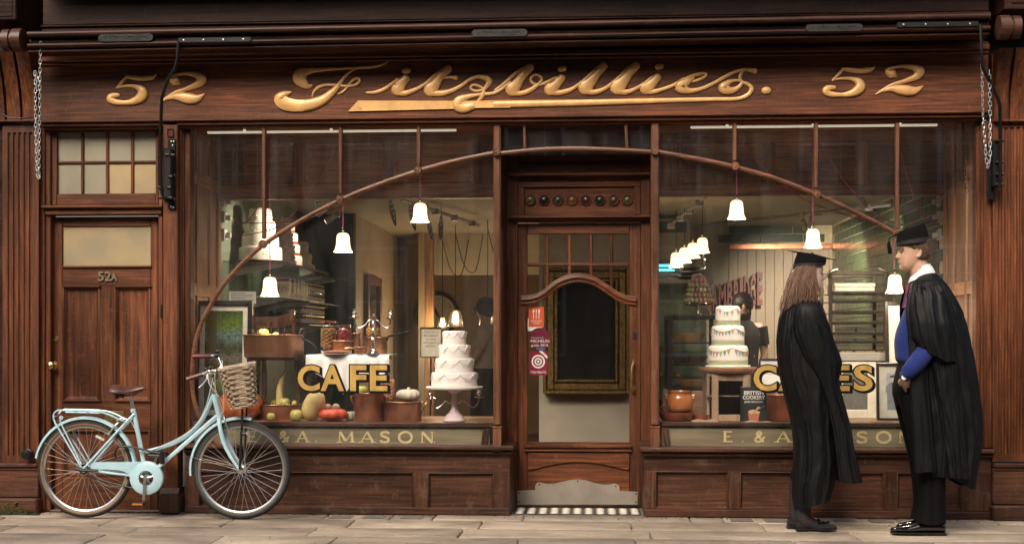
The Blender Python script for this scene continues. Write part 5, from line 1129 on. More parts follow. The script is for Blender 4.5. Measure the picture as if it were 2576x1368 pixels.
# tiered cakes
def tier(b, r, h, z, e=3.0, n=40): b.lathe([(.01, z), (r, z), (r, z+h-e), (r-e*.3, z+h-e*.35), (r-e, z+h), (.01, z+h)], n=n)
def swags(b, r, ztop, drop, n, k, rows=1, rr=1.0, ph=0):
    for q in range(rows):
        pts = []
        for i in range(n*10+1):
            a = 2*math.pi*i/(n*10)+ph; f = (i % 10)/10; pts.append(((r+rr*.4)*k*math.cos(a), (r+rr*.4)*k*math.sin(a), (ztop-drop*(.35+.65*(q+1)/rows)*math.sin(math.pi*f))*k))
        b.tube(pts, rr*k, 5, cap=False)
p, k = at(1143, 1058, .24); LT('cake_stand', 'pale lilac milk glass cake stand with fluted foot', 'cake stand', 1143, 1058, .24, [('pedestal', 'milk', [(.01, 0), (29, 0), (29.5, 3), (25, 7), (21, 14), (14, 20), (8, 30), (6.5, 40), (9, 44), (7.5, 50), (6.5, 60), (7, 68), (20, 76), (52, 78.5), (52, 80), (.01, 80)]), ('plate', 'icing', [(.01, 80.2), (70, 80.2), (71.5, 82), (71.5, 85.5), (70, 86.5), (.01, 86.5)])], None, 40)
CK = thing('tiered_cake', 'four tier white cake piped with rows of beaded swags', 'cake', (p.x, p.y, p.z+87*k))
for r, z0, h, rows in ((57.5, 0, 35, 3), (48, 35.2, 35, 2), (38.5, 70.4, 33.5, 2), (29.3, 104, 34, 1)):
    b = MB(); tier(b, r*k, h*k, z0*k, 4*k); o = b.build('tier', M['icing'], CK, ang=60); b = MB(); n = 9
    swags(b, r, z0+h-5, 17 if rows > 1 else 11, n, k, rows, 1.0, .17)
    for i in range(n): a = 2*math.pi*i/n+.17; b.ball(((r+.8)*k*math.cos(a), (r+.8)*k*math.sin(a), (z0+h-6)*k), 1.8*k, 1.8*k, 3.5*k, 6, 4)
    b.build('piping', M['icing_w'], o); b = MB(); b.lathe(sc_prof([(r+.3, z0+1), (r+.5, z0+7), (r+.1, z0+7.2)], k), n=40, cap=False); b.build('ribbon', M['icing_w'], o)
# notice on a pole
def notice(label, px0, px1, t, bt, Y, lines, fmat, paper, pole=None, group=None, tilt=0):
    T, k, w, h = framed('notice', label, px0, px1, t, bt, Y, 2.2, fmat, paper, 0, 'sign', .02, None, group, tilt)
    b = MB(); z = h-9*k
    for s, ht, ww in lines:
        put_text(b, s, 0, -.0015, z-ht*k, ht*k, wide=ww*w if ww else None, ext=.0001); z -= (ht+4.2)*k
    b.build('lettering', M['ink'], T, smooth=False)
    if pole: b = MB(); b.tube([(0, .012, 0), (0, .012, A(0, pole, Y).z-T.location.z)], .007, 8); b.build('pole', M['chrome'], T)
notice('brown framed notice on a thin pole left of the white cake', 1056, 1111, 823, 899, 1.4, [('Please wait to', 4, .62), ('be seated', 6, .6), ('we will be', 4.5, .5), ('with you in a', 4.5, .7), ('moment', 4.5, .5)], 'brass', 'paper_d' if 'paper_d' in M else 'mountw', 1075)
# dark red mirror on the boarded wall
b = MB(); yy = 4.3; y1_ = 6.0; x = XC+.002
t = thing('wall_mirror', 'dark red framed mirror leaning along the cream boarded wall', 'mirror', (x, 4.4, A(912, 900, 4.4).z)); hh = A(912, 690, 4.4).z-t.location.z
b = MB(); b.box(.0, .05, 0, .09, 0, hh, .006); b.box(.0, .05, .8, .89, 0, hh, .006); b.box(0, .05, .09, .8, hh-.09, hh, .006); b.box(0, .05, .09, .8, 0, .09, .006); b.build('frame', pm('dark_red_wood', (.11, .022, .014), .35), t)
b = MB(); b.box(.005, .02, .088, .802, .088, hh-.088, 0); b.build('mirror_glass', pm('dim_mirror', (.4, .38, .36), .06, 1, .05), t)
t = thing('notice_card', 'white printed card on the left wall above the picture frame', 'notice', (XL+.02, 1.12, A(624, 748, 1.1).z)); t.rotation_euler.z = .25
b = MB(); w_ = 66*mpp(624, 1.1); b.box(0, w_, 0, .003, -.05, .05, 0); b.build('card', M['paper'], t); b = MB()
for i in range(6): b.box(.015, w_*(.9 if i % 3 else .6), -.0008, -.0003, .034-i*.013, .037-i*.013, 0)
b.build('printed_lines', M['ink'], t)
# clock
p, k = at(1100, 790, 7.9); CKK = thing('wall_clock', 'large black rimmed wall clock behind the glass pendants', 'clock', p); r = 55*k
b = MB(); b.lathe([(r*.86, 0), (r, 0), (r, .05), (r*.93, .06), (r*.86, .03)], n=48, cap=False); b.v = [(v[0], -v[2], v[1]) for v in b.v]; b.build('rim', M['iron'], CKK)
b = MB(); b.lathe([(.001, .01), (r*.88, .01)], n=48, cap=False); b.v = [(v[0], -v[2], v[1]) for v in b.v]; b.build('dial', pm('clock_dial', (.42, .34, .24), .6), CKK)
b = MB()
for i in range(1, 13): a = math.pi/2-i*math.pi/6; put_text(b, str(i), r*.70*math.cos(a), -.012, r*.70*math.sin(a)-r*.07, r*.15, ext=.0003)
b.build('numerals', M['ink'], CKK, smooth=False)
for a, L, w in ((-50, .62, .014), (118, .48, .02)): b = MB(); q = math.radians(a); d = Vector((math.cos(q), 0, math.sin(q))); b.tube([-d*r*.12+Vector((0, -.02, 0)), d*r*L+Vector((0, -.02, 0))], w, 5); b.build('clock_hand', M['iron'], CKK)
# shelves and cakes along the left wall
def shelf(label, y0, y1, py, px, dep=.42, mat='shelf_glass', grp='shelves on the left wall'):
    z = A(px, py, y0).z; t = thing('wall_shelf', label, 'shelf', (XL, (y0+y1)/2, z), grp); L = (y1-y0)/2
    b = MB(); b.box(.002, dep, -L, L, -.012, 0, .002); b.build('board', M[mat], t)
    for q in (-.6, .6): b = MB(); b.prism([(.002, -.0125), (dep*.85, -.0125), (dep*.8, -.03), (.002, -.10)], 'xz', q*L-.012, q*L+.012); b.build('bracket', M['white'], t)
    return z
zs1 = shelf('upper left glass shelf holding the tall white cakes', 1.0, 2.9, 655, 640, .46)
zs2 = shelf('second glass shelf holding the scalloped cream cake', 2.55, 3.6, 690, 745, .5)
zs3 = shelf('shelf carrying the tea tins', 1.5, 2.7, 745, 720, .38, 'white')
zs4 = shelf('lower shelf carrying the lower block of dark jars', 2.35, 3.75, 815, 765, .40, 'iron')
def wallcake(label, px, Y, z, tiers, mat, board=None, deco=None):
    k = mpp(px, Y); x = X(px, Y); t = thing('tiered_cake', label, 'cake', (x, Y, z+.002)); zz = 0
    if board: b = MB(); b.lathe([(.01, 0), (board*k, 0), (board*k, .016), (.01, .016)], n=32); b.build('cake_board', M['maroon'], t); zz = .0165
    for r, h in tiers:
        b = MB(); tier(b, r*k, h*k, zz, 5*k, 32); o = b.build('tier', M[mat], t, ang=60)
        if deco == 'dots':
            b = MB()
            for i in range(60): a = rnd.random()*6.28; b.ball((r*k*math.cos(a), r*k*math.sin(a), zz+h*k*(.12+.35*rnd.random())), 1.6*k, 1.6*k, 1.6*k, 5, 4)
            b.build('piping', M[mat], o)
        elif deco == 'roses':
            b = MB()
            for i in range(70): a = rnd.random()*6.28; b.ball(((r+.5)*k*math.cos(a), (r+.5)*k*math.sin(a), zz+h*k*rnd.random()), 3*k, 3*k, 2.6*k, 6, 4)
            b.build('piping', M[mat], o)
        elif deco == 'leaves':
            for i in range(7):
                a = 2*math.pi*i/7+.4*rnd.random(); b = MB(); c = Vector((math.cos(a), math.sin(a), 0)); s = Vector((-math.sin(a), math.cos(a), 0)); zc = zz+h*k*(.35+.4*rnd.random())
                pts = [c*(r+.6)*k+s*(math.cos(q)*(4.6 if j % 2 == 0 else 1.8)*k)+Vector((0, 0, zc+math.sin(q)*(5.4 if j % 2 == 0 else 2)*k)) for j, q in enumerate([math.pi*2*m/10+.3 for m in range(10)])]
                b.add([tuple(c*(r+1.2)*k+Vector((0, 0, zc)))]+[tuple(q) for q in pts], [(0, j+1, (j+1) % 10+1) for j in range(10)]); b.build('sugar_leaf', M['leafred'], o, smooth=False)
            b = MB(); b.lathe(sc_prof([(r+.3, 0), (r+.8, 3), (r+.3, 6)], k), (0, 0, zz), n=32, cap=False); b.build('ribbon', M['leafred'], o)
        elif deco == 'swag':
            b = MB(); swags(b, r, (zz/k)+h-4, 10, 7, k, 1, 1.2); b.build('piping', M[mat], o)
        zz += h*k+.0004
M['leafred'] = pm('autumn_sugar', (.45, .07, .02), .5, 0, .5, 40); M['icing_s'] = pm('sugar_white', (.72, .68, .60), .55, 0, .08, 20)
wallcake('largest plain white four tier cake on the upper left shelf', 655, 1.35, zs1, [(53, 34), (45, 32), (37, 32), (28, 31)], 'icing_s', 57, 'dots')
wallcake('dusky pink cake covered in piped roses behind the white one', 706, 1.9, zs1, [(34, 52), (29, 34), (24, 34)], 'icing_l', None, 'roses')
wallcake('cream cake with red sugar autumn leaves on the shelf', 722, 2.35, zs1, [(38, 30), (32, 28), (27, 28), (19, 25)], 'icing_w', 46, 'leaves')
wallcake('ivory scalloped three tier cake on the second shelf', 750, 2.95, zs2, [(40, 30), (33, 28), (25, 28)], 'icing_d', None, 'swag')
tin = MB(); tin.box(-.045, .045, -.045, .045, 0, .155, .004); tin.mat(1); tin.box(-.0458, .0458, -.0458, .0458, .03, .10, 0); tin.mat(2); tin.box(-.046, .046, -.046, .046, .125, .15, 0)
for i in range(4):
    s = math.sin(i*1.7)*.006; tin.tube([(-.03, -.047, .05+s), (-.015, -.047, .08), (0, -.047, .045), (.012, -.047, .085), (.03, -.047, .055)], .003, 4)
M['tin_c'] = pm('tin_cream', (.55, .45, .32), .4); M['tin_d'] = pm('tin_plum', (.20, .07, .09), .4, 0, .5, 60)
TN = tin.mesh('tea_tin', [M['mountw'], M['tin_c'], M['tin_d']])
wide = MB(); wide.box(-.06, .06, -.05, .05, 0, .16, .004); wide.mat(1); wide.box(-.0605, .0605, -.0505, .0505, .115, .15, 0)
for i, (px, y, sx) in enumerate(((713, 1.62, 1.25), (729, 1.85, 1), (738, 2.02, 1), (746, 2.18, 1), (753, 2.34, 1), (760, 2.5, 1))):
    o = inst(TN, 'tea_tin', None, (X(px, y), y, zs3+.001), (0, 0, .0), (sx, 1, 1.0)); tag(o, ('widest cream tea tin at the near end of its shelf' if i == 0 else 'cream tea tin, %s behind the widest one on its shelf' % ('', 'first', 'second', 'third', 'fourth', 'last')[i]), 'tin', 'tea tins on the left wall shelf')
jm = MB(); jm.lathe([(.01, 0), (.033, 0), (.035, .006), (.035, .062), (.03, .07), (.01, .07)], n=12); jm.mat(1); jm.lathe([(.031, .0702), (.033, .072), (.033, .083), (.01, .084)], n=12); jm.mat(2); jm.lathe([(.0355, .016), (.0355, .052)], n=12, cap=False)
JM = jm.mesh('preserve_jar', [pm('dark_preserve', (.035, .014, .01), .15, coat=.6), M['brass'], M['mountw']])
zz5 = shelf('shelf carrying the upper block of dark jars', 2.35, 3.75, 757, 765, .40, 'iron')
ORD = ['nearest', 'second', 'third', 'fourth', 'fifth', 'sixth', 'seventh', 'eighth', 'farthest']
for q, (z, blk) in enumerate(((zs4, 'lower'), (zz5, 'upper'))):
    for l, lay in ((0, 'bottom'), (1, 'top')):
        for i in range(9):
            for j, side in enumerate(('wall side', 'room side')): tag(inst(JM, 'preserve_jar', None, (XL+.20+j*.11, 2.5+i*.095+rnd.random()*.01, z+.001+l*.086), (0, 0, rnd.random())), '%s dark preserve jar from the window, %s, %s row of the %s jar block' % (ORD[i], side, lay, blk), 'jar', 'dark preserve jars on the left wall shelves')
# ------------------------------------------------------------ small living figures seen through the glass
def skin_mesh(name, J, E, root, mat, sub=2, vox=None, extra=None):
    "one continuous body grown from joints: J = {name: (x, y, z, r)}; E = edges by name"
    ks = list(J); me = bpy.data.meshes.new(name); me.from_pydata([J[k][:3] for k in ks], [(ks.index(a), ks.index(c)) for a, c in E], [])
    o = bpy.data.objects.new(name, me); COL.objects.link(o)
    o.modifiers.new('skin', 'SKIN'); d = me.skin_vertices[0].data
    for i, k in enumerate(ks):
        r = J[k][3]; d[i].radius = r if isinstance(r, tuple) else (r, r); d[i].use_root = (k == root)
    m = o.modifiers.new('sub', 'SUBSURF'); m.levels = m.render_levels = sub
    nm = bpy.data.meshes.new_from_object(o.evaluated_get(bpy.context.evaluated_depsgraph_get()))
    bpy.data.objects.remove(o); nm.materials.clear(); nm.materials.append(mat) if mat else None
    nm.polygons.foreach_set('use_smooth', [True]*len(nm.polygons)); nm.name = name; return nm
M['skin'] = pm('skin', (.60, .36, .25), .5, 0, .12, 40, sss=.15); M['skin_p'] = pm('pale_skin', (.66, .46, .37), .5, 0, .1, 40, sss=.15)
M['hair_d'] = pm('dark_hair', (.02, .013, .01), .5, 0, .4, 60); M['tee'] = pm('cream_tee', (.50, .40, .30), .8, 0, .12, 12); M['dark_cloth'] = pm('dark_cloth', (.022, .018, .018), .85, 0, .3, 12)
def staff(label, x, y, h, face, shirt, hair, arm, group=None):
    "standing shop worker; face = +1 looks to +x, -1 to -x, 0 towards the street"
    t = thing('person', label, 'person', (x, y, 0), group); s = h/1.72; f = face
    fy = 0 if f else -1
    def q(a, b_, c, r): return (a*s, b_*s, c*s, r*s)
    def fwd(d, side, z, r): return q(f*d if f else side, -side if f else -d, z, r) if f else q(side, -d, z, r)
    J = {'hip': q(0, 0, .95, .13), 'waist': q(0, 0, 1.1, .12), 'chest': q(0, 0, 1.3, .145), 'neckb': q(0, 0, 1.44, .06), 'neck': q(.0, 0, 1.5, .05), 'head': fwd(.02, 0, 1.6, .095), 'crown': fwd(.0, 0, 1.68, .07)}
    E = [('hip', 'waist'), ('waist', 'chest'), ('chest', 'neckb'), ('neckb', 'neck'), ('neck', 'head'), ('head', 'crown')]
    for sd, n in ((-1, 'l'), (1, 'r')):
        J['sh'+n] = fwd(0, sd*.17, 1.40, .055); J['el'+n] = fwd(.08 if arm else 0, sd*.22, 1.13, .042); J['wr'+n] = fwd(.30 if arm else .03, sd*.14, 1.06 if arm else .88, .030); J['ha'+n] = fwd(.38 if arm else .05, sd*.12, 1.05 if arm else .80, .030)
        J['th'+n] = fwd(0, sd*.09, .88, .085); J['kn'+n] = fwd(.01, sd*.10, .48, .058); J['an'+n] = fwd(-.01, sd*.10, .09, .038); J['to'+n] = fwd(.13, sd*.11, .04, .03)
        E += [('chest', 'sh'+n), ('sh'+n, 'el'+n), ('el'+n, 'wr'+n), ('wr'+n, 'ha'+n), ('hip', 'th'+n), ('th'+n, 'kn'+n), ('kn'+n, 'an'+n), ('an'+n, 'to'+n)]
        for k in range(4):
            J['f%s%d' % (n, k)] = fwd((.46 if arm else .06)-.004*abs(k-1.5), sd*(.10+.018*k), (1.04 if arm else .71), .009); E.append(('ha'+n, 'f%s%d' % (n, k)))
        J['tb'+n] = fwd(.42 if arm else .10, sd*.085, 1.07 if arm else .78, .010); E.append(('ha'+n, 'tb'+n))
    me = skin_mesh('body', J, E, 'hip', M['skin']); inst(me, 'body', t)
    b = MB(); c = J['head']; d = Vector((f, 0, 0)) if f else Vector((0, -1, 0)); c = Vector(c[:3])
    b.ball(tuple(c+d*.10*s+Vector((0, 0, -.005))), .018*s, .016*s, .028*s, 8, 6); b.build('nose', M['skin'], t)
    b = MB(); sd = d.cross(Vector((0, 0, 1)))
    for e in (-1, 1): b.ball(tuple(c+d*.088*s+sd*e*.036*s+Vector((0, 0, .025*s))), .010*s, .010*s, .008*s, 8, 5)
    b.build('eyes', M['hair_d'], t)
    b = MB(); b.ball(tuple(c-d*.025*s+Vector((0, 0, .035*s))), .108*s, .105*s, .115*s, 16, 10)
    if hair == 'bun': b.ball(tuple(c-d*.13*s+Vector((0, 0, .02*s))), .05*s, .05*s, .055*s, 10, 7)
    if hair == 'long': b.ball(tuple(c-d*.05*s+Vector((0, 0, -.06*s))), .09*s, .10*s, .15*s, 12, 8)
    b.build('hair', M['hair_d'], t)
    b = MB(); rg = []
    for z, rx, ry in ((.90, .165, .14), (1.0, .155, .13), (1.12, .15, .125), (1.27, .175, .145), (1.37, .19, .125), (1.43, .14, .09), (1.465, .075, .068)):
        a_, c_ = (ry, rx) if f else (rx, ry); rg.append([(a_*s*math.cos(2*math.pi*i/24)*(1+.02*math.sin(5*i)), c_*s*math.sin(2*math.pi*i/24), z*s) for i in range(24)])
    b.ring_loft(rg, cap=False)
    for n in 'lr': b.tube([J['sh'+n][:3], tuple((Vector(J['sh'+n][:3])*.35+Vector(J['el'+n][:3])*.65))], [.075*s, .062*s], 12)
    b.build('shirt', M[shirt], t, ang=80)
    b = MB(); rg = []
    for z, r in ((.45, .19), (.7, .185), (.95, .168), (1.02, .158)): rg.append([((r*.85 if f else r)*s*math.cos(2*math.pi*i/24), (r if f else r*.85)*s*math.sin(2*math.pi*i/24), z*s) for i in range(24)])
    b.ring_loft(rg, cap=False); b.build('apron', M['dark_cloth'], t, ang=80)
    return t
staff('woman with dark tied hair in a cream T-shirt working behind the white cake', X(1222, 3.3), 3.3, 1.62, -1, 'tee', 'bun', True)
staff('dark haired person in black standing behind the bunting cake', X(1868, 3.4), 3.4, 1.66, 0, 'dark_cloth', 'long', False)
# ------------------------------------------------------------ things in the right window
p, k = at(1834, 1057, .30); M['pine'] = wood('pale_pine', (.30, .20, .13), (.42, .30, .20), (.52, .39, .28), 2, .5, .1, .6); M['turn'] = wood('turntable_wood', (.16, .08, .04), (.27, .15, .08), (.36, .22, .13), 0, .4, .3, .8)
CB = thing('meat_safe', 'small pale pine glazed cabinet under the bunting cake', 'cabinet', (p.x, .32, ZF)); w, h, d = 111*k, 122*k, .34
b = MB(); b.box(-w/2, w/2, 0, d, h-.02, h, .003); b.box(-w/2, w/2, 0, d, 0, .02, .003); b.box(-w/2, -w/2+.02, .001, d, .0203, h-.0203, .002); b.box(w/2-.02, w/2, .001, d, .0203, h-.0203, .002); b.box(-w/2+.021, w/2-.021, d-.015, d-.001, .0203, h-.0203, 0); b.build('carcass', M['pine'], CB)
b = MB(); b.frame(-w/2+12*k, w/2-4*k, .004, h-.004, -.022, -.002, 17*k, .003); DR = b.build('door', M['pine'], CB)
b = MB(); b.box(-w/2+28*k, w/2-20*k, -.012, -.009, 16*k, h-16*k, 0); b.build('pane', M['glass_in'], DR)
b = MB(); b.box(-w/2+.022, w/2-.022, .01, d-.02, h*.52, h*.54, .001); b.build('shelf', M['pine'], CB)
b = MB(); b.box(-w/2-.002, -w/2+.035, -.026, -.0225, h*.47, h*.53, .001); b.tube([(-w/2+.012, -.027, h*.46), (-w/2+.012, -.027, h*.54)], .004, 6); b.build('hinge', M['chrome'], CB)
zc_ = ZF+h
p, k = at(1831, 925, .45)
TT = thing('turntable', 'round wooden cake board on the pine cabinet', 'cake board', (p.x, .45, zc_+.001)); b = MB(); b.lathe(sc_prof([(.01, 0), (66, 0), (73, 5), (75, 10), (75, 14), (73, 15), (.01, 15)], k), n=48); b.build('board', M['turn'], TT)
BC = thing('bunting_cake', 'three tier white cake decorated with pastel bunting flags', 'cake', (p.x, .45, zc_+.0015+15*k)); b = MB(); b.lathe(sc_prof([(.01, 0), (56, 0), (57, 2), (56, 5), (.01, 5)], k), n=40); b.build('cake_board', M['icing_w'], BC)
FLG = [pm('flag_'+n, c, .6, 0, .15, 30) for n, c in (('pink', (.55, .27, .42)), ('green', (.34, .50, .26)), ('blue', (.16, .32, .46)), ('peach', (.58, .37, .17)))]
M['band_g'] = pm('pale_green_band', (.38, .48, .24), .6, 0, .1); M['band_p'] = pm('pink_ribbon', (.52, .35, .24), .6, 0, .1)
z = 5.2
for ti, (r, hh) in enumerate(((50, 50), (41, 49.5), (31, 49.5))):
    b = MB(); tier(b, r*k, hh*k, z*k, 7*k, 40); o = b.build('tier', M['icing_w'], BC, ang=60)
    b = MB(); b.lathe(sc_prof([(r+.4, z+1.5), (r+.7, z+5), (r+.4, z+8)], k), n=40, cap=False); b.mat(1)
    for a in (9, 11.5): b.lathe(sc_prof([(r+.3, z+a), (r+.9, z+a+.5), (r+.3, z+a+1.3)], k), n=40, cap=False)
    b.build('ribbon', [M['band_g'], M['band_p']], o)
    ns = 4; pts = []
    for i in range(ns*8+1):
        a = 2*math.pi*i/(ns*8)-math.pi/2+.25*ti+.12; f = (i % 8)/8; pts.append(((r+.5)*k*math.cos(a), (r+.5)*k*math.sin(a), (z+hh-7-9*math.sin(math.pi*f))*k))
    b = MB(); b.tube(pts, .7*k, 4, cap=False); b.build('string', M['band_p'], o); q = 0
    for i in range(ns*8):
        if i % 8 in (0,): continue
        if i % 8 in (7, 2, 5) and ti == 2: continue
        if i % 8 == 4 and ti != 2 and False: continue
        c = Vector(pts[i]); nrm = Vector((c.x, c.y, 0)).normalized(); sd = Vector((-nrm.y, nrm.x, 0)); L = (11+2*(ti == 0))*k; wd = .42*(2*math.pi*r/(ns*8))*k*1.05; b = MB(); of = nrm*1.3*k
        b.add([tuple(c+of+sd*wd), tuple(c+of-sd*wd), tuple(c+of-Vector((0, 0, L))), tuple(c+sd*wd), tuple(c-sd*wd), tuple(c-Vector((0, 0, L)))], [(0, 1, 2), (3, 4, 5), (0, 1, 4, 3), (1, 2, 5, 4), (2, 0, 3, 5)]); b.build('flag', FLG[q % 4], o, smooth=False); q += 1
    z += hh+.3
# cookery book
p, k = at(1897, 1056, .14); BK = thing('cookery_book', 'black cookery book with white title standing against the cabinet', 'book', (p.x, .16, ZF)); BK.rotation_euler = (-.10, 0, -.10); w, h = 66*k, 92*k
M['bookblack'] = pm('book_black', (.012, .013, .012), .3, coat=.3); M['spine'] = pm('book_spine', (.05, .09, .05), .5, 0, .6, 40)
b = MB(); b.box(-w/2, w/2, 0, .004, 0, h, .001); b.box(-w/2, w/2, .036, .040, 0, h, .001); b.box(-w/2-.003, -w/2+.0005, .0, .04, 0, h, .001); b.build('cover', [M['bookblack']], BK); b = MB(); b.box(-w/2+.002, w/2-.004, .0045, .0355, .003, h-.003, 0); b.build('pages', M['paper'], BK)
b = MB(); put_text(b, 'THE OBSERVER GUIDE TO', .0, -.0008, h-.035, .009, wide=w*.72, ext=.0001); put_text(b, 'BRITISH', 0, -.0008, h*.79, h*.105, wide=w*.74, ext=.0001, off=.02); put_text(b, 'COOKERY', 0, -.0008, h*.665, h*.105, wide=w*.84, ext=.0001, off=.02); put_text(b, 'JANE GRIGSON', 0, -.0008, h*.565, h*.06, wide=w*.70, ext=.0001); b.build('title', M['paper'], BK, smooth=False)
b = MB(); pot = [(-.22, .28), (-.17, .03), (.17, .03), (.22, .28)]; b.prism([(a*w, c*h) for a, c in pot], 'xz', -.0012, -.0004); b.mat(1)
for i in range(26): a = rnd.random()*6.28; r = rnd.random()**.5; b.ball((w*.21*r*math.cos(a), -.0012, h*(.31+.045*r*math.sin(a))), .008, .0008, .007, 6, 4)
for i in range(9): b.ball((w*(.12+.10*rnd.random()), -.0016, h*(.38+.06*rnd.random())), .007, .0008, .006, 6, 4)
b.mat(2); b.tube([(w*.12, -.0018, h*.36), (w*.42, -.0018, h*.5)], .0022, 5, .3); b.build('cover_print', [pm('print_orange', (.42, .14, .06), .4), pm('print_food', (.62, .40, .22), .5, 0, .5, 90), M['chrome']], BK, smooth=False)
t, k = pan('copper_pan', 'pale copper pan behind the cookery book', 1960, 1057, 66, 66, .42, 'copper')
notice('notice', 1911, 1970, 901, 985, .62, [], 'frame_b', 'paper') if False else None
M['navy'] = pm('navy_frame', (.012, .02, .06), .4)
notice('navy framed white notice behind the first letter of CAKES', 1911, 1975, 901, 985, .55, [('', 1, 0), ('Cakes and buns', 4, .5), ('baked every day in our', 3, .7), ('own kitchen please ask', 3, .72), ('to see the list', 3, .5)], 'navy', 'paper')
M['terra'] = pm('glazed_terracotta', (.42, .15, .045), .18, 0, .35, 7, coat=.6, c2=(.30, .10, .035)); M['terra_r'] = pm('red_earthenware', (.27, .06, .025), .25, 0, .3, 8, coat=.4)
t, k = LT('earthenware_dish', 'shallow red earthenware dish with loop handles under the terracotta pot', 'dish', 1702, 1058, .20, [('dish', 'terra_r', [(.01, 0), (36, 0), (40, 4), (45, 20), (46, 23), (43, 23), (38, 5), (.01, 4)])], None, 40)
for px in (1660, 1670): tube_px(t, 'handle', 'terra_r', [(px-8, 1034, -.02), (px-6, 1025, -.03), (px+4, 1024, -.03), (px+8, 1033, -.02)], .006, .20)
LT('earthenware_dish', 'smaller brown earthenware dish to the right of the terracotta pot', 'dish', 1762, 1058, .26, [('dish', 'terra_r', [(.01, 0), (18, 0), (22, 12), (22, 15), (20, 15), (17, 2), (.01, 2)])], None, 32)
t, k = LT('terracotta_pot', 'shiny orange terracotta pot with two lugs on the red dish', 'pot', 1710, 1033, .20, [('body', 'terra', [(.01, 0), (28, 0), (33, 6), (35, 20), (33, 36), (28.5, 43), (29, 46), (31, 48), (31, 51), (28, 51), (26, 45), (.01, 44)])], None, 40)
for s in (-1, 1): tube_px(t, 'lug', 'terra', [(1710+s*30, 995, 0), (1710+s*37, 993, 0), (1710+s*36, 1000, 0), (1710+s*31, 1001, 0)], .009, .20)
# burlap over the sill
M['burlap'] = pm('burlap', (.30, .235, .16), .95, 0, .3, 120, .8); b = MB(); xs = [X(1738, .1)+(X(2330, .1)-X(1738, .1))*i/90 for i in range(91)]; vs = []
for i, x in enumerate(xs):
    u = .006*math.sin(i*.32)+.010*max(0, math.sin(i*.13+1))**4+.004*math.sin(i*.9)
    vs += [(x, .045, ZF+.004+u*.6-.008), (x, .05, ZF+.012+u), (x, .075, ZF+.016+u), (x, .11, ZF+.012+u*.5), (x, .17, ZF+.0075), (x, .115, ZF+.0065)]
b.add(vs, [(i*6+j, i*6+j+1, i*6+7+j, i*6+6+j) for i in range(90) for j in range(5)]); tag(b.build('burlap_cloth', M['burlap'], ang=80), 'strip of brown burlap laid along the right window sill', 'cloth')
# glazed display case, pastries, macaron tower
YC = 1.25; p, k = at(1745, 982, YC); DC = thing('display_case', 'dark framed glass display case holding pies behind the terracotta pot', 'display case', (p.x, YC, 0)); w = 118*k; z0, z1 = p.z, A(1745, 792, YC).z; D = .5
b = MB()
for sx in (-1, 1):
    for y in (0, D): b.box(sx*w/2-.018, sx*w/2+.018, y-.015, y+.015, z0, z1, .003)
for zz in (z0, z1-.03):
    for y in (0, D): b.box(-w/2+.019, w/2-.019, y-.014, y+.014, zz, zz+.03, .003)
    for sx in (-1, 1): b.box(sx*w/2-.014, sx*w/2+.014, .016, D-.016, zz, zz+.03, .003)
b.build('frame', M['frame_b'], DC); b = MB(); b.box(-w/2-.03, w/2+.03, -.03, D+.03, .6, z0-.001, .004); b.box(-w/2, w/2, 0, D, 0, .599, 0); b.build('counter_base', M['in_h'], DC)
b = MB()
for q in (.33, .62): b.box(-w/2+.019, w/2-.019, .02, D-.02, z0+(z1-z0)*q, z0+(z1-z0)*q+.012, .001)
b.build('shelf', M['iron'], DC); b = MB(); b.quad((-w/2, -.001, z0+.03), (w/2, -.001, z0+.03), (w/2, -.001, z1-.03), (-w/2, -.001, z1-.03)); b.build('front_pane', M['glass_in'], DC, smooth=False)
M['crust'] = pm('pie_crust', (.38, .20, .08), .6, 0, .4, 20, .4); M['choc'] = pm('chocolate', (.05, .022, .012), .4, 0, .4, 20)
def pie(label, x, y, z, r, h, mat, group, name='pie', n=24):
    t = thing(name, label, name, (x, y, z), group); b = MB(); rg = []
    for rr, zz in ((.01, 0), (r*.8, 0), (r, h*.8), (r*1.04, h), (r*.85, h*1.05), (.01, h*1.15)): rg.append([(rr*(1+.03*(i % 2)*(zz > 0))*math.cos(2*math.pi*i/48), rr*(1+.03*(i % 2)*(zz > 0))*math.sin(2*math.pi*i/48), zz) for i in range(48)])
    b.ring_loft(rg); b.build('crust', M[mat], t); return t
zsA, zsB = z0+(z1-z0)*.33+.013, z0+(z1-z0)*.62+.013; wx = DC.location.x
pie('large fluted pie on the upper shelf of the glass case', wx-.03, YC+.2, zsB, .13, .07, 'crust', 'pies in the glass case'); pie('dark tart on the lower shelf of the glass case', wx-.02, YC+.2, zsA, .14, .06, 'choc', 'pies in the glass case'); pie('low tart on the floor of the glass case', wx+.02, YC+.22, z0+.03, .13, .05, 'crust', 'pies in the glass case')
MT = thing('macaron_tower', 'cone of stacked macarons on a silver stand over the glass case', 'macaron tower', (X(1757, YC+.2), YC+.2, z1+.001)); k = mpp(1757, YC+.2)
b = MB(); b.lathe(sc_prof([(.01, 0), (14, 0), (14, 2), (5, 6), (3, 14), (5, 22), (36, 26), (40, 29), (40, 31), (.01, 30)], k), n=28); b.build('stand', M['silver'], MT)
MC = [pm('macaron_'+n, c, .6, 0, .2, 40) for n, c in (('pistachio', (.32, .30, .13)), ('coffee', (.30, .18, .09)), ('rose', (.42, .20, .18)), ('plum', (.20, .11, .14)), ('vanilla', (.48, .38, .22)))]
mb_ = MB(); mb_.lathe([(.001, -.012), (.016, -.012), (.0215, -.006), (.021, -.003), (.019, -.002), (.019, .002), (.021, .003), (.0215, .006), (.016, .012), (.001, .012)], n=12)
mms = []
for m in MC: mms.append(mb_.mesh('macaron', m))
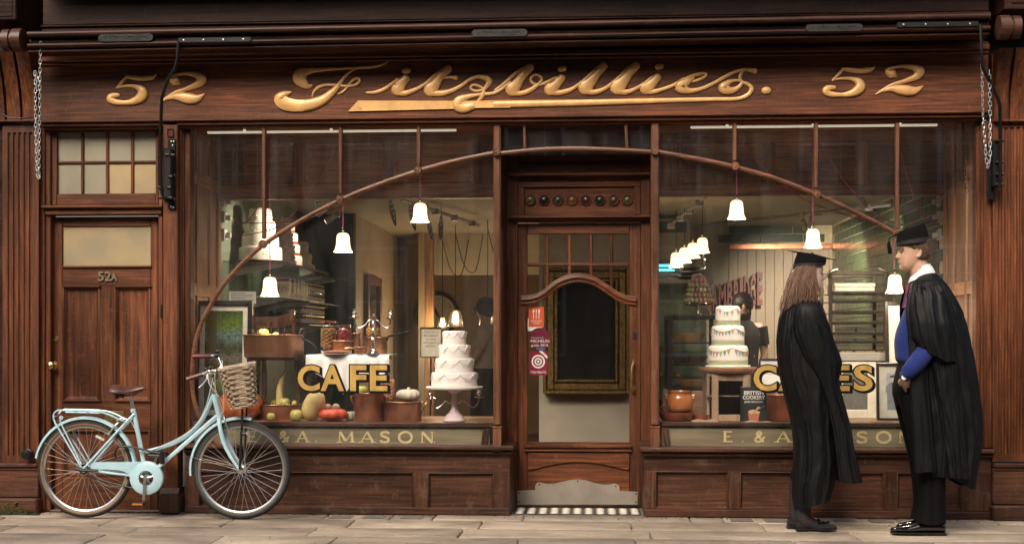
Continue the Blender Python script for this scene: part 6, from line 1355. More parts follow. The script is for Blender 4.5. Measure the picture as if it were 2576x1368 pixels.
for lv, (rad, zz) in enumerate(((33, 37), (28.5, 50), (26, 63), (21, 76), (14, 88))):
    b = MB(); b.lathe(sc_prof([(.01, zz-6), (rad+5, zz-6), (rad+5, zz-5.2), (.01, zz-5.2)], k), n=24); b.build('tier_plate', M['shelf_glass'], MT)
    n = max(5, int(2*math.pi*rad*k/.030))
    for i in range(n): a = 2*math.pi*i/n+lv*.2; inst(mms[rnd.randrange(5) if lv < 4 else 2], 'macaron', MT, (rad*k*math.cos(a), rad*k*math.sin(a), zz*k), (math.pi/2, 0, a+math.pi/2*0+0))
for i in range(3): inst(mms[2+i % 2], 'macaron', MT, ((i-1)*.035, 0, 97*k), (.3, .2*i, 0))
# cloche stack, back counter, chiller
yb = 2.35; p, k = at(1730, 706, yb); CT = thing('back_counter', 'pale back counter shelf edge below the stacked dark plates', 'counter', (X(1690, yb), yb, 0)); b = MB(); b.box(X(1642, yb)-X(1690, yb), X(1790, yb)-X(1690, yb), -.25, .35, p.z-.035, p.z, .006); b.build('top', M['cream'], CT)
b = MB(); b.box(X(1642, yb)-X(1690, yb), X(1785, yb)-X(1690, yb), .30, .34, 0, p.z-.036, 0); b.build('back_panel', pm('mint_panel', (.32, .42, .24), .5), CT)
for i, zz in enumerate((.42, .66, .90, 1.12)):
    b = MB(); b.box(X(1642, yb)-X(1690, yb), X(1785, yb)-X(1690, yb), -.2, .3, zz, zz+.012, .001); b.build('shelf', M['shelf_glass'], CT)
for i in range(14):
    zz = (.67, .91, 1.13)[i % 3]; x = X(1655+11*(i//3)+3*(i % 2), yb); pie('small glazed bun, %s from the left on the %s mint backed shelf' % (('first', 'second', 'third', 'fourth', 'fifth')[i//3], ('lowest', 'middle', 'highest')[i % 3]), x, yb-.05-.1*(i % 2), zz+.004, .035, .035, 'choc' if i % 3 == 0 else 'crust', 'buns on the mint backed shelves', 'bun')
for i, (px, py, r) in enumerate(((1722, 704, 42), (1726, 694, 40), (1734, 682, 44))):
    q, kk = at(px, py, yb+.02); b = MB(); b.lathe(sc_prof([(.01, 0), (r*.4, 0), (r*.4, 3), (r, 5), (r+1, 6.5), (r, 7.5), (.01, 6)], kk), q, 32)
    tag(b.build('cake_plate', M['iron'], ang=50), ('bottom dark cake plate of the stack on the back counter', 'middle dark cake plate of the stack on the back counter', 'top dark cake plate of the stack, under the glass dome')[i], 'plate', 'stacked dark cake plates')
q, kk = at(1746, 675, yb+.02); b = MB(); b.lathe(sc_prof([(28, 0), (28, 24), (24, 33), (3, 34), (3, 36), (5, 39), (.01, 41)], kk), q, 28, cap=False); tag(b.build('glass_dome', M['glass_in'], ang=60), 'clear glass dome on the stacked dark plates', 'cake dome')
yf = 4.2; q, kk = at(1695, 700, yf); FR = thing('wall_chiller', 'wall chiller with dark front and blue lit strips behind the counter lamps', 'chiller', (X(1690, yf), yf, 0)); x0, x1 = X(1652, yf)-X(1690, yf), X(1735, yf)-X(1690, yf)
zt_, zb_ = Z(548, yf, 1690), Z(720, yf, 1690); b = MB(); b.box(x0, x1, .0, .5, zb_, zt_, .01); b.build('housing', M['cream'], FR)
b = MB(); b.box(x0+.03, x1-.03, -.01, -.0005, Z(585, yf, 1690), zt_-.04, .004); b.build('dark_front', M['black'], FR)
M['teal'] = pm('chiller_light', (.1, .5, .6), .5, emis=(.10, .75, .95), es=1.6); b = MB()
for py in (668, 679): b.box(x0+.02, X(1697, yf)-X(1690, yf), -.012, -.001, Z(py+3, yf, 1690), Z(py-3, yf, 1690), .002)
b.build('lit_strip', M['teal'], FR)
b = MB(); b.box(x0+.02, X(1710, yf)-X(1690, yf), -.008, -.0005, Z(700, yf, 1690), Z(655, yf, 1690), .002); b.build('grille', pm('chiller_grille', (.04, .12, .14), .4), FR)
# letters on the boarding
M['signwood'] = pm('brown_red_letters', (.24, .05, .03), .5, 0, .5, 20); M['signside'] = pm('letter_side', (.06, .015, .01), .6)
ysn = YR-.06; SG = thing('letter_sign', 'tall brown wooden letters running uphill on the cream boarding, partly hidden', 'letter sign', (X(1836, ysn), ysn, A(1836, 776, ysn).z)); k = mpp(1890, ysn); x = -62
for i, ch in enumerate('CAMBRIDGE'):
    wch = {'I': 9, 'M': 19}.get(ch, 14.5); hh = 62+2.6*i; b = MB(); put_text(b, ch, (x+wch/2)*k, -.04, (x*.13+2)*k, hh*k, wide=wch*.92*k, ext=.03, off=.03); b.build('letter', M['signwood'], SG, smooth=False); x += wch+1.6
# baking rack, counter cabinet, picture frames at the right
yr = 2.5; p, k = at(2158, 886, yr); RK = thing('baking_rack', 'tall steel baker rack with trays and white boxes behind the graduates', 'rack', (X(2158, yr), yr, 0)); w = 138*k; zt_ = Z(686, yr, 2158); M['rack'] = pm('rack_steel', (.20, .17, .13), .4, .9, .3)
b = MB()
for sx in (-1, 1):
    for y in (0, .45): b.box(sx*w/2-.016, sx*w/2+.016, y-.016, y+.016, 0, zt_, .004)
for y in (0, .45): b.box(-w/2, w/2, y-.018, y+.018, zt_-.02, zt_+.015, .005)
for sx in (-1, 1): b.tube(spl([(sx*w/2, 0, zt_-.05), (sx*(w/2+.01), -.01, zt_), (sx*(w/2-.06), 0, zt_+.03)], 3), .018, 8)
b.build('frame', M['rack'], RK)
for i, py in enumerate((737, 757, 786, 813, 840, 862, 884)):
    zz = Z(py, yr, 2158); b = MB(); b.box(-w/2+.017, w/2-.017, .0, .45, zz-.006, zz, .001); b.box(-w/2+.017, w/2-.017, -.01, .0, zz-.006, zz+.018, .002); b.build('tray', M['rack'], RK)
M['box'] = pm('white_card_box', (.74, .64, .52), .7, 0, .1, 8)
for a, c, py, h, lab in ((2102, 2203, 737, 25, 'wide white box on the top tray of the rack'), (2102, 2152, 840, 17, 'cream box on the left of a lower rack tray'), (2158, 2204, 840, 17, 'cream box on the right of a lower rack tray'), (2100, 2150, 862, 11, 'flat box at the left of the bottom loaded tray'), (2156, 2202, 862, 12, 'flat box at the right of the bottom loaded tray')):
    zz = Z(py, yr, 2158)+.001; b = MB(); b.box(X(a, yr), X(c, yr), yr+.03, yr+.4, zz, zz+h*k*.8, .004); b.box(X(a, yr)-.004, X(c, yr)+.004, yr+.026, yr+.404, zz+h*k*.62, zz+h*k, .004); tag(b.build('cake_box', M['box']), lab, 'box', 'boxes on the baking rack')
yq = .80; CN = thing('steel_cabinet', 'pale grey work cabinet below the baking rack', 'cabinet', (X(2168, yq), yq, ZF)); k = mpp(2168, yq); zt_ = Z(886, yq, 2168)-ZF
b = MB(); b.box(-56*k, 70*k, -.02, .1, zt_-22*k, zt_, .005); b.build('worktop', pm('stainless', (.45, .43, .38), .4, .5, .1), CN); b = MB(); b.box(-70*k, 36*k, 0, .1, 0, zt_-22.2*k, .003); CBD = b.build('cabinet_body', M['mountw'], CN); b = MB(); b.frame(-70*k, 36*k, 0, zt_-24*k, -.012, -.0005, 22*k, .004); b.build('door_frame', M['mountw'], CN); b = MB(); b.box(-47*k, 25*k, -.006, -.0003, 24*k, zt_-47*k, .001); b.build('door_panel', pm('grey_mesh', (.11, .115, .10), .6, 0, .3, 30), CN)
b = MB()
for i in range(40): b.ball((X(2118+115*rnd.random(), yq), yq+.04+.04*rnd.random(), ZF+zt_+.004), .01, .01, .006, 6, 4)
tag(b.build('pastry_crumbs', M['crust']), 'scattered pastry pieces on the pale grey worktop', 'crumbs', kind='stuff')
def portrait():
    m, t, b = _nodes('grey_print'); n = noise_node(t, 5, (1, 1, 1), 4, .6, 0, 'Generated'); r = ramp(t, n.outputs[0], [(.3, (.30, .33, .34)), (.7, (.48, .50, .50))]); t.links.new(r.outputs[0], b.inputs['Base Color']); _set(b, Roughness=.3); return m
T, k, w, h = framed('framed_photograph', 'dark framed old photograph of a man in a flat cap, low beside the cabinet', 2206, 2290, 910, 1057, .26, 6, 'frame_b', 'mountw', 20, 'picture', .03, portrait(), None, -.02)
M['photo_g'] = pm('photo_grey', (.22, .25, .28), .5, 0, .3, 20); M['photo_d'] = pm('photo_dark', (.06, .065, .07), .5); M['photo_l'] = pm('photo_light', (.5, .48, .45), .5)
b = MB(); u = h
b.prism([(-.10*u, .19*u), (-.105*u, .46*u), (-.13*u, .50*u), (-.12*u, .60*u), (-.05*u, .66*u), (.05*u, .66*u), (.12*u, .60*u), (.13*u, .48*u), (.105*u, .44*u), (.10*u, .19*u)], 'xz', -.0025, -.0012); b.mat(2); b.ball((0, -.002, .71*u), .04*u, .001, .052*u, 16, 8); b.mat(1); b.prism([(-.055*u, .745*u), (-.05*u, .775*u), (0, .79*u), (.05*u, .775*u), (.06*u, .745*u)], 'xz', -.0035, -.0026); b.prism([(-.012*u, .45*u), (.012*u, .45*u), (.03*u, .655*u), (-.03*u, .655*u)], 'xz', -.0035, -.0026); b.build('figure_print', [M['photo_g'], M['photo_d'], M['photo_l']], T, smooth=False)
T, k, w, h = framed('framed_photograph', 'large black framed picture with wide ivory mount behind the man', 2229, 2447, 752, 1040, .62, 9, 'frame_b', 'mountw', 38, 'picture', .06, None); b = MB(); q = 40*k; b.box(-w/2+q, w/2-q, -.003, -.0005, q, h-q, 0); b.build('picture', M['photo_d'], T)
chain('dark roller chain inside the right end of the right window', [A(2422, 297, .12), A(2424, 400, .12), A(2428, 470, .12), A(2432, 478, .12)], 'iron', None)
# gold frame seen through the door
yg_ = 1.93; p, k = at(1475, 990, yg_); GF = thing('gilt_frame', 'ornate gold frame with a black picture seen through the shop door', 'picture', (p.x, yg_, p.z)); w, h = 218*k, 318*k; M['oldgold'] = pm('old_gilt_frame', (.34, .22, .075), .42, .8, .55, 40, 1.0, bscale=90)
for fx0, fx1, y0, y1, ww in ((0, 0, -.05, .06, 9), (10, 0, -.035, .06, 18), (29, 0, -.055, .06, 8)):
    b = MB(); b.frame(-w/2+fx0*k, w/2-fx0*k, fx0*k, h-fx0*k, y0, y1, ww*k, .008); b.build('frame', M['oldgold'], GF)
b = MB()
for i in range(44): x = -w/2+w*(i+.5)/44; b.ball((x, -.05, 2*k), 1.8*k, 1.5*k, 1.8*k, 6, 4); b.ball((x, -.05, h-2*k), 1.8*k, 1.5*k, 1.8*k, 6, 4)
o = b.build('beading', M['oldgold'], GF); b = MB(); b.box(-w/2+36*k, w/2-36*k, -.02, .06, 36*k, h-36*k, 0); b.build('picture', M['black'], GF)
# ------------------------------------------------------------ bicycle leaning by the side door
YB = -.33
zb = lambda x, y: (x*.39313, 830.7+y*.39313)
r0 = A(*zb(1050, 1190), YB); BIKE = thing('bicycle', 'pale blue step-through bicycle with wicker front basket and brown saddle parked against the shop front', 'bicycle', (r0.x, YB, 0)); BL = Vector((r0.x, YB, 0))
KZ = mpp(400, YB)*.39313
def bp(x, y, dy=0): return A(*zb(x, y), YB+dy)-BL if abs(dy) > .11 else A(*zb(x, y), YB)-BL+Vector((0, dy, 0))
M['blue'] = pm('pale_blue_enamel', (.46, .68, .755), .28, 0, .14, 12, coat=.5, c2=(.38, .575, .65)); M['tyre'] = pm('tyre_rubber', (.018, .018, .018), .8, 0, .3, 60, .4); M['tan'] = pm('tan_sidewall', (.22, .145, .08), .75, 0, .25, 40); M['grey_wall'] = pm('grey_sidewall', (.075, .07, .062), .8, 0, .25, 40)
M['leather'] = pm('brown_leather', (.075, .026, .020), .42, 0, .3, 30, .2, coat=.2); M['grip'] = pm('oxblood_grip', (.105, .022, .017), .4, 0, .25, 40, .15); M['alu'] = pm('aluminium', (.74, .74, .72), .28, 1, .15, 20); M['spoke'] = pm('spoke_steel', (.78, .77, .74), .3, .9, .1)
M['plastic'] = pm('black_plastic', (.012, .012, .012), .35); M['redlens'] = pm('red_lens', (.35, .01, .015), .2, coat=.5); M['orlens'] = pm('amber_reflector', (.55, .18, .02), .25); M['clearref'] = pm('clear_reflector', (.62, .60, .55), .25); M['cable'] = pm('white_cable', (.62, .66, .64), .4)
def bt(name, mat, pts, r, parent=BIKE, n=10, s=False):
    P = [tuple(bp(*p)) for p in pts]; P = spl(P, 5) if s else P
    if isinstance(r, list) and s: r = [v[0] for v in spl([(q,) for q in r], 5)]
    b = MB(); b.tube(P, r, n); return b.build(name, M[mat], parent)
def torus(b, c, R, r, n=64, m=10, sy=1.0, a0=0, a1=360):
    rings = []; full = a1-a0 >= 360
    for i in range(n if full else n+1):
        a = math.radians(a0+(a1-a0)*i/n); d = Vector((math.cos(a), 0, math.sin(a)))
        rings.append([tuple(Vector(c)+d*(R+r*math.cos(2*math.pi*k/m))+Vector((0, r*sy*math.sin(2*math.pi*k/m), 0))) for k in range(m)])
    if full: rings.append(rings[0])
    return b.ring_loft(rings, cap=not full)
def wheel(c, R, wall, turn=0.0):
    w = bpy.data.objects.new('wheel', None); COL.objects.link(w); w.parent = BIKE; w.location = bp(*c); w.rotation_euler.z = turn; w.empty_display_size = .05
    R = R*KZ; b = MB(); torus(b, (0, 0, 0), R-.019, .019, 80, 12); b.mat(1)
    b.cm = 1; torus(b, (0, 0, 0), R-.0265, .0175, 80, 12, 1.06)
    b.build('tyre', [M['tyre'], M[wall]], w)
    b = MB()
    for i in range(90):
        a = 2*math.pi*i/90; d = Vector((math.cos(a), 0, math.sin(a))); t = Vector((-d.z, 0, d.x)); c_ = d*(R-.0008)
        for s in (-1, 1): q = c_+Vector((0, s*.008, 0))-d*.001; b.add([tuple(q+t*.006+Vector((0, s*.004, 0))), tuple(q-t*.006+Vector((0, s*.004, 0))), tuple(q-t*.007-Vector((0, s*.005, 0))), tuple(q+t*.007-Vector((0, s*.005, 0))), tuple(q+d*.0028)], [(0, 1, 4), (1, 2, 4), (2, 3, 4), (3, 0, 4)])
    o = b.build('tread', M['tyre'], w, smooth=False); o['kind'] = 'stuff'
    b = MB(); rg = []
    for i in range(81):
        a = 2*math.pi*i/80; d = Vector((math.cos(a), 0, math.sin(a))); rg.append([tuple(d*r_+Vector((0, y, 0))) for r_, y in ((R-.034, -.012), (R-.0345, .012), (R-.046, .0125), (R-.055, .006), (R-.055, -.006), (R-.046, -.0125))])
    b.ring_loft(rg, cap=False); b.build('rim', M['alu'], w)
    b = MB(); b.lathe([(.004, -.065), (.008, -.06), (.008, -.036), (.024, -.034), (.024, -.030), (.013, -.026), (.012, .026), (.024, .03), (.024, .034), (.008, .036), (.008, .06), (.004, .065)], n=16); b.v = [(v[0], v[2], v[1]) for v in b.v]; b.build('hub', M['alu'], w)
    for i in range(36):
        a = 2*math.pi*i/36; s = 1 if i % 2 else -1; k = 1 if (i//2) % 2 else -1; h = a+k*1.15
        b = MB(); b.tube([(.022*math.cos(h), s*.032, .022*math.sin(h)), ((R-.054)*math.cos(a), s*.002, (R-.054)*math.sin(a))], .0012, 4, cap=False); b.build('spoke', M['spoke'], w)
    return w
RW, FW = (548, 884), (1546, 889); Rr, Rf = 308, 311
w1 = wheel(RW, Rr, 'tan'); w2 = wheel(FW, Rf, 'grey_wall', .0)
b = MB(); c = bp(640, 688, 0)-bp(*RW); b.v = []; b.box(-.034, .034, -.005, .005, -.009, .009, .003); b.v = [tuple(Matrix.Rotation(.42, 3, 'Y') @ Vector(v)+c) for v in b.v]; b.build('reflector', M['clearref'], w1)
def fender(c, R, a0, a1):
    c = bp(*c); R *= KZ; b = MB(); rg = []; n = 40
    for i in range(n+1):
        a = math.radians(a0+(a1-a0)*i/n); d = Vector((math.cos(a), 0, math.sin(a))); rg.append([tuple(c+d*(R+dr)+Vector((0, y, 0))) for dr, y in ((-.014, -.027), (-.003, -.026), (.004, -.017), (.006, 0), (.004, .017), (-.003, .026), (-.014, .027), (-.004, .022), (.002, 0), (-.004, -.022))])
    b.ring_loft(rg); return b.build('mudguard', M['blue'], BIKE)
fender(RW, 326, 168, 8); fender(FW, 327, 187, 78)
for p, q in (((295, 715), RW), ((1228, 806), FW)):
    for s in (-1, 1): bt('mudguard_stay', 'spoke', [(*p, s*.028), (*q, s*.05)], .0018, n=5)
# frame tubes
bt('seat_tube', 'blue', [(853, 500), (905, 770), (940, 935)], .0155)
bt('frame_tube', 'blue', [(1362, 418), (1312, 540), (1238, 636), (1150, 702), (1050, 745), (930, 775)], .0145, s=True)
bt('frame_tube', 'blue', [(1396, 542), (1250, 668), (1100, 800), (950, 932)], .0155)
bt('head_tube', 'blue', [(1366, 400), (1406, 562)], .0185)
b = MB()
for q in ((1366, 398), (1407, 566)): p_ = bp(*q); d = (bp(1406, 562)-bp(1366, 400)).normalized(); b.tube([p_-d*.008, p_+d*.008], .0195, 12)
b.build('headset', M['alu'], BIKE)
b = MB(); c = bp(948, 938); b.tube([c-Vector((0, .04, 0)), c+Vector((0, .04, 0))], .02, 14); b.build('bottom_bracket', M['blue'], BIKE)
for s in (-1, 1):
    bt('fork_blade', 'blue', [(1406, 562, s*.02), (1416, 600, s*.042), (1440, 700, s*.046), (1475, 780, s*.047), (1522, 855, s*.048), (1546, 888, s*.05)], [.014, .015, .0145, .0125, .010, .0085], s=True)
    bt('seat_stay', 'blue', [(862, 535, s*.016), (830, 570, s*.03), (572, 862, s*.058), (548, 882, s*.06)], .0085)
    bt('chain_stay', 'blue', [(550, 884, s*.058), (700, 905, s*.045), (940, 936, s*.03)], .009)
    bt('rack_strut', 'blue', [(380, 600, s*.05), (545, 870, s*.066)], .006); bt('rack_strut', 'blue', [(452, 648, s*.055), (560, 850, s*.066)], .005) if s > 0 else bt('rack_strut', 'blue', [(410, 590, s*.055), (545, 850, s*.066)], .005)
    bt('rack_rail', 'blue', [(810, 582, s*.035), (780, 566, s*.05), (655, 518, s*.058), (420, 508, s*.058), (385, 512, s*.055), (362, 532, s*.045), (362, 565, s*.045), (380, 602, s*.05)], .0062, s=True)
for x, y in ((480, 511), (560, 514), (640, 519), (366, 548)): bt('rack_bar', 'blue', [(x, y, -.057), (x, y, .057)], .005, n=8)
bt('rack_plate', 'blue', [(420, 522, 0), (640, 528, 0)], .006)
b = MB(); p = bp(380, 552, 0); b.box(p.x-.006, p.x+.014, -.022, .022, p.z-.02, p.z+.022, .006); b.build('rear_lamp', M['redlens'], BIKE); b = MB(); p = bp(403, 556, -.03); torus(b, tuple(p), .011, .004, 16, 6); b.ball(tuple(p), .008, .008, .008, 8, 5); b.build('lamp_bracket', M['blue'], BIKE)
bt('seat_post', 'alu', [(834, 420), (856, 512)], .0125); b = MB(); p = bp(852, 512); b.tube([p+Vector((0, -.022, 0)), p+Vector((0, .022, 0))], .008, 8); d = (bp(856, 512)-bp(834, 420)).normalized(); b.tube([p-d*.01, p+d*.012], .0185, 12); b.build('seat_clamp', M['blue'], BIKE)
# saddle
def saddle():
    rg = []; b = MB()
    for x, zt, h, w in ((706, 372, 26, .03), (712, 352, 46, .075), (730, 345, 58, .092), (765, 347, 58, .094), (800, 360, 46, .075), (840, 366, 38, .045), (880, 358, 30, .028), (915, 354, 24, .021), (934, 360, 16, .016), (940, 370, 6, .008)):
        c = bp(x, zt); hh = h*KZ; ring = []
        for i in range(18):
            a = 2*math.pi*i/18; y = w*math.cos(a); up = math.sin(a); ring.append((c.x, y, c.z-hh*.5+(hh*.5*up if up < 0 else hh*.5*up*(1-.12*abs(math.cos(a))))-(.35*hh*abs(math.cos(a))**3)))
        rg.append(ring)
    b.ring_loft(rg); return b.build('saddle', M['leather'], BIKE, ang=70)
SDL = saddle()
for s in (-1, 1):
    bt('saddle_rail', 'plastic', [(915, 382, s*.01), (850, 412, s*.02), (800, 418, s*.03), (745, 405, s*.05)], .004, SDL, 6)
    b = MB(); pts = []; c = bp(765, 418, s*.045)
    for i in range(60): a = i*.7; pts.append((c.x+.013*math.cos(a), c.y+.013*math.sin(a), c.z-.016+.034*i/60))
    b.tube(pts, .0025, 5); b.build('saddle_spring', M['plastic'], SDL)
# chain guard, crank, pedals
c = bp(950, 940, -.046)
b = MB(); n = 40; ro, ri = 105*KZ, 47*KZ; rg = []
for i in range(n+1): a = 2*math.pi*i/n; d = Vector((math.cos(a), 0, math.sin(a))); rg.append([tuple(c+d*r_+Vector((0, y, 0))) for r_, y in ((ri, -.006), (ro*.93, -.006), (ro, 0), (ro, .03), (ro*.98, .03), (ri, .0))])
b.ring_loft(rg, cap=False)
pl = [(592, 846), (610, 838), (900, 836), (950, 837), (900, 870), (860, 905), (846, 935), (836, 912), (815, 898), (780, 890), (660, 878), (600, 874)]
q = [bp(x, y, 0) for x, y in pl]; b.prism([(v.x, v.z) for v in q], 'xz', c.y-.0052, c.y+.03); b.build('chain_guard', M['blue'], BIKE, ang=40)
b = MB(); torus(b, (c.x, c.y+.012, c.z), 44*KZ, .004, 32, 6)
for i in range(5): a = 2*math.pi*i/5+.3; d = Vector((math.cos(a), 0, math.sin(a))); b.tube([c+Vector((0, .008, 0)), c+Vector((0, .010, 0))+d*44*KZ], [.007, .004], 6)
b.build('chainring', M['alu'], BIKE)
CRK = bt('crank', 'alu', [(947, 930, -.058), (945, 960, -.062), (940, 1080, -.066)], [.012, .0095, .010]); b = MB(); p = bp(947, 932, -.06); b.tube([p+Vector((0, -.014, 0)), p+Vector((0, .02, 0))], .012, 12); b.build('crank_bolt', M['alu'], CRK)
def pedal(x, y, dy, s):
    p = bp(x, y, dy); b = MB(); b.box(p.x-.045, p.x+.045, p.y-.08*(s < 0), p.y+.08*(s > 0), p.z-.013, p.z-.004, .003); b.box(p.x-.042, p.x+.042, p.y-.08*(s < 0)+.004, p.y+.08*(s > 0)-.004, p.z+.003, p.z+.011, .003); b.box(p.x-.012, p.x+.012, p.y-.078*(s < 0), p.y+.078*(s > 0), p.z-.0038, p.z+.0028, .001); o = b.build('pedal', M['plastic'], BIKE)
    b = MB(); yy = p.y-.0815 if s < 0 else p.y+.0805; b.box(p.x-.03, p.x+.038, yy, yy+.001, p.z-.006, p.z+.006, 0); b.build('reflector', M['orlens'], o)
pedal(926, 1093, -.075, -1); bt('crank', 'alu', [(948, 936, .058), (985, 795, .066)], [.012, .009]); pedal(998, 798, .075, 1)
bt('chain', 'iron', [(560, 925, -.03), (700, 965, -.03), (868, 1008, -.03)], .005, n=6)
b = MB(); p = bp(548, 884, -.034); b.tube([p, p+Vector((0, .012, 0))], [.034, .034], 20); b.build('sprocket', M['iron'], BIKE)
bt('hub_guard', 'plastic', [(505, 875, -.07), (560, 888, -.072), (650, 890, -.066)], [.012, .011, .006]); bt('kickstand', 'alu', [(600, 960, .05), (670, 1008, .09), (782, 1006, .10)], .005)
# lock, brakes, cables
bt('cable_lock', 'plastic', [(800, 818, -.05), (768, 818, -.05), (752, 785, -.05), (768, 745, -.05), (800, 736, -.05), (880, 745, -.05), (960, 765, -.05), (1045, 782, -.05)], .0075, s=True); bt('lock_body', 'plastic', [(1056, 766, -.055), (1056, 850, -.055)], .016)
bt('lock_body', 'plastic', [(965, 795, -.04), (1035, 800, -.04)], .012)
for pts in ([(1432, 540, -.02), (1448, 575, -.03), (1462, 610, -.03), (1474, 634, -.03)], [(768, 590, -.03), (745, 610, -.035), (722, 640, -.03), (700, 664, -.03)], [(792, 610, .03), (770, 640, .03)], [(760, 575, -.03), (790, 560, -.03), (808, 568, -.03)]): bt('brake_arm', 'alu', pts, .007, n=8, s=True)
for pts in ([(1340, 300, -.03), (1360, 350, -.06), (1425, 430, -.06), (1440, 480, -.05), (1415, 545, -.03), (1300, 640, -.025), (1180, 745, -.022), (1000, 895, -.02)], [(1372, 300, -.03), (1330, 470, -.03), (1270, 590, -.025), (1160, 680, -.022), (960, 770, -.02)], [(1385, 270, -.04), (1405, 380, -.09), (1432, 480, -.07), (1440, 560, -.03)], [(900, 750, -.02), (880, 660, -.02), (850, 590, -.02), (800, 556, -.02), (765, 570, -.02)], [(1400, 190, .08), (1425, 330, -.0), (1438, 470, -.02), (1430, 545, -.02)]): bt('cable', 'cable', pts, .0026, n=6, s=True)
# bars
bt('stem', 'alu', [(1366, 400), (1352, 330), (1338, 290), (1350, 272), (1376, 262)], [.0135, .013, .014, .015, .014], s=True)
bt('handlebar', 'alu', [(1200, 311, -.27), (1298, 280, -.25), (1335, 262, -.20), (1365, 258, -.09), (1378, 262, 0), (1388, 240, .09), (1400, 198, .18), (1385, 172, .22), (1350, 164, .25), (1245, 166, .29)], .0112, s=True)
bt('grip', 'grip', [(1196, 313, -.271), (1204, 310, -.27), (1298, 280, -.25)], [.0185, .017, .0155]); bt('grip', 'grip', [(1240, 166, .291), (1250, 166, .289), (1352, 164, .25)], [.0185, .017, .0155])
for pts in ([(1320, 268, -.21), (1322, 310, -.25), (1295, 345, -.29), (1272, 368, -.31)], [(1392, 176, .22), (1352, 188, .26), (1340, 205, .29)]): bt('brake_lever', 'alu', pts, [.009, .007, .005, .004], n=8, s=True) if len(pts) == 4 else bt('brake_lever', 'alu', pts, [.010, .008, .005], n=8)
for x, y, dy in ((1318, 250, -.20), (1345, 240, -.15), (1390, 135, .2), (1386, 160, .2)): b = MB(); p = bp(x, y, dy); b.ball(tuple(p), .018, .016, .015, 12, 8); b.build('shifter' if dy < 0 else 'bell', M['plastic'], BIKE)
# basket
M['wick'] = pm('pale_wicker', (.50, .39, .28), .7, 0, .5, 30, .3); M['wick_d'] = pm('brown_wicker', (.30, .20, .125), .75, 0, .45, 18, .3)
bk = bpy.data.objects.new('basket', None); COL.objects.link(bk); bk.parent = BIKE; bk.location = bp(1536, 358, 0); bk.rotation_euler = (0, -.17, .30); bk.empty_display_size = .05
bw_, bd_, bh_ = .118, .140, .272
def rect(t, s=1.0, n=32):
    "rounded rectangle, t = 0 bottom .. 1 top"
    w, d = (bw_*(.72+.28*t))*s, (bd_*(.74+.26*t))*s; out = []
    for i in range(n): a = 2*math.pi*(i+.5)/n; c_, s_ = math.cos(a), math.sin(a); e = .42; out.append((math.copysign(abs(c_)**e, c_)*w, math.copysign(abs(s_)**e, s_)*d))
    return out
ns = 32
for i in range(0, ns, 2):
    b = MB(); b.tube([(*rect(t)[i], (t-.5)*bh_) for t in (0, .25, .5, .75, 1)], .0048, 6); b.build('stake', M['wick_d'], bk)
for rw in range(15):
    t = (rw+.5)/15; pts = []; hi = rect(t, 1, 128)
    for i in range(257):
        q = (i//2) % 128; i = i/2; a = hi[q]; off = .0085*math.sin(math.pi*(i/8)+math.pi*(rw % 2)); L = math.hypot(*a) or 1
        pts.append((a[0]*(1+off/L), a[1]*(1+off/L), (t-.5)*bh_+.003*math.sin(i*.37+rw*1.9)))
    b = MB(); h2 = .0042
    b.tube([(x*1.0, y, z+h2+.0014*math.sin(k*.21+rw)) for k, (x, y, z) in enumerate(pts)], .0043, 5, cap=False); b.build('weaver', M['wick'], bk)
    b = MB(); b.tube([(x*1.006, y*1.006, z-h2+.0014*math.sin(k*.17+rw*2)) for k, (x, y, z) in enumerate(pts)], .0045, 5, cap=False); b.build('weaver', M['wick'] if rw % 4 else M['wick_d'], bk)
for t, r in ((0, .009), (1.0, .0105), (1.02, .009)):
    b = MB(); hi = rect(min(t, 1), 1.01, 96)
    for ph in (0, 1, 2): b.tube([(a[0]+.005*math.cos(i*.8+ph*2.1), a[1]+.005*math.cos(i*.8+ph*2.1), (t-.5)*bh_+.006*math.sin(i*.8+ph*2.1)) for i, a in enumerate(hi+hi[:1])], r*.55, 5, cap=False)
    b.build('rim_braid', M['wick'], bk)
b = MB(); b.prism(rect(0, .98), 'xy', -.5*bh_-.002, -.5*bh_+.004); b.build('base_board', M['wick_d'], bk)
bt('basket_stay', 'plastic', [(1566, 480, -.055), (1560, 640, -.056), (1549, 885, -.056)], .0085, n=6); bt('basket_stay', 'plastic', [(1566, 480, .055), (1549, 885, .056)], .007, n=6)
b = MB(); p = bp(1566, 655, -.066); b.tube([p, p+Vector((.028, 0, .0))], [.012, .014], 10); b.box(p.x-.014, p.x+.008, p.y-.012, p.y+.012, p.z-.012, p.z+.014, .004); b.build('lamp_bracket', M['plastic'], BIKE); bt('lamp_lens', 'clearref', [(1597, 655, -.066), (1600, 655, -.066)], .012)
# ------------------------------------------------------------ the two graduates
M['gown'] = pm('black_gown', (.0022, .0025, .0033), .58, 0, .2, 30, .6, stretch=(1, 1, .22), bscale=70, spec=.24)
def creases(m):
    t = m.node_tree; b = t.nodes['Principled BSDF']; old = b.inputs['Normal'].links[0].from_node; n = noise_node(t, 5.5, (1, 1, .40), 2, .5, 1.2); bp = t.nodes.new('ShaderNodeBump'); bp.inputs['Strength'].default_value = .85; bp.inputs['Distance'].default_value = .016
    t.links.new(n.outputs[0], bp.inputs['Height']); t.links.new(bp.outputs[0], old.inputs['Normal'])
creases(M['gown']); M['cap_felt'] = pm('cap_felt', (.004, .004, .0045), .95, 0, .1, 40, spec=.15); M['cap_band'] = pm('cap_band', (.012, .012, .013), .7); M['trouser'] = pm('black_trouser', (.0022, .0023, .0028), .8, 0, .2, 30, spec=.15); M['tights'] = pm('dark_tights', (.020, .014, .018), .7)
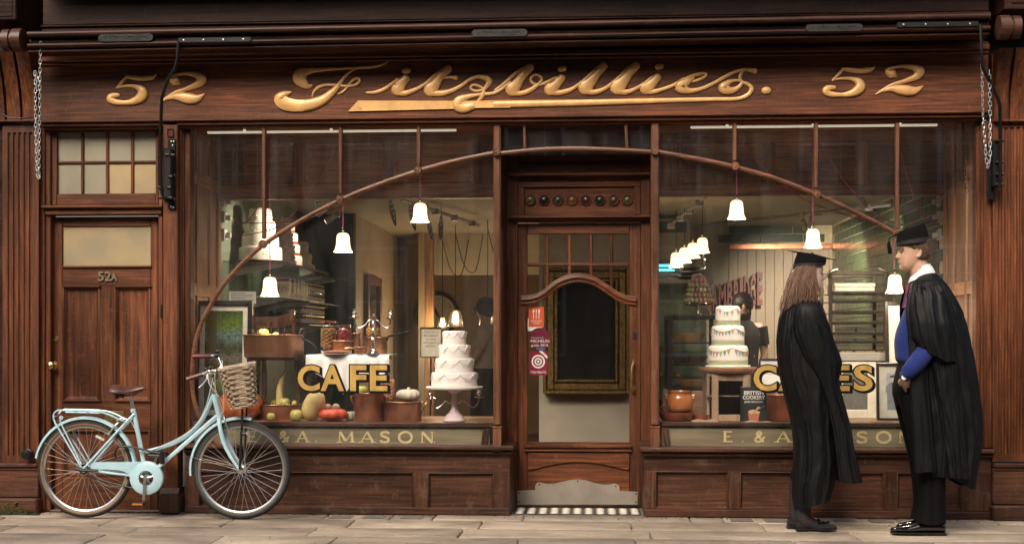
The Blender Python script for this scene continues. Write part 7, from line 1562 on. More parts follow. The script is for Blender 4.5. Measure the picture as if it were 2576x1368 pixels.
M['pol_shoe'] = pm('polished_leather', (.007, .007, .008), .14, 0, .1, coat=.8); M['suede'] = pm('black_suede', (.007, .007, .008), .9); M['blue_wool'] = pm('royal_blue_wool', (.0045, .019, .155), .9, 0, .25, 60, .4, sheen=.08); M['shirt'] = pm('white_shirt', (.80, .80, .80), .7, 0, .04)
M['hair_w'] = pm('chestnut_hair', (.20, .118, .080), .42, 0, .6, 3, stretch=(60, 60, 1.2), c2=(.10, .054, .036)); M['hair_m'] = pm('short_brown_hair', (.12, .065, .032), .7, 0, .6, 60, .6, c2=(.05, .026, .013)); M['hair_l'] = pm('fair_strand', (.31, .20, .14), .42, 0, .4, 3, stretch=(60, 60, 1.2)); M['eye'] = pm('eye_white', (.30, .25, .22), .35); M['lip'] = pm('lips', (.48, .20, .17), .4); M['lip_f'] = pm('soft_lips', (.50, .24, .22), .4)
M['tie'] = pm('striped_tie', (.30, .02, .03), .6, 0, .1, 26, stretch=(1, 1, 1), c2=(.02, .02, .10))
def fold_rings(keys, Y0, n=96, m=60, folds=(), amp=.0, seed=0, root=Vector((0, 0, 0)), lowbias=1.0, pl=0):
    "body of cloth: keys = (py, left px, right px, half depth m[, y offset]); hanging folds deepen downwards"
    K = [tuple(k)+((0,) if len(k) == 4 else ()) for k in keys]; tot = K[-1][0]-K[0][0]; rg = []; R_ = random.Random(seed); ph = [R_.random()*6.28 for _ in range(8)]
    S = spl(K, max(2, m//(len(K)-1)))
    for py, l, r, d, oy in S:
        a, c = A(l, py, Y0+pl), A(r, py, Y0+pl); cx, rx, z = (a.x+c.x)/2, (c.x-a.x)/2, a.z; t = (py-K[0][0])/tot; ring = []
        for i in range(n):
            th = 2*math.pi*i/n; f = 0
            nv = Vector((math.cos(th)*1.3, math.sin(th)*1.3, z*1.4+seed*3.1))
            wp = 1.9*noise.noise(nv)+.7*noise.noise(nv*2.7)
            for q, (kf, wt) in enumerate(folds): f += wt*((1-abs(math.sin(kf*th/2+ph[q]+wp*(1+.4*q)+.4*math.sin(t*3.1+q))))**1.4*2-.75)*(.65+.7*noise.noise(nv*1.1+Vector((q*7, 0, 0))))
            f += .38*noise.noise(Vector((th*2.2, z*5.5, seed+4.0)))+.25*noise.noise(Vector((th*5, z*11, seed+9.0)))
            f += .55*math.exp(-((t-.13)/.11)**2)*math.sin(31*th+3*noise.noise(nv*2))
            f *= amp*(min(1, t*6)**.7)*(.55+.45*t*lowbias)
            f *= (.35+.65*abs(math.sin(th)))       # silhouette sides stay truer than front and back
            cs, sn = math.cos(th), math.sin(th); e = .85
            ring.append((cx+math.copysign(abs(cs)**e, cs)*(rx+f)-root.x, Y0+oy+math.copysign(abs(sn)**e, sn)*(d+f)-root.y, z-root.z+.004*math.sin(3*th+ph[2])*t))
        rg.append(ring)
    return rg
def head_mesh(prof, back, halfw, ctr, s, face, smooth_n=44):
    """rings from chin to crown. prof: list of (z, x_front), back: (z, x_back), halfw: (z, y); in metres about ctr; face = +1/-1"""
    def ip(tab, z):
        for (z0, a), (z1, c) in zip(tab, tab[1:]):
            if z0 <= z <= z1: t = (z-z0)/(z1-z0); return a+(c-a)*t
        return tab[0][1] if z < tab[0][0] else tab[-1][1]
    b = MB(); rg = []; zs = [prof[0][0]+(prof[-1][0]-prof[0][0])*i/46 for i in range(47)]
    base = lambda z: ip(FACE_BASE, z)
    for z in zs:
        xf, xb, w = ip(prof, z), ip(back, z), ip(halfw, z); xbase = min(xf, base(z)); ring = []
        xm = xb+(xbase-xb)*.46
        for i in range(smooth_n):
            th = 2*math.pi*i/smooth_n; cs, sn = math.cos(th), math.sin(th)
            x = xm+(xbase-xm)*math.copysign(abs(cs)**.85, cs) if cs > 0 else xm+(xm-xb)*math.copysign(abs(cs)**.9, cs)
            y = w*math.copysign(abs(sn)**.9, sn)
            if cs > 0: x += (xf-xbase)*math.exp(-(y/.0125)**2)
            # eye sockets
            x -= .007*math.exp(-((abs(y)-.031)/.012)**2-((z-.005)/.011)**2)*(cs > 0)
            ring.append((ctr[0]+face*x*s, ctr[1]+y*s, ctr[2]+z*s))
        rg.append(ring)
    b.ring_loft(rg); return b
FACE_BASE = [(-.115, .062), (-.085, .078), (-.06, .080), (-.03, .082), (0, .082), (.03, .088), (.06, .085), (.10, .05), (.125, .0)]
M_PROF = [(-.118, .060), (-.112, .076), (-.098, .086), (-.086, .084), (-.076, .080), (-.068, .090), (-.060, .088), (-.055, .091), (-.046, .088), (-.040, .092), (-.034, .108), (-.026, .112), (-.012, .102), (.0, .093), (.010, .087), (.020, .092), (.030, .094), (.055, .088), (.08, .070), (.105, .035), (.122, -.02)]
F_PROF = [(-.110, .056), (-.104, .070), (-.092, .080), (-.082, .077), (-.074, .075), (-.066, .083), (-.060, .081), (-.055, .085), (-.046, .082), (-.040, .086), (-.034, .100), (-.028, .103), (-.014, .094), (.0, .086), (.012, .083), (.022, .086), (.035, .088), (.058, .083), (.08, .068), (.102, .035), (.118, -.02)]
BACK = [(-.118, .005), (-.09, -.02), (-.06, -.055), (-.03, -.085), (.0, -.098), (.04, -.102), (.07, -.092), (.1, -.065), (.122, -.03)]
HALF = [(-.118, .018), (-.105, .034), (-.085, .048), (-.06, .058), (-.03, .066), (.0, .071), (.03, .075), (.06, .072), (.09, .056), (.11, .035), (.122, .012)]
def vox_body(name, mbs, mat, vs=.0055, root=None):
    b = MB()
    for m in mbs: b.add(m.v, m.f)
    me = b.mesh(name, mat); o = bpy.data.objects.new(name, me); COL.objects.link(o)
    rm = o.modifiers.new('remesh', 'REMESH'); rm.mode = 'VOXEL'; rm.voxel_size = vs
    sm = o.modifiers.new('smooth', 'SMOOTH'); sm.iterations = 3; sm.factor = .5
    nm = bpy.data.meshes.new_from_object(o.evaluated_get(bpy.context.evaluated_depsgraph_get())); bpy.data.objects.remove(o)
    nm.materials.clear(); nm.materials.append(mat); nm.polygons.foreach_set('use_smooth', [True]*len(nm.polygons)); nm.name = name
    return inst(nm, name, root)
def limb(pts, r, n=12): m = MB(); m.tube(spl([tuple(p) for p in pts], 4), [q[0] for q in spl([(v,) for v in r], 4)], n); return m
def hand(c, d, side, up, s=1.0, curl=.5):
    "palm plus five separate bent fingers; c wrist, d finger direction, side towards the thumb"
    c, d, side, up = Vector(c), Vector(d).normalized(), Vector(side).normalized(), Vector(up).normalized(); out = []
    m = MB(); m.tube([c, c+d*.03*s, c+d*.085*s], [.024*s, .033*s, .034*s], 10, None); out.append(m)
    for k, L in enumerate((.068, .076, .072, .056)):
        b0 = c+d*.085*s+side*(.027-.018*k)*s; p1 = b0+d*L*.45*s-up*curl*.01*s; p2 = p1+(d*.7-up*curl).normalized()*L*.32*s; p3 = p2+(d*.35-up*curl*1.3).normalized()*L*.25*s
        out.append(limb([b0-d*.02*s, b0, p1, p2, p3], [.009*s, .009*s, .0085*s, .008*s, .006*s], 8))
    t0 = c+d*.03*s+side*.026*s; out.append(limb([t0-side*.01*s, t0+side*.016*s+d*.02*s, t0+side*.022*s+d*.048*s, t0+side*.016*s+d*.068*s], [.012*s, .0105*s, .0095*s, .007*s], 8)); return out
def ear(c, s, face):
    m = MB(); pts = []
    for i in range(11): a = math.radians(-100+260*i/10); pts.append((c[0]-face*(.013*math.cos(a))*s*1.0, c[1], c[2]+.027*math.sin(a)*s))
    m.tube(pts, [.006*s]*11, 7); m.ball((c[0], c[1]+.004*s, c[2]), .012*s, .006*s, .022*s, 10, 7); m.ball((c[0]+face*.004*s, c[1], c[2]-.026*s), .007*s, .005*s, .009*s, 8, 6); return m
def shoe(pts, w, mat, parent, name='shoe', sole=None, heel=None, root=Vector((0, 0, 0)), yc=0.0):
    "pts: (x, z bottom, z top, half width) from heel to toe"
    b = MB(); rg = []
    for x, z0, z1, hw in spl(pts, 4):
        ring = []
        for i in range(16): a = 2*math.pi*i/16; ring.append((x, yc+hw*math.cos(a)*(1 if math.sin(a) < .2 else .82), z0+(z1-z0)*.5*(1+math.copysign(abs(math.sin(a))**.7, math.sin(a)))))
        rg.append(ring)
    b.ring_loft(rg); o = b.build(name, M[mat], parent, ang=60)
    if sole:
        b = MB(); P = [(x, hw) for x, z0, z1, hw in spl(pts, 4)]; poly = [(x, yc+hw+.004) for x, hw in P]+[(x, yc-hw-.004) for x, hw in reversed(P)]
        b.prism(poly, 'xy', .010, .018); sgn = 1 if pts[-1][0] > pts[0][0] else -1; x0 = pts[0][0]; b.prism([(x0-sgn*.004, yc-.034), (x0-sgn*.004, yc+.034), (x0+sgn*.07, yc+.034), (x0+sgn*.07, yc-.034)], 'xy', 0.0, .0098); b.build('sole', M['plastic'], o)
    return o
def mortar(parent, bot, top, Y0, root, tips, dep):
    "skull cap swept from its lower edge (two survey points) up into the tilted board"
    C = bpy.data.objects.new('mortarboard', None); COL.objects.link(C); C.parent = parent; C.empty_display_size = .05
    a, c = A(*tips[0], Y0)-root, A(*tips[1], Y0)-root; p0, p1 = A(*bot[0], Y0)-root, A(*bot[1], Y0)-root; q0, q1 = A(*top[0], Y0)-root, A(*top[1], Y0)-root
    def ring(t, gr=1.0):
        e0, e1 = p0.lerp(q0, t), p1.lerp(q1, t); m = (e0+e1)/2; r = (e1-e0)/2; bul = 1+.05*math.sin(math.pi*t); dd = dep*(1-.10*t)
        return [tuple(m+r*bul*gr*math.cos(h)+Vector((0, dd*bul*gr*math.sin(h), 0))) for h in [2*math.pi*i/40 for i in range(40)]]
    b = MB(); b.ring_loft([ring(t) for t in (0, .1, .25, .45, .65, .85, 1)]); b.build('skull_cap', M['cap_felt'], C, ang=60)
    b = MB(); b.ring_loft([ring(t, 1.018) for t in (0, .1, .2, .3)], cap=False); b.build('cap_band', M['cap_band'], C, ang=80)
    mid = (a+c)/2; ux = (c-a)/2; uy = Vector((0, 1, 0)); L = ux.length
    up = ux.normalized().cross(uy); up = up if up.z > 0 else -up
    b = MB(); vs = []; N = 6
    def grid(u, v):
        p = a.lerp(c, (u+v)/2)+uy*((u-v)*L*.82/1)*.5*2*.5; sag = .010*math.sin(math.pi*u)*math.sin(math.pi*v); return p+up*sag
    for lay in (0, 1):
        for i in range(N+1):
            for j in range(N+1): vs.append(tuple(grid(i/N, j/N)+up*(.004*lay)))
    n1 = (N+1)**2; fs = []
    for lay in (0, 1):
        for i in range(N):
            for j in range(N): o = lay*n1+i*(N+1)+j; fs.append((o, o+1, o+N+2, o+N+1))
    ed = [i*(N+1) for i in range(N+1)]+[N*(N+1)+j for j in range(1, N+1)]+[i*(N+1)+N for i in range(N-1, -1, -1)]+[j for j in range(N-1, 0, -1)]
    for e0, e1 in zip(ed, ed[1:]+ed[:1]): fs.append((e0, e1, n1+e1, n1+e0))
    b.add(vs, fs); b.build('cap_board', M['cap_felt'], C, ang=50); p = grid(.5, .5)+up*.006; b = MB(); b.ball(tuple(p), .012, .012, .006, 10, 6); b.build('button', M['cap_band'], C); return C, p, a, c
# ============ woman
gw = G(2052, 1331); YW = gw.y; WR = Vector((gw.x, YW, 0))
WOMAN = thing('person', 'woman in black academic gown and mortarboard with long brown hair, facing right', 'person', WR)
wl = lambda px, py, dy=0: A(px, py, YW+dy)-WR if dy < -.12 else A(px, py, YW)-WR+Vector((0, dy, 0)); kw = mpp(2040, YW)
hs = .092*2.45/ .235; hs = (727-637)*kw/.225; hc = wl(2043, 689); hcx = hc.x
hm = head_mesh([(z, x+(.006 if -.04 < z < -.02 else 0)) for z, x in F_PROF], [(z, x*.88) for z, x in BACK], [(z, y*.97) for z, y in HALF], (hc.x, 0, hc.z), hs, 1)
# the profile was surveyed at nose tip px 2078
dx = wl(2078.5, 697).x-max(v[0] for v in hm.v); hm.v = [(v[0]+dx, v[1], v[2]) for v in hm.v]; hc.x += dx
parts_ = [hm, limb([wl(2036, 712), wl(2032, 735), wl(2026, 765)], [.055, .053, .06]), limb([wl(2024, 770), wl(2022, 800), wl(2024, 880), wl(2028, 960), wl(2030, 1010)], [.07, .11, .115, .11, .12], 16)]
for s in (-1, 1):
    parts_.append(limb([wl(2028, 1000, s*.08), wl(2030, 1040, s*.085), wl(2028, 1160, s*.075), wl(2022, 1230, s*.06), wl(2016 if s < 0 else 2006, 1300 if s < 0 else 1292, s*.055)], [.09, .085, .056, .05, .036]))
    parts_.append(limb([wl(2022, 785, s*.12), wl(2020, 800, s*.150), wl(2022, 890, s*.135), wl(2052, 975, s*.12)], [.05, .05, .042, .028])); parts_ += hand(wl(2052, 975, s*.12), (.5, 0, -.9), (.7, -s*.4, .2), (0, -s*-1, 0), .92, .4)
vox_body('body', parts_, M['skin_p'], .0055, WOMAN)
for s in (-1, 1):
    b = MB(); b.ball((hc.x+.0735*hs, s*.031*hs, hc.z+.004*hs), .008*hs, .011*hs, .005*hs, 10, 6); o = b.build('eye', M['eye'], WOMAN); b = MB(); b.ball((hc.x+.0795*hs, s*.031*hs, hc.z+.004*hs), .0035*hs, .006*hs, .0045*hs, 8, 5); b.build('iris', M['hair_d'], o)
    b = MB(); b.tube([(hc.x+.083*hs, s*.018*hs, hc.z+.020*hs), (hc.x+.083*hs, s*.032*hs, hc.z+.024*hs), (hc.x+.068*hs, s*.048*hs, hc.z+.019*hs)], .0022, 5); b.build('eyebrow', M['hair_w'], WOMAN)
b = MB(); b.tube([(hc.x+.070*hs, -.02*hs, hc.z-.060*hs), (hc.x+.080*hs, 0, hc.z-.060*hs), (hc.x+.070*hs, .02*hs, hc.z-.060*hs)], [.003, .0055, .003], 7); b.build('lips', M['lip_f'], WOMAN)
for s in (-1, 1):
    b = MB(); p = wl(2071, 731, s*.062); b.tube([p+Vector((-.008, 0, .012)), p+Vector((-.008, 0, -.014))], .0022, 5); b.build('earring', M['brass'], WOMAN)
# hair: a full mass and loose strands over it
def strand_set(mb, roots, ends, n, r, rn, bulge, jit):
    for i in range(n):
        u = rn.random(); side = -1 if rn.random() < .72 else 1
        def pick(tab):
            q = u*(len(tab)-1); j = min(int(q), len(tab)-2); t = q-j; return Vector(tab[j])*(1-t)+Vector(tab[j+1])*t
        a, e = pick(roots), pick(ends); a.y *= side; e.y *= side; a += Vector((rn.gauss(0, jit*.4), rn.gauss(0, jit*.4), rn.gauss(0, jit*.3))); e += Vector((rn.gauss(0, jit), rn.gauss(0, jit), rn.gauss(0, jit*1.5)))
        mid = a.lerp(e, .45)+Vector((-.006+rn.gauss(0, .006), side*(bulge+rn.random()*.006), .01)); m2 = a.lerp(e, .75)+Vector((rn.gauss(0, .008), side*(bulge*.8+rn.random()*.008), 0))
        mb.tube(spl([tuple(a), tuple(mid), tuple(m2), tuple(e)], 4), [r*q for q in ([.8]*4+[1]*8+[.35])], 4, cap=False)
hk = [(674, 2002, 2038, .066), (684, 1991, 2043, .086), (696, 1987, 2042, .088), (708, 1985, 2041, .087), (725, 1981, 2042, .085), (745, 1977, 2048, .084), (758, 1972, 2048, .082), (768, 1968, 2030, .07), (776, 1970, 2005, .045)]
rg = fold_rings(hk, YW, 64, 40, ((9, .5), (17, .5)), .007, 4, WR); cut = wl(2057, 690).x
HB = MB()
for ring in rg:      # the hair leaves the face free in front
    for i, (x, y, z) in enumerate(ring):
        fx = wl(2046, 690).x+max(0, (wl(0, 715).z-z))*.10
        if x > fx and abs(y) < .070: ring[i] = (fx-.010*(1-abs(y)/.07), y, z)
HB.ring_loft(rg); HAIR = HB.build('hair', M['hair_w'], WOMAN, ang=80)
rn = random.Random(5)
rt = [wl(1997, 675, .062), wl(2010, 673, .080), wl(2024, 671, .084), wl(2035, 670, .081), wl(2043, 669, .073)]; en = [wl(1966, 783, .045), wl(1977, 778, .065), wl(1996, 766, .080), wl(2022, 756, .084), wl(2050, 764, .076)]
for mt, n in (('hair_w', 420), ('hair_l', 200)): b = MB(); strand_set(b, rt, en, n, .0019, rn, .011, .014); b.build('hair_strands', M[mt], HAIR, ang=80)
CAPW, *_ = mortar(WOMAN, ((1995, 676), (2074, 668)), ((2006, 636.5), (2078, 650.5)), YW, WR, ((1981, 631), (2103, 655)), .090)
# gown: body, yoke and hanging sleeves
gk = [(752, 1998, 2056, .075), (762, 1985, 2064, .115), (780, 1968, 2072, .165), (800, 1961, 2078, .19), (830, 1957, 2085, .20), (870, 1955, 2092, .205), (930, 1960, 2098, .205), (1000, 1976, 2101, .205), (1060, 1991, 2098, .20), (1120, 1998, 2098, .20), (1180, 1995, 2098, .20), (1225, 1991, 2092, .20), (1262, 1996, 2083, .195)]
rg = fold_rings(gk, YW, 128, 96, ((12, .55), (21, .35), (33, .18)), .022, 2, WR)
for ring in rg[-14:]:
    pass
tz = wl(0, 1249).z; n_ = len(rg)
for q in range(n_-12, n_):      # hem dips at the back
    for i, (x, y, z) in enumerate(rg[q]): t = (q-(n_-12))/11; rg[q][i] = (x, y, z+t*((x-wl(1999, 0).x)/(wl(2088, 0).x-wl(1999, 0).x)*.055-.025))
b = MB(); b.ring_loft(rg, cap=False); b.build('gown', M['gown'], WOMAN, ang=80)
def sleeve(keys, Y0, oy, root, seed, parent, amp=.016, par='gown_sleeve'):
    rg = fold_rings(keys, Y0, 72, 64, ((7, .6), (13, .4)), amp, seed, root, pl=min(oy, 0)); rg = [[(x, y+oy, z) for x, y, z in r] for r in rg]; b = MB(); b.ring_loft(rg, cap=False); return b.build(par, M['gown'], parent, ang=80)
sk = [(764, 2008, 2056, .04), (776, 2000, 2068, .062), (800, 1996, 2078, .075), (850, 2002, 2095, .08), (900, 2022, 2115, .075), (915, 2034, 2117, .072), (960, 2058, 2109, .06), (1000, 2074, 2119, .055), (1060, 2090, 2135, .055), (1120, 2100, 2146, .055), (1180, 2106, 2160, .055), (1212, 2110, 2169, .055)]
sleeve(sk, YW, -.185, WR, 3, WOMAN); sleeve([(a, l+4, r-4, d, ) for a, l, r, d in sk], YW, .185, WR, 8, WOMAN)
b = MB()       # gathered yoke ruffle
for i in range(26):
    t = i/25; px = 2006+62*t; py = 776-14*math.sin(math.pi*t)*1.0+t*4; p = wl(px, py, -.125-.06*math.sin(math.pi*t)); b.tube([p, p+Vector((.004, -.010, -.03)), p+Vector((.008+.03*(t-.3), -.016, -.12-.05*rn.random()))], [.005, .007, .0015], 6)
b.build('gathers', M['gown'], WOMAN, ang=80)
for yc, x0, x1, yb in ((-.055, 2000, 2101, 0), (.055, 1984, 2086, 0)):
    a, c = wl(x0, 1320).x, wl(x1, 1320).x; L = c-a
    shoe([(a, .012, .058, .022), (a+.03*L, .008, .064, .032), (a+.2*L, .006, .058, .034), (a+.45*L, .006, .046, .036), (a+.68*L, .006, .046, .043), (a+.87*L, .008, .042, .036), (a+.97*L, .012, .034, .02), (c, .016, .026, .006)], .04, 'suede', WOMAN, 'shoe', True, yc=yc)
    b = MB(); bw2 = a+.72*L
    for s in (-1, 1): b.tube([(bw2, yc, .052), (bw2+s*.016, yc-.008, .062), (bw2+s*.026, yc, .054), (bw2, yc, .050)], [.003, .006, .006, .003], 6)
    b.build('shoe_bow', M['suede'], WOMAN)
    b = MB(); an = wl(2018 if yc < 0 else 2006, 1290); b.tube(spl([(an.x+.012, yc, .30), (an.x+.004, yc, .18), (an.x, yc, .10), (an.x+.02, yc, .055), (an.x+.08, yc, .03)], 4), [v[0] for v in spl([(.052,), (.050,), (.046,), (.048,), (.036,)], 4)], 14); b.build('tights', M['tights'], WOMAN)
# ============ man
gm = G(2310, 1339); YM = gm.y; MR = Vector((gm.x, YM, 0))
MAN = thing('person', 'tall man in black academic gown, mortarboard and royal blue jumper, facing left', 'person', MR)
ml = lambda px, py, dy=0: A(px, py, YM+dy)-MR if dy < -.12 else A(px, py, YM)-MR+Vector((0, dy, 0)); km = mpp(2310, YM)
hs = (684-585)*km/.240; hc = ml(2297, 635)
hm = head_mesh(M_PROF, BACK, HALF, (hc.x, 0, hc.z), hs, -1); dx = ml(2251.5, 655).x-min(v[0] for v in hm.v); hm.v = [(v[0]+dx, v[1], v[2]) for v in hm.v]; hc.x += dx
parts_ = [hm, limb([ml(2306, 655), ml(2314, 682), ml(2322, 712), ml(2330, 740)], [.06, .062, .066, .08]), limb([ml(2330, 735), ml(2335, 790), ml(2330, 880), ml(2325, 950), ml(2322, 985)], [.08, .098, .098, .10, .11], 16)]
for s in (-1, 1): parts_.append(ear((hc.x+.016*hs, s*.073*hs, hc.z-.004*hs), hs, -1))
for s in (-1, 1):
    parts_.append(limb([ml(2318, 980, s*.09), ml(2312, 1030, s*.09), ml(2328, 1150, s*.085), ml(2340, 1240, s*.08), ml(2345, 1310, s*.08)], [.10, .095, .06, .055, .038]))
parts_.append(limb([ml(2334, 745, -.15), ml(2338, 760, -.16), ml(2332, 860, -.205), ml(2300, 915, -.235), ml(2277, 945, -.225)], [.055, .06, .046, .036, .029])); parts_ += hand(ml(2277, 945, -.22), (.40, .85, -.75), (-.9, 0, 0), (0, 1, 0), 1.0, .3)
parts_.append(limb([ml(2334, 745, .15), ml(2338, 760, .20), ml(2334, 860, .22), ml(2310, 940, .2)], [.055, .06, .046, .03])); parts_ += hand(ml(2310, 940, .2), (-.2, -.2, -.9), (-.9, 0, 0), (0, -1, 0), 1.0, .4)
vox_body('body', parts_, M['skin'], .0055, MAN)
for s in (-1, 1):
    b = MB(); b.ball((hc.x-.0775*hs, s*.031*hs, hc.z+.004*hs), .008*hs, .011*hs, .0045*hs, 10, 6); o = b.build('eye', M['eye'], MAN); b = MB(); b.ball((hc.x-.0835*hs, s*.031*hs, hc.z+.004*hs), .0035*hs, .006*hs, .0045*hs, 8, 5); b.build('iris', M['hair_d'], o)
    b = MB(); b.tube([(hc.x-.091*hs, s*.014*hs, hc.z+.019*hs), (hc.x-.088*hs, s*.032*hs, hc.z+.022*hs), (hc.x-.070*hs, s*.050*hs, hc.z+.017*hs)], .0032, 5); b.build('eyebrow', M['hair_m'], MAN)
b = MB(); b.tube([(hc.x-.074*hs, -.024*hs, hc.z-.062*hs), (hc.x-.086*hs, 0, hc.z-.062*hs), (hc.x-.074*hs, .024*hs, hc.z-.062*hs)], [.003, .006, .003], 7); b.build('lips', M['lip'], MAN)
# short hair: cap of hair hugging the skull, with thousands of short tufts
HB = MB(); rg = []
for i in range(15):
    z = -.045+.155*i/14; xf = (.012 if z < -.01 else .012+.075*min(1, (z+.01)/.05)); t = max(0, min(1, (z+.045)/.06)); w = .060+.017*min(1, (z+.05)/.07)
    if z > .06: w *= 1-((z-.06)/.06)**2*.55
    xb = -.101-.0*z if z > -.02 else -.075-.03*(z+.045)/.025
    if z > .06: xb *= 1-((z-.06)/.055)**2*.45; xf *= 1-((z-.06)/.055)**2*.5
    rg.append([(hc.x-hs*((xf+xb)/2+(xf-xb)/2*math.copysign(abs(math.cos(a))**.75, math.cos(a))), hs*w*1.02*math.copysign(abs(math.sin(a))**.8, math.sin(a)), hc.z+z*hs) for a in [2*math.pi*k/40 for k in range(40)]])
HB.ring_loft(rg); HAIR = HB.build('hair', M['hair_m'], MAN, ang=80)
b = MB(); rn = random.Random(9)
for i in range(1100):
    r_ = rg[rn.randrange(0, 12)]; p = Vector(r_[rn.randrange(40)]); c_ = Vector((hc.x, 0, hc.z)); d = (p-c_).normalized(); d2 = (d+Vector((rn.gauss(.2, .3), rn.gauss(0, .3), rn.gauss(-.5, .4)))).normalized(); p = p+Vector((rn.gauss(0, .004), 0, rn.gauss(0, .005)))
    s_ = d2.orthogonal().normalized()*.0016; b.add([tuple(p-s_), tuple(p+s_), tuple(p+d2*(.004+.005*rn.random()))], [(0, 1, 2)])
o = b.build('hair_tufts', M['hair_m'], HAIR, smooth=False); o['kind'] = 'stuff'
CAPM, pc, tipa, tipc = mortar(MAN, ((2255, 618), (2337, 610)), ((2259, 591), (2326, 563.5)), YM, MR, ((2237, 600), (2338, 558)), .094)
b = MB(); b.tube(spl([tuple(pc), tuple(pc.lerp(tipa, .6)+Vector((0, -.02, .006))), tuple(tipa+Vector((.0, -.02, 0))), tuple(tipa+Vector((-.006, -.02, -.02)))], 4), .003, 5); b.build('tassel_cord', M['cap_felt'], CAPM)
b = MB(); q = tipa+Vector((-.006, -.02, -.02)); b.tube([q, q+Vector((-.002, 0, -.02)), q+Vector((.004, 0, -.055)), q+Vector((.007, 0, -.08))], [.006, .011, .014, .012], 10); b.build('tassel', M['cap_felt'], CAPM)
# collar, tie, jumper
rg = fold_rings([(668, 2306, 2338, .066), (680, 2298, 2343, .070), (694, 2292, 2347, .074), (706, 2290, 2348, .078), (716, 2290, 2346, .08)], YM, 40, 16, root=MR)
for r in rg:
    for i, (x, y, z) in enumerate(r): r[i] = (x, y, z+.28*(x-ml(2320, 0).x)-.0)
b = MB(); b.ring_loft(rg, cap=False); b.build('shirt_collar', M['shirt'], MAN, ang=80)
rg = fold_rings([(676, 2300, 2343, .074), (690, 2290, 2349, .082), (700, 2286, 2352, .086)], YM, 40, 10, root=MR)
for r in rg:
    for i, (x, y, z) in enumerate(r): r[i] = (x, y, z+.30*(x-ml(2320, 0).x))
b = MB(); b.ring_loft(rg, cap=False); b.build('collar_fold', M['shirt'], MAN, ang=80)
b = MB(); b.tube([ml(2287, 712), ml(2285, 735), ml(2280, 775)], [.022, .02, .03], 8, .8); b.build('tie', M['tie'], MAN)
rg = fold_rings([(722, 2292, 2364, .09), (760, 2281, 2376, .115), (790, 2272, 2380, .115), (825, 2258, 2380, .115), (855, 2251, 2378, .115), (885, 2252, 2370, .115), (905, 2255, 2365, .118), (917, 2268, 2362, .12)], YM, 64, 40, ((7, .6), (12, .4)), .008, 6, MR); b = MB(); b.ring_loft(rg, cap=False); b.build('jumper', M['blue_wool'], MAN, ang=80)
b = limb([ml(2338, 810, -.17), ml(2334, 868, -.205), ml(2316, 900, -.238), ml(2294, 925, -.245), ml(2281, 938, -.232)], [.058, .058, .056, .05, .042], 16)
for i in range(len(b.v)): x, y, z = b.v[i]; w_ = .003*math.sin(z*150+x*60); b.v[i] = (x+w_, y, z+w_)
b.build('jumper_sleeve', M['blue_wool'], MAN, ang=80); b = limb([ml(2284, 934, -.235), ml(2279, 941, -.231), ml(2275.5, 946, -.227)], [.037, .037, .036], 16); b.build('jumper_cuff', M['blue_wool'], MAN, ang=80)
WT = limb([ml(2277, 946, -.227), ml(2275, 950, -.223), ml(2273.5, 953, -.22)], [.032, .033, .032], 16).build('watch', M['plastic'], MAN); p = ml(2274, 949, -.256); b = MB(); b.lathe([(.0145, 0), (.016, .003), (.0145, .006), (.001, .006)], n=20); b.v = [(p.x+v[0], p.y-v[2]+.004, p.z+v[1]) for v in b.v]; b.build('watch_face', M['shirt'], WT)
# trousers
rg = fold_rings([(912, 2262, 2362, .165), (945, 2254, 2366, .175), (985, 2248, 2368, .175), (1020, 2257, 2368, .17)], YM, 64, 20, ((5, 1),), .004, 3, MR); b = MB(); b.ring_loft(rg); TR = b.build('trousers', M['trouser'], MAN, ang=80)
for s in (-1, 1):
    o = 3 if s > 0 else 0
    rg = fold_rings([(990, 2250+o, 2368, .10), (1060, 2268+o, 2368, .10), (1140, 2288+o, 2367+o, .092), (1200, 2299+o, 2367+o, .086), (1260, 2304+o, 2367+o, .082), (1295, 2298+o, 2368+o, .082), (1309, 2296+o, 2368+o, .083)], YM, 64, 60, ((6, .6), (11, .4)), .009, 11+s, MR); rg = [[(x, y+s*.088, z) for x, y, z in r] for r in rg]; b = MB(); b.ring_loft(rg); b.build('trouser_leg', M['trouser'], TR, ang=80)
for yc, x0, x1 in ((-.09, 2367, 2232), (.09, 2373, 2264)):
    a, c = ml(x0, 1330).x, ml(x1, 1330).x; L = c-a
    S_ = shoe([(a, .02, .075, .024), (a+.04*L, .018, .085, .033), (a+.22*L, .018, .088, .036), (a+.42*L, .018, .086, .038), (a+.62*L, .018, .066, .044), (a+.82*L, .018, .055, .045), (a+.95*L, .02, .046, .032), (c, .024, .034, .012)], .045, 'pol_shoe', MAN, 'shoe', True, yc=yc)
    b = MB()
    for i in range(4): x = a+L*(.42+.055*i); b.tube([(x, yc-.022, .083-.006*i), (x+.004, yc, .088-.006*i), (x, yc+.022, .083-.006*i)], .003, 5)
    b.build('laces', M['plastic'], S_)
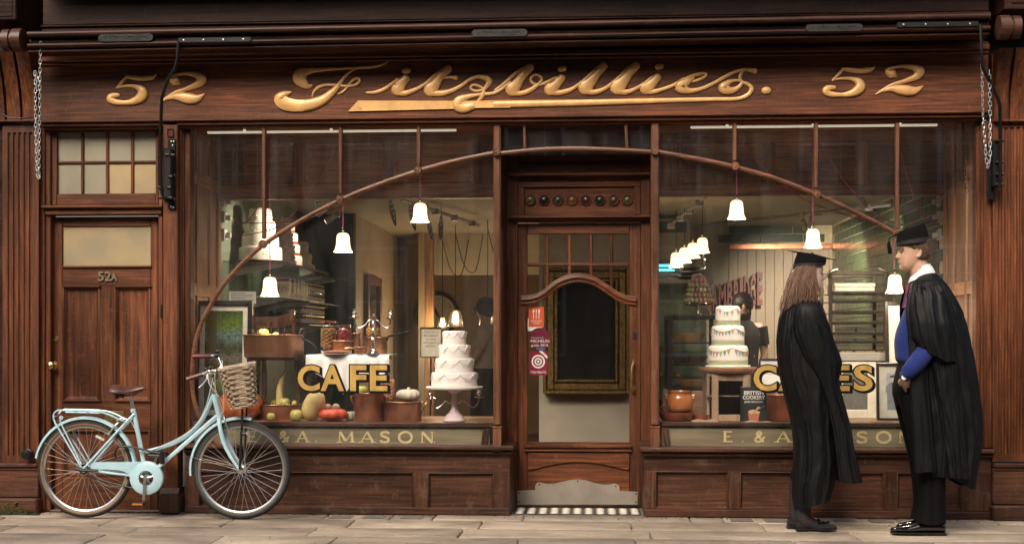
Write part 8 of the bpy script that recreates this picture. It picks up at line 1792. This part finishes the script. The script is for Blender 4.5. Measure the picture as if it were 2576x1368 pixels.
# gown: back drape, front panel, wide sleeve
gk = [(688, 2314, 2352, .075), (697, 2300, 2360, .125), (710, 2290, 2370, .18), (728, 2280, 2384, .205), (760, 2271, 2402, .215), (800, 2268, 2418, .22), (850, 2269, 2435, .222), (920, 2274, 2449, .22), (990, 2283, 2459, .22), (1060, 2288, 2467, .22), (1110, 2291, 2464, .215), (1165, 2294, 2456, .21), (1190, 2296, 2449, .205)]
rg = fold_rings(gk, YM, 140, 110, ((13, .55), (23, .35), (37, .2)), .026, 21, MR); n_ = len(rg)
for q in range(n_-14, n_):
    for i, (x, y, z) in enumerate(rg[q]): t = (q-(n_-14))/13; u = max(0, (x-ml(2370, 0).x)/(ml(2440, 0).x-ml(2370, 0).x)); rg[q][i] = (x, y, z-t*(.085*min(1, u*1.3)-.0))
# open the gown in front so that the jumper and trousers show
b = MB(); n = len(rg[0]); keep = list(range(0, n)); open_ = {i for i in range(n) if 64 <= i <= 76}
vs = [p for r in rg for p in r]; fs = [(i*n+j, i*n+(j+1) % n, (i+1)*n+(j+1) % n, (i+1)*n+j) for i in range(len(rg)-1) for j in range(n) if not (j in open_ and i > 3)]
b.add(vs, fs); GN = b.build('gown', M['gown'], MAN, ang=80)
rg = fold_rings([(735, 2296, 2330, .02), (800, 2290, 2326, .026), (880, 2286, 2330, .03), (960, 2287, 2335, .03), (1060, 2292, 2344, .032), (1120, 2296, 2350, .032), (1186, 2300, 2358, .034)], YM, 56, 60, ((5, .6), (9, .4)), .010, 17, MR, pl=-.2); rg = [[(x, y-.205, z) for x, y, z in r] for r in rg]; b = MB(); b.ring_loft(rg); b.build('gown_facing', M['gown'], MAN, ang=80)
sk = [(700, 2312, 2352, .02), (712, 2298, 2366, .055), (740, 2288, 2380, .08), (780, 2284, 2388, .09), (820, 2286, 2394, .095), (850, 2290, 2398, .095), (872, 2308, 2402, .093)]
rg = fold_rings(sk, YM, 96, 60, ((9, .55), (17, .4)), .018, 31, MR, pl=-.2); n_ = len(rg)
for q in range(n_):
    for i, (x, y, z) in enumerate(rg[q]): t = q/(n_-1); u = (x-ml(2290, 0, -.2).x)/(ml(2335, 0, -.2).x-ml(2290, 0, -.2).x); rg[q][i] = (x, y-.135-.075*min(1, t*1.6), z-t**5*.055*max(0, min(1.6, u-.2)))
b = MB(); b.ring_loft(rg, cap=False); b.build('gown_sleeve', M['gown'], MAN, ang=80)
tail = [(860, 2338, 2402, .05), (900, 2342, 2406, .06), (980, 2352, 2412, .06), (1060, 2366, 2420, .06), (1130, 2376, 2428, .058), (1200, 2380, 2436, .056)]
rg = fold_rings(tail, YM, 72, 60, ((7, .6), (13, .4)), .016, 41, MR, pl=-.2); rg = [[(x, y-.205, z) for x, y, z in r] for r in rg]; b = MB(); b.ring_loft(rg); b.build('gown_sleeve', M['gown'], MAN, ang=80)
b = MB(); rn = random.Random(3)
for i in range(30):
    t = i/29; px = 2300+72*t; py = 722-14*math.sin(math.pi*t*.9); p = ml(px, py, -.155-.055*math.sin(math.pi*t)); b.tube([p, p+Vector((0, -.012, -.03)), p+Vector((.006+.04*(t-.3), -.022, -.14-.08*rn.random()))], [.005, .0075, .0015], 6)
b.build('gathers', M['gown'], MAN, ang=80)
# ------------------------------------------------------------ grit and crumbs swept against the foot of the front
b = MB(); rn = random.Random(77)
for i in range(520):
    x = -3.3+6.8*rn.random(); y = -.02-abs(rn.gauss(0, .07))
    if X(1283) < x < X(1622): y -= .03
    s = .0022+.004*rn.random()**2; b.box(x-s, x+s, y-s*.7, y+s*.7, .0005, .001+s*.8, s*.3)
for i in range(160):
    x = -3.5+7.2*rn.random(); y = -.15-1.3*rn.random(); s = .0018+.003*rn.random(); b.box(x-s, x+s, y-s*.6, y+s*.6, .0005, .001+s*.7, s*.3)
tag(b.build('grit', pm('grit', (.16, .13, .10), .9, 0, .7, 9, c2=(.05, .04, .03)), smooth=False), 'scattered grit and crumbs on the paving along the shop front', 'grit', kind='stuff')
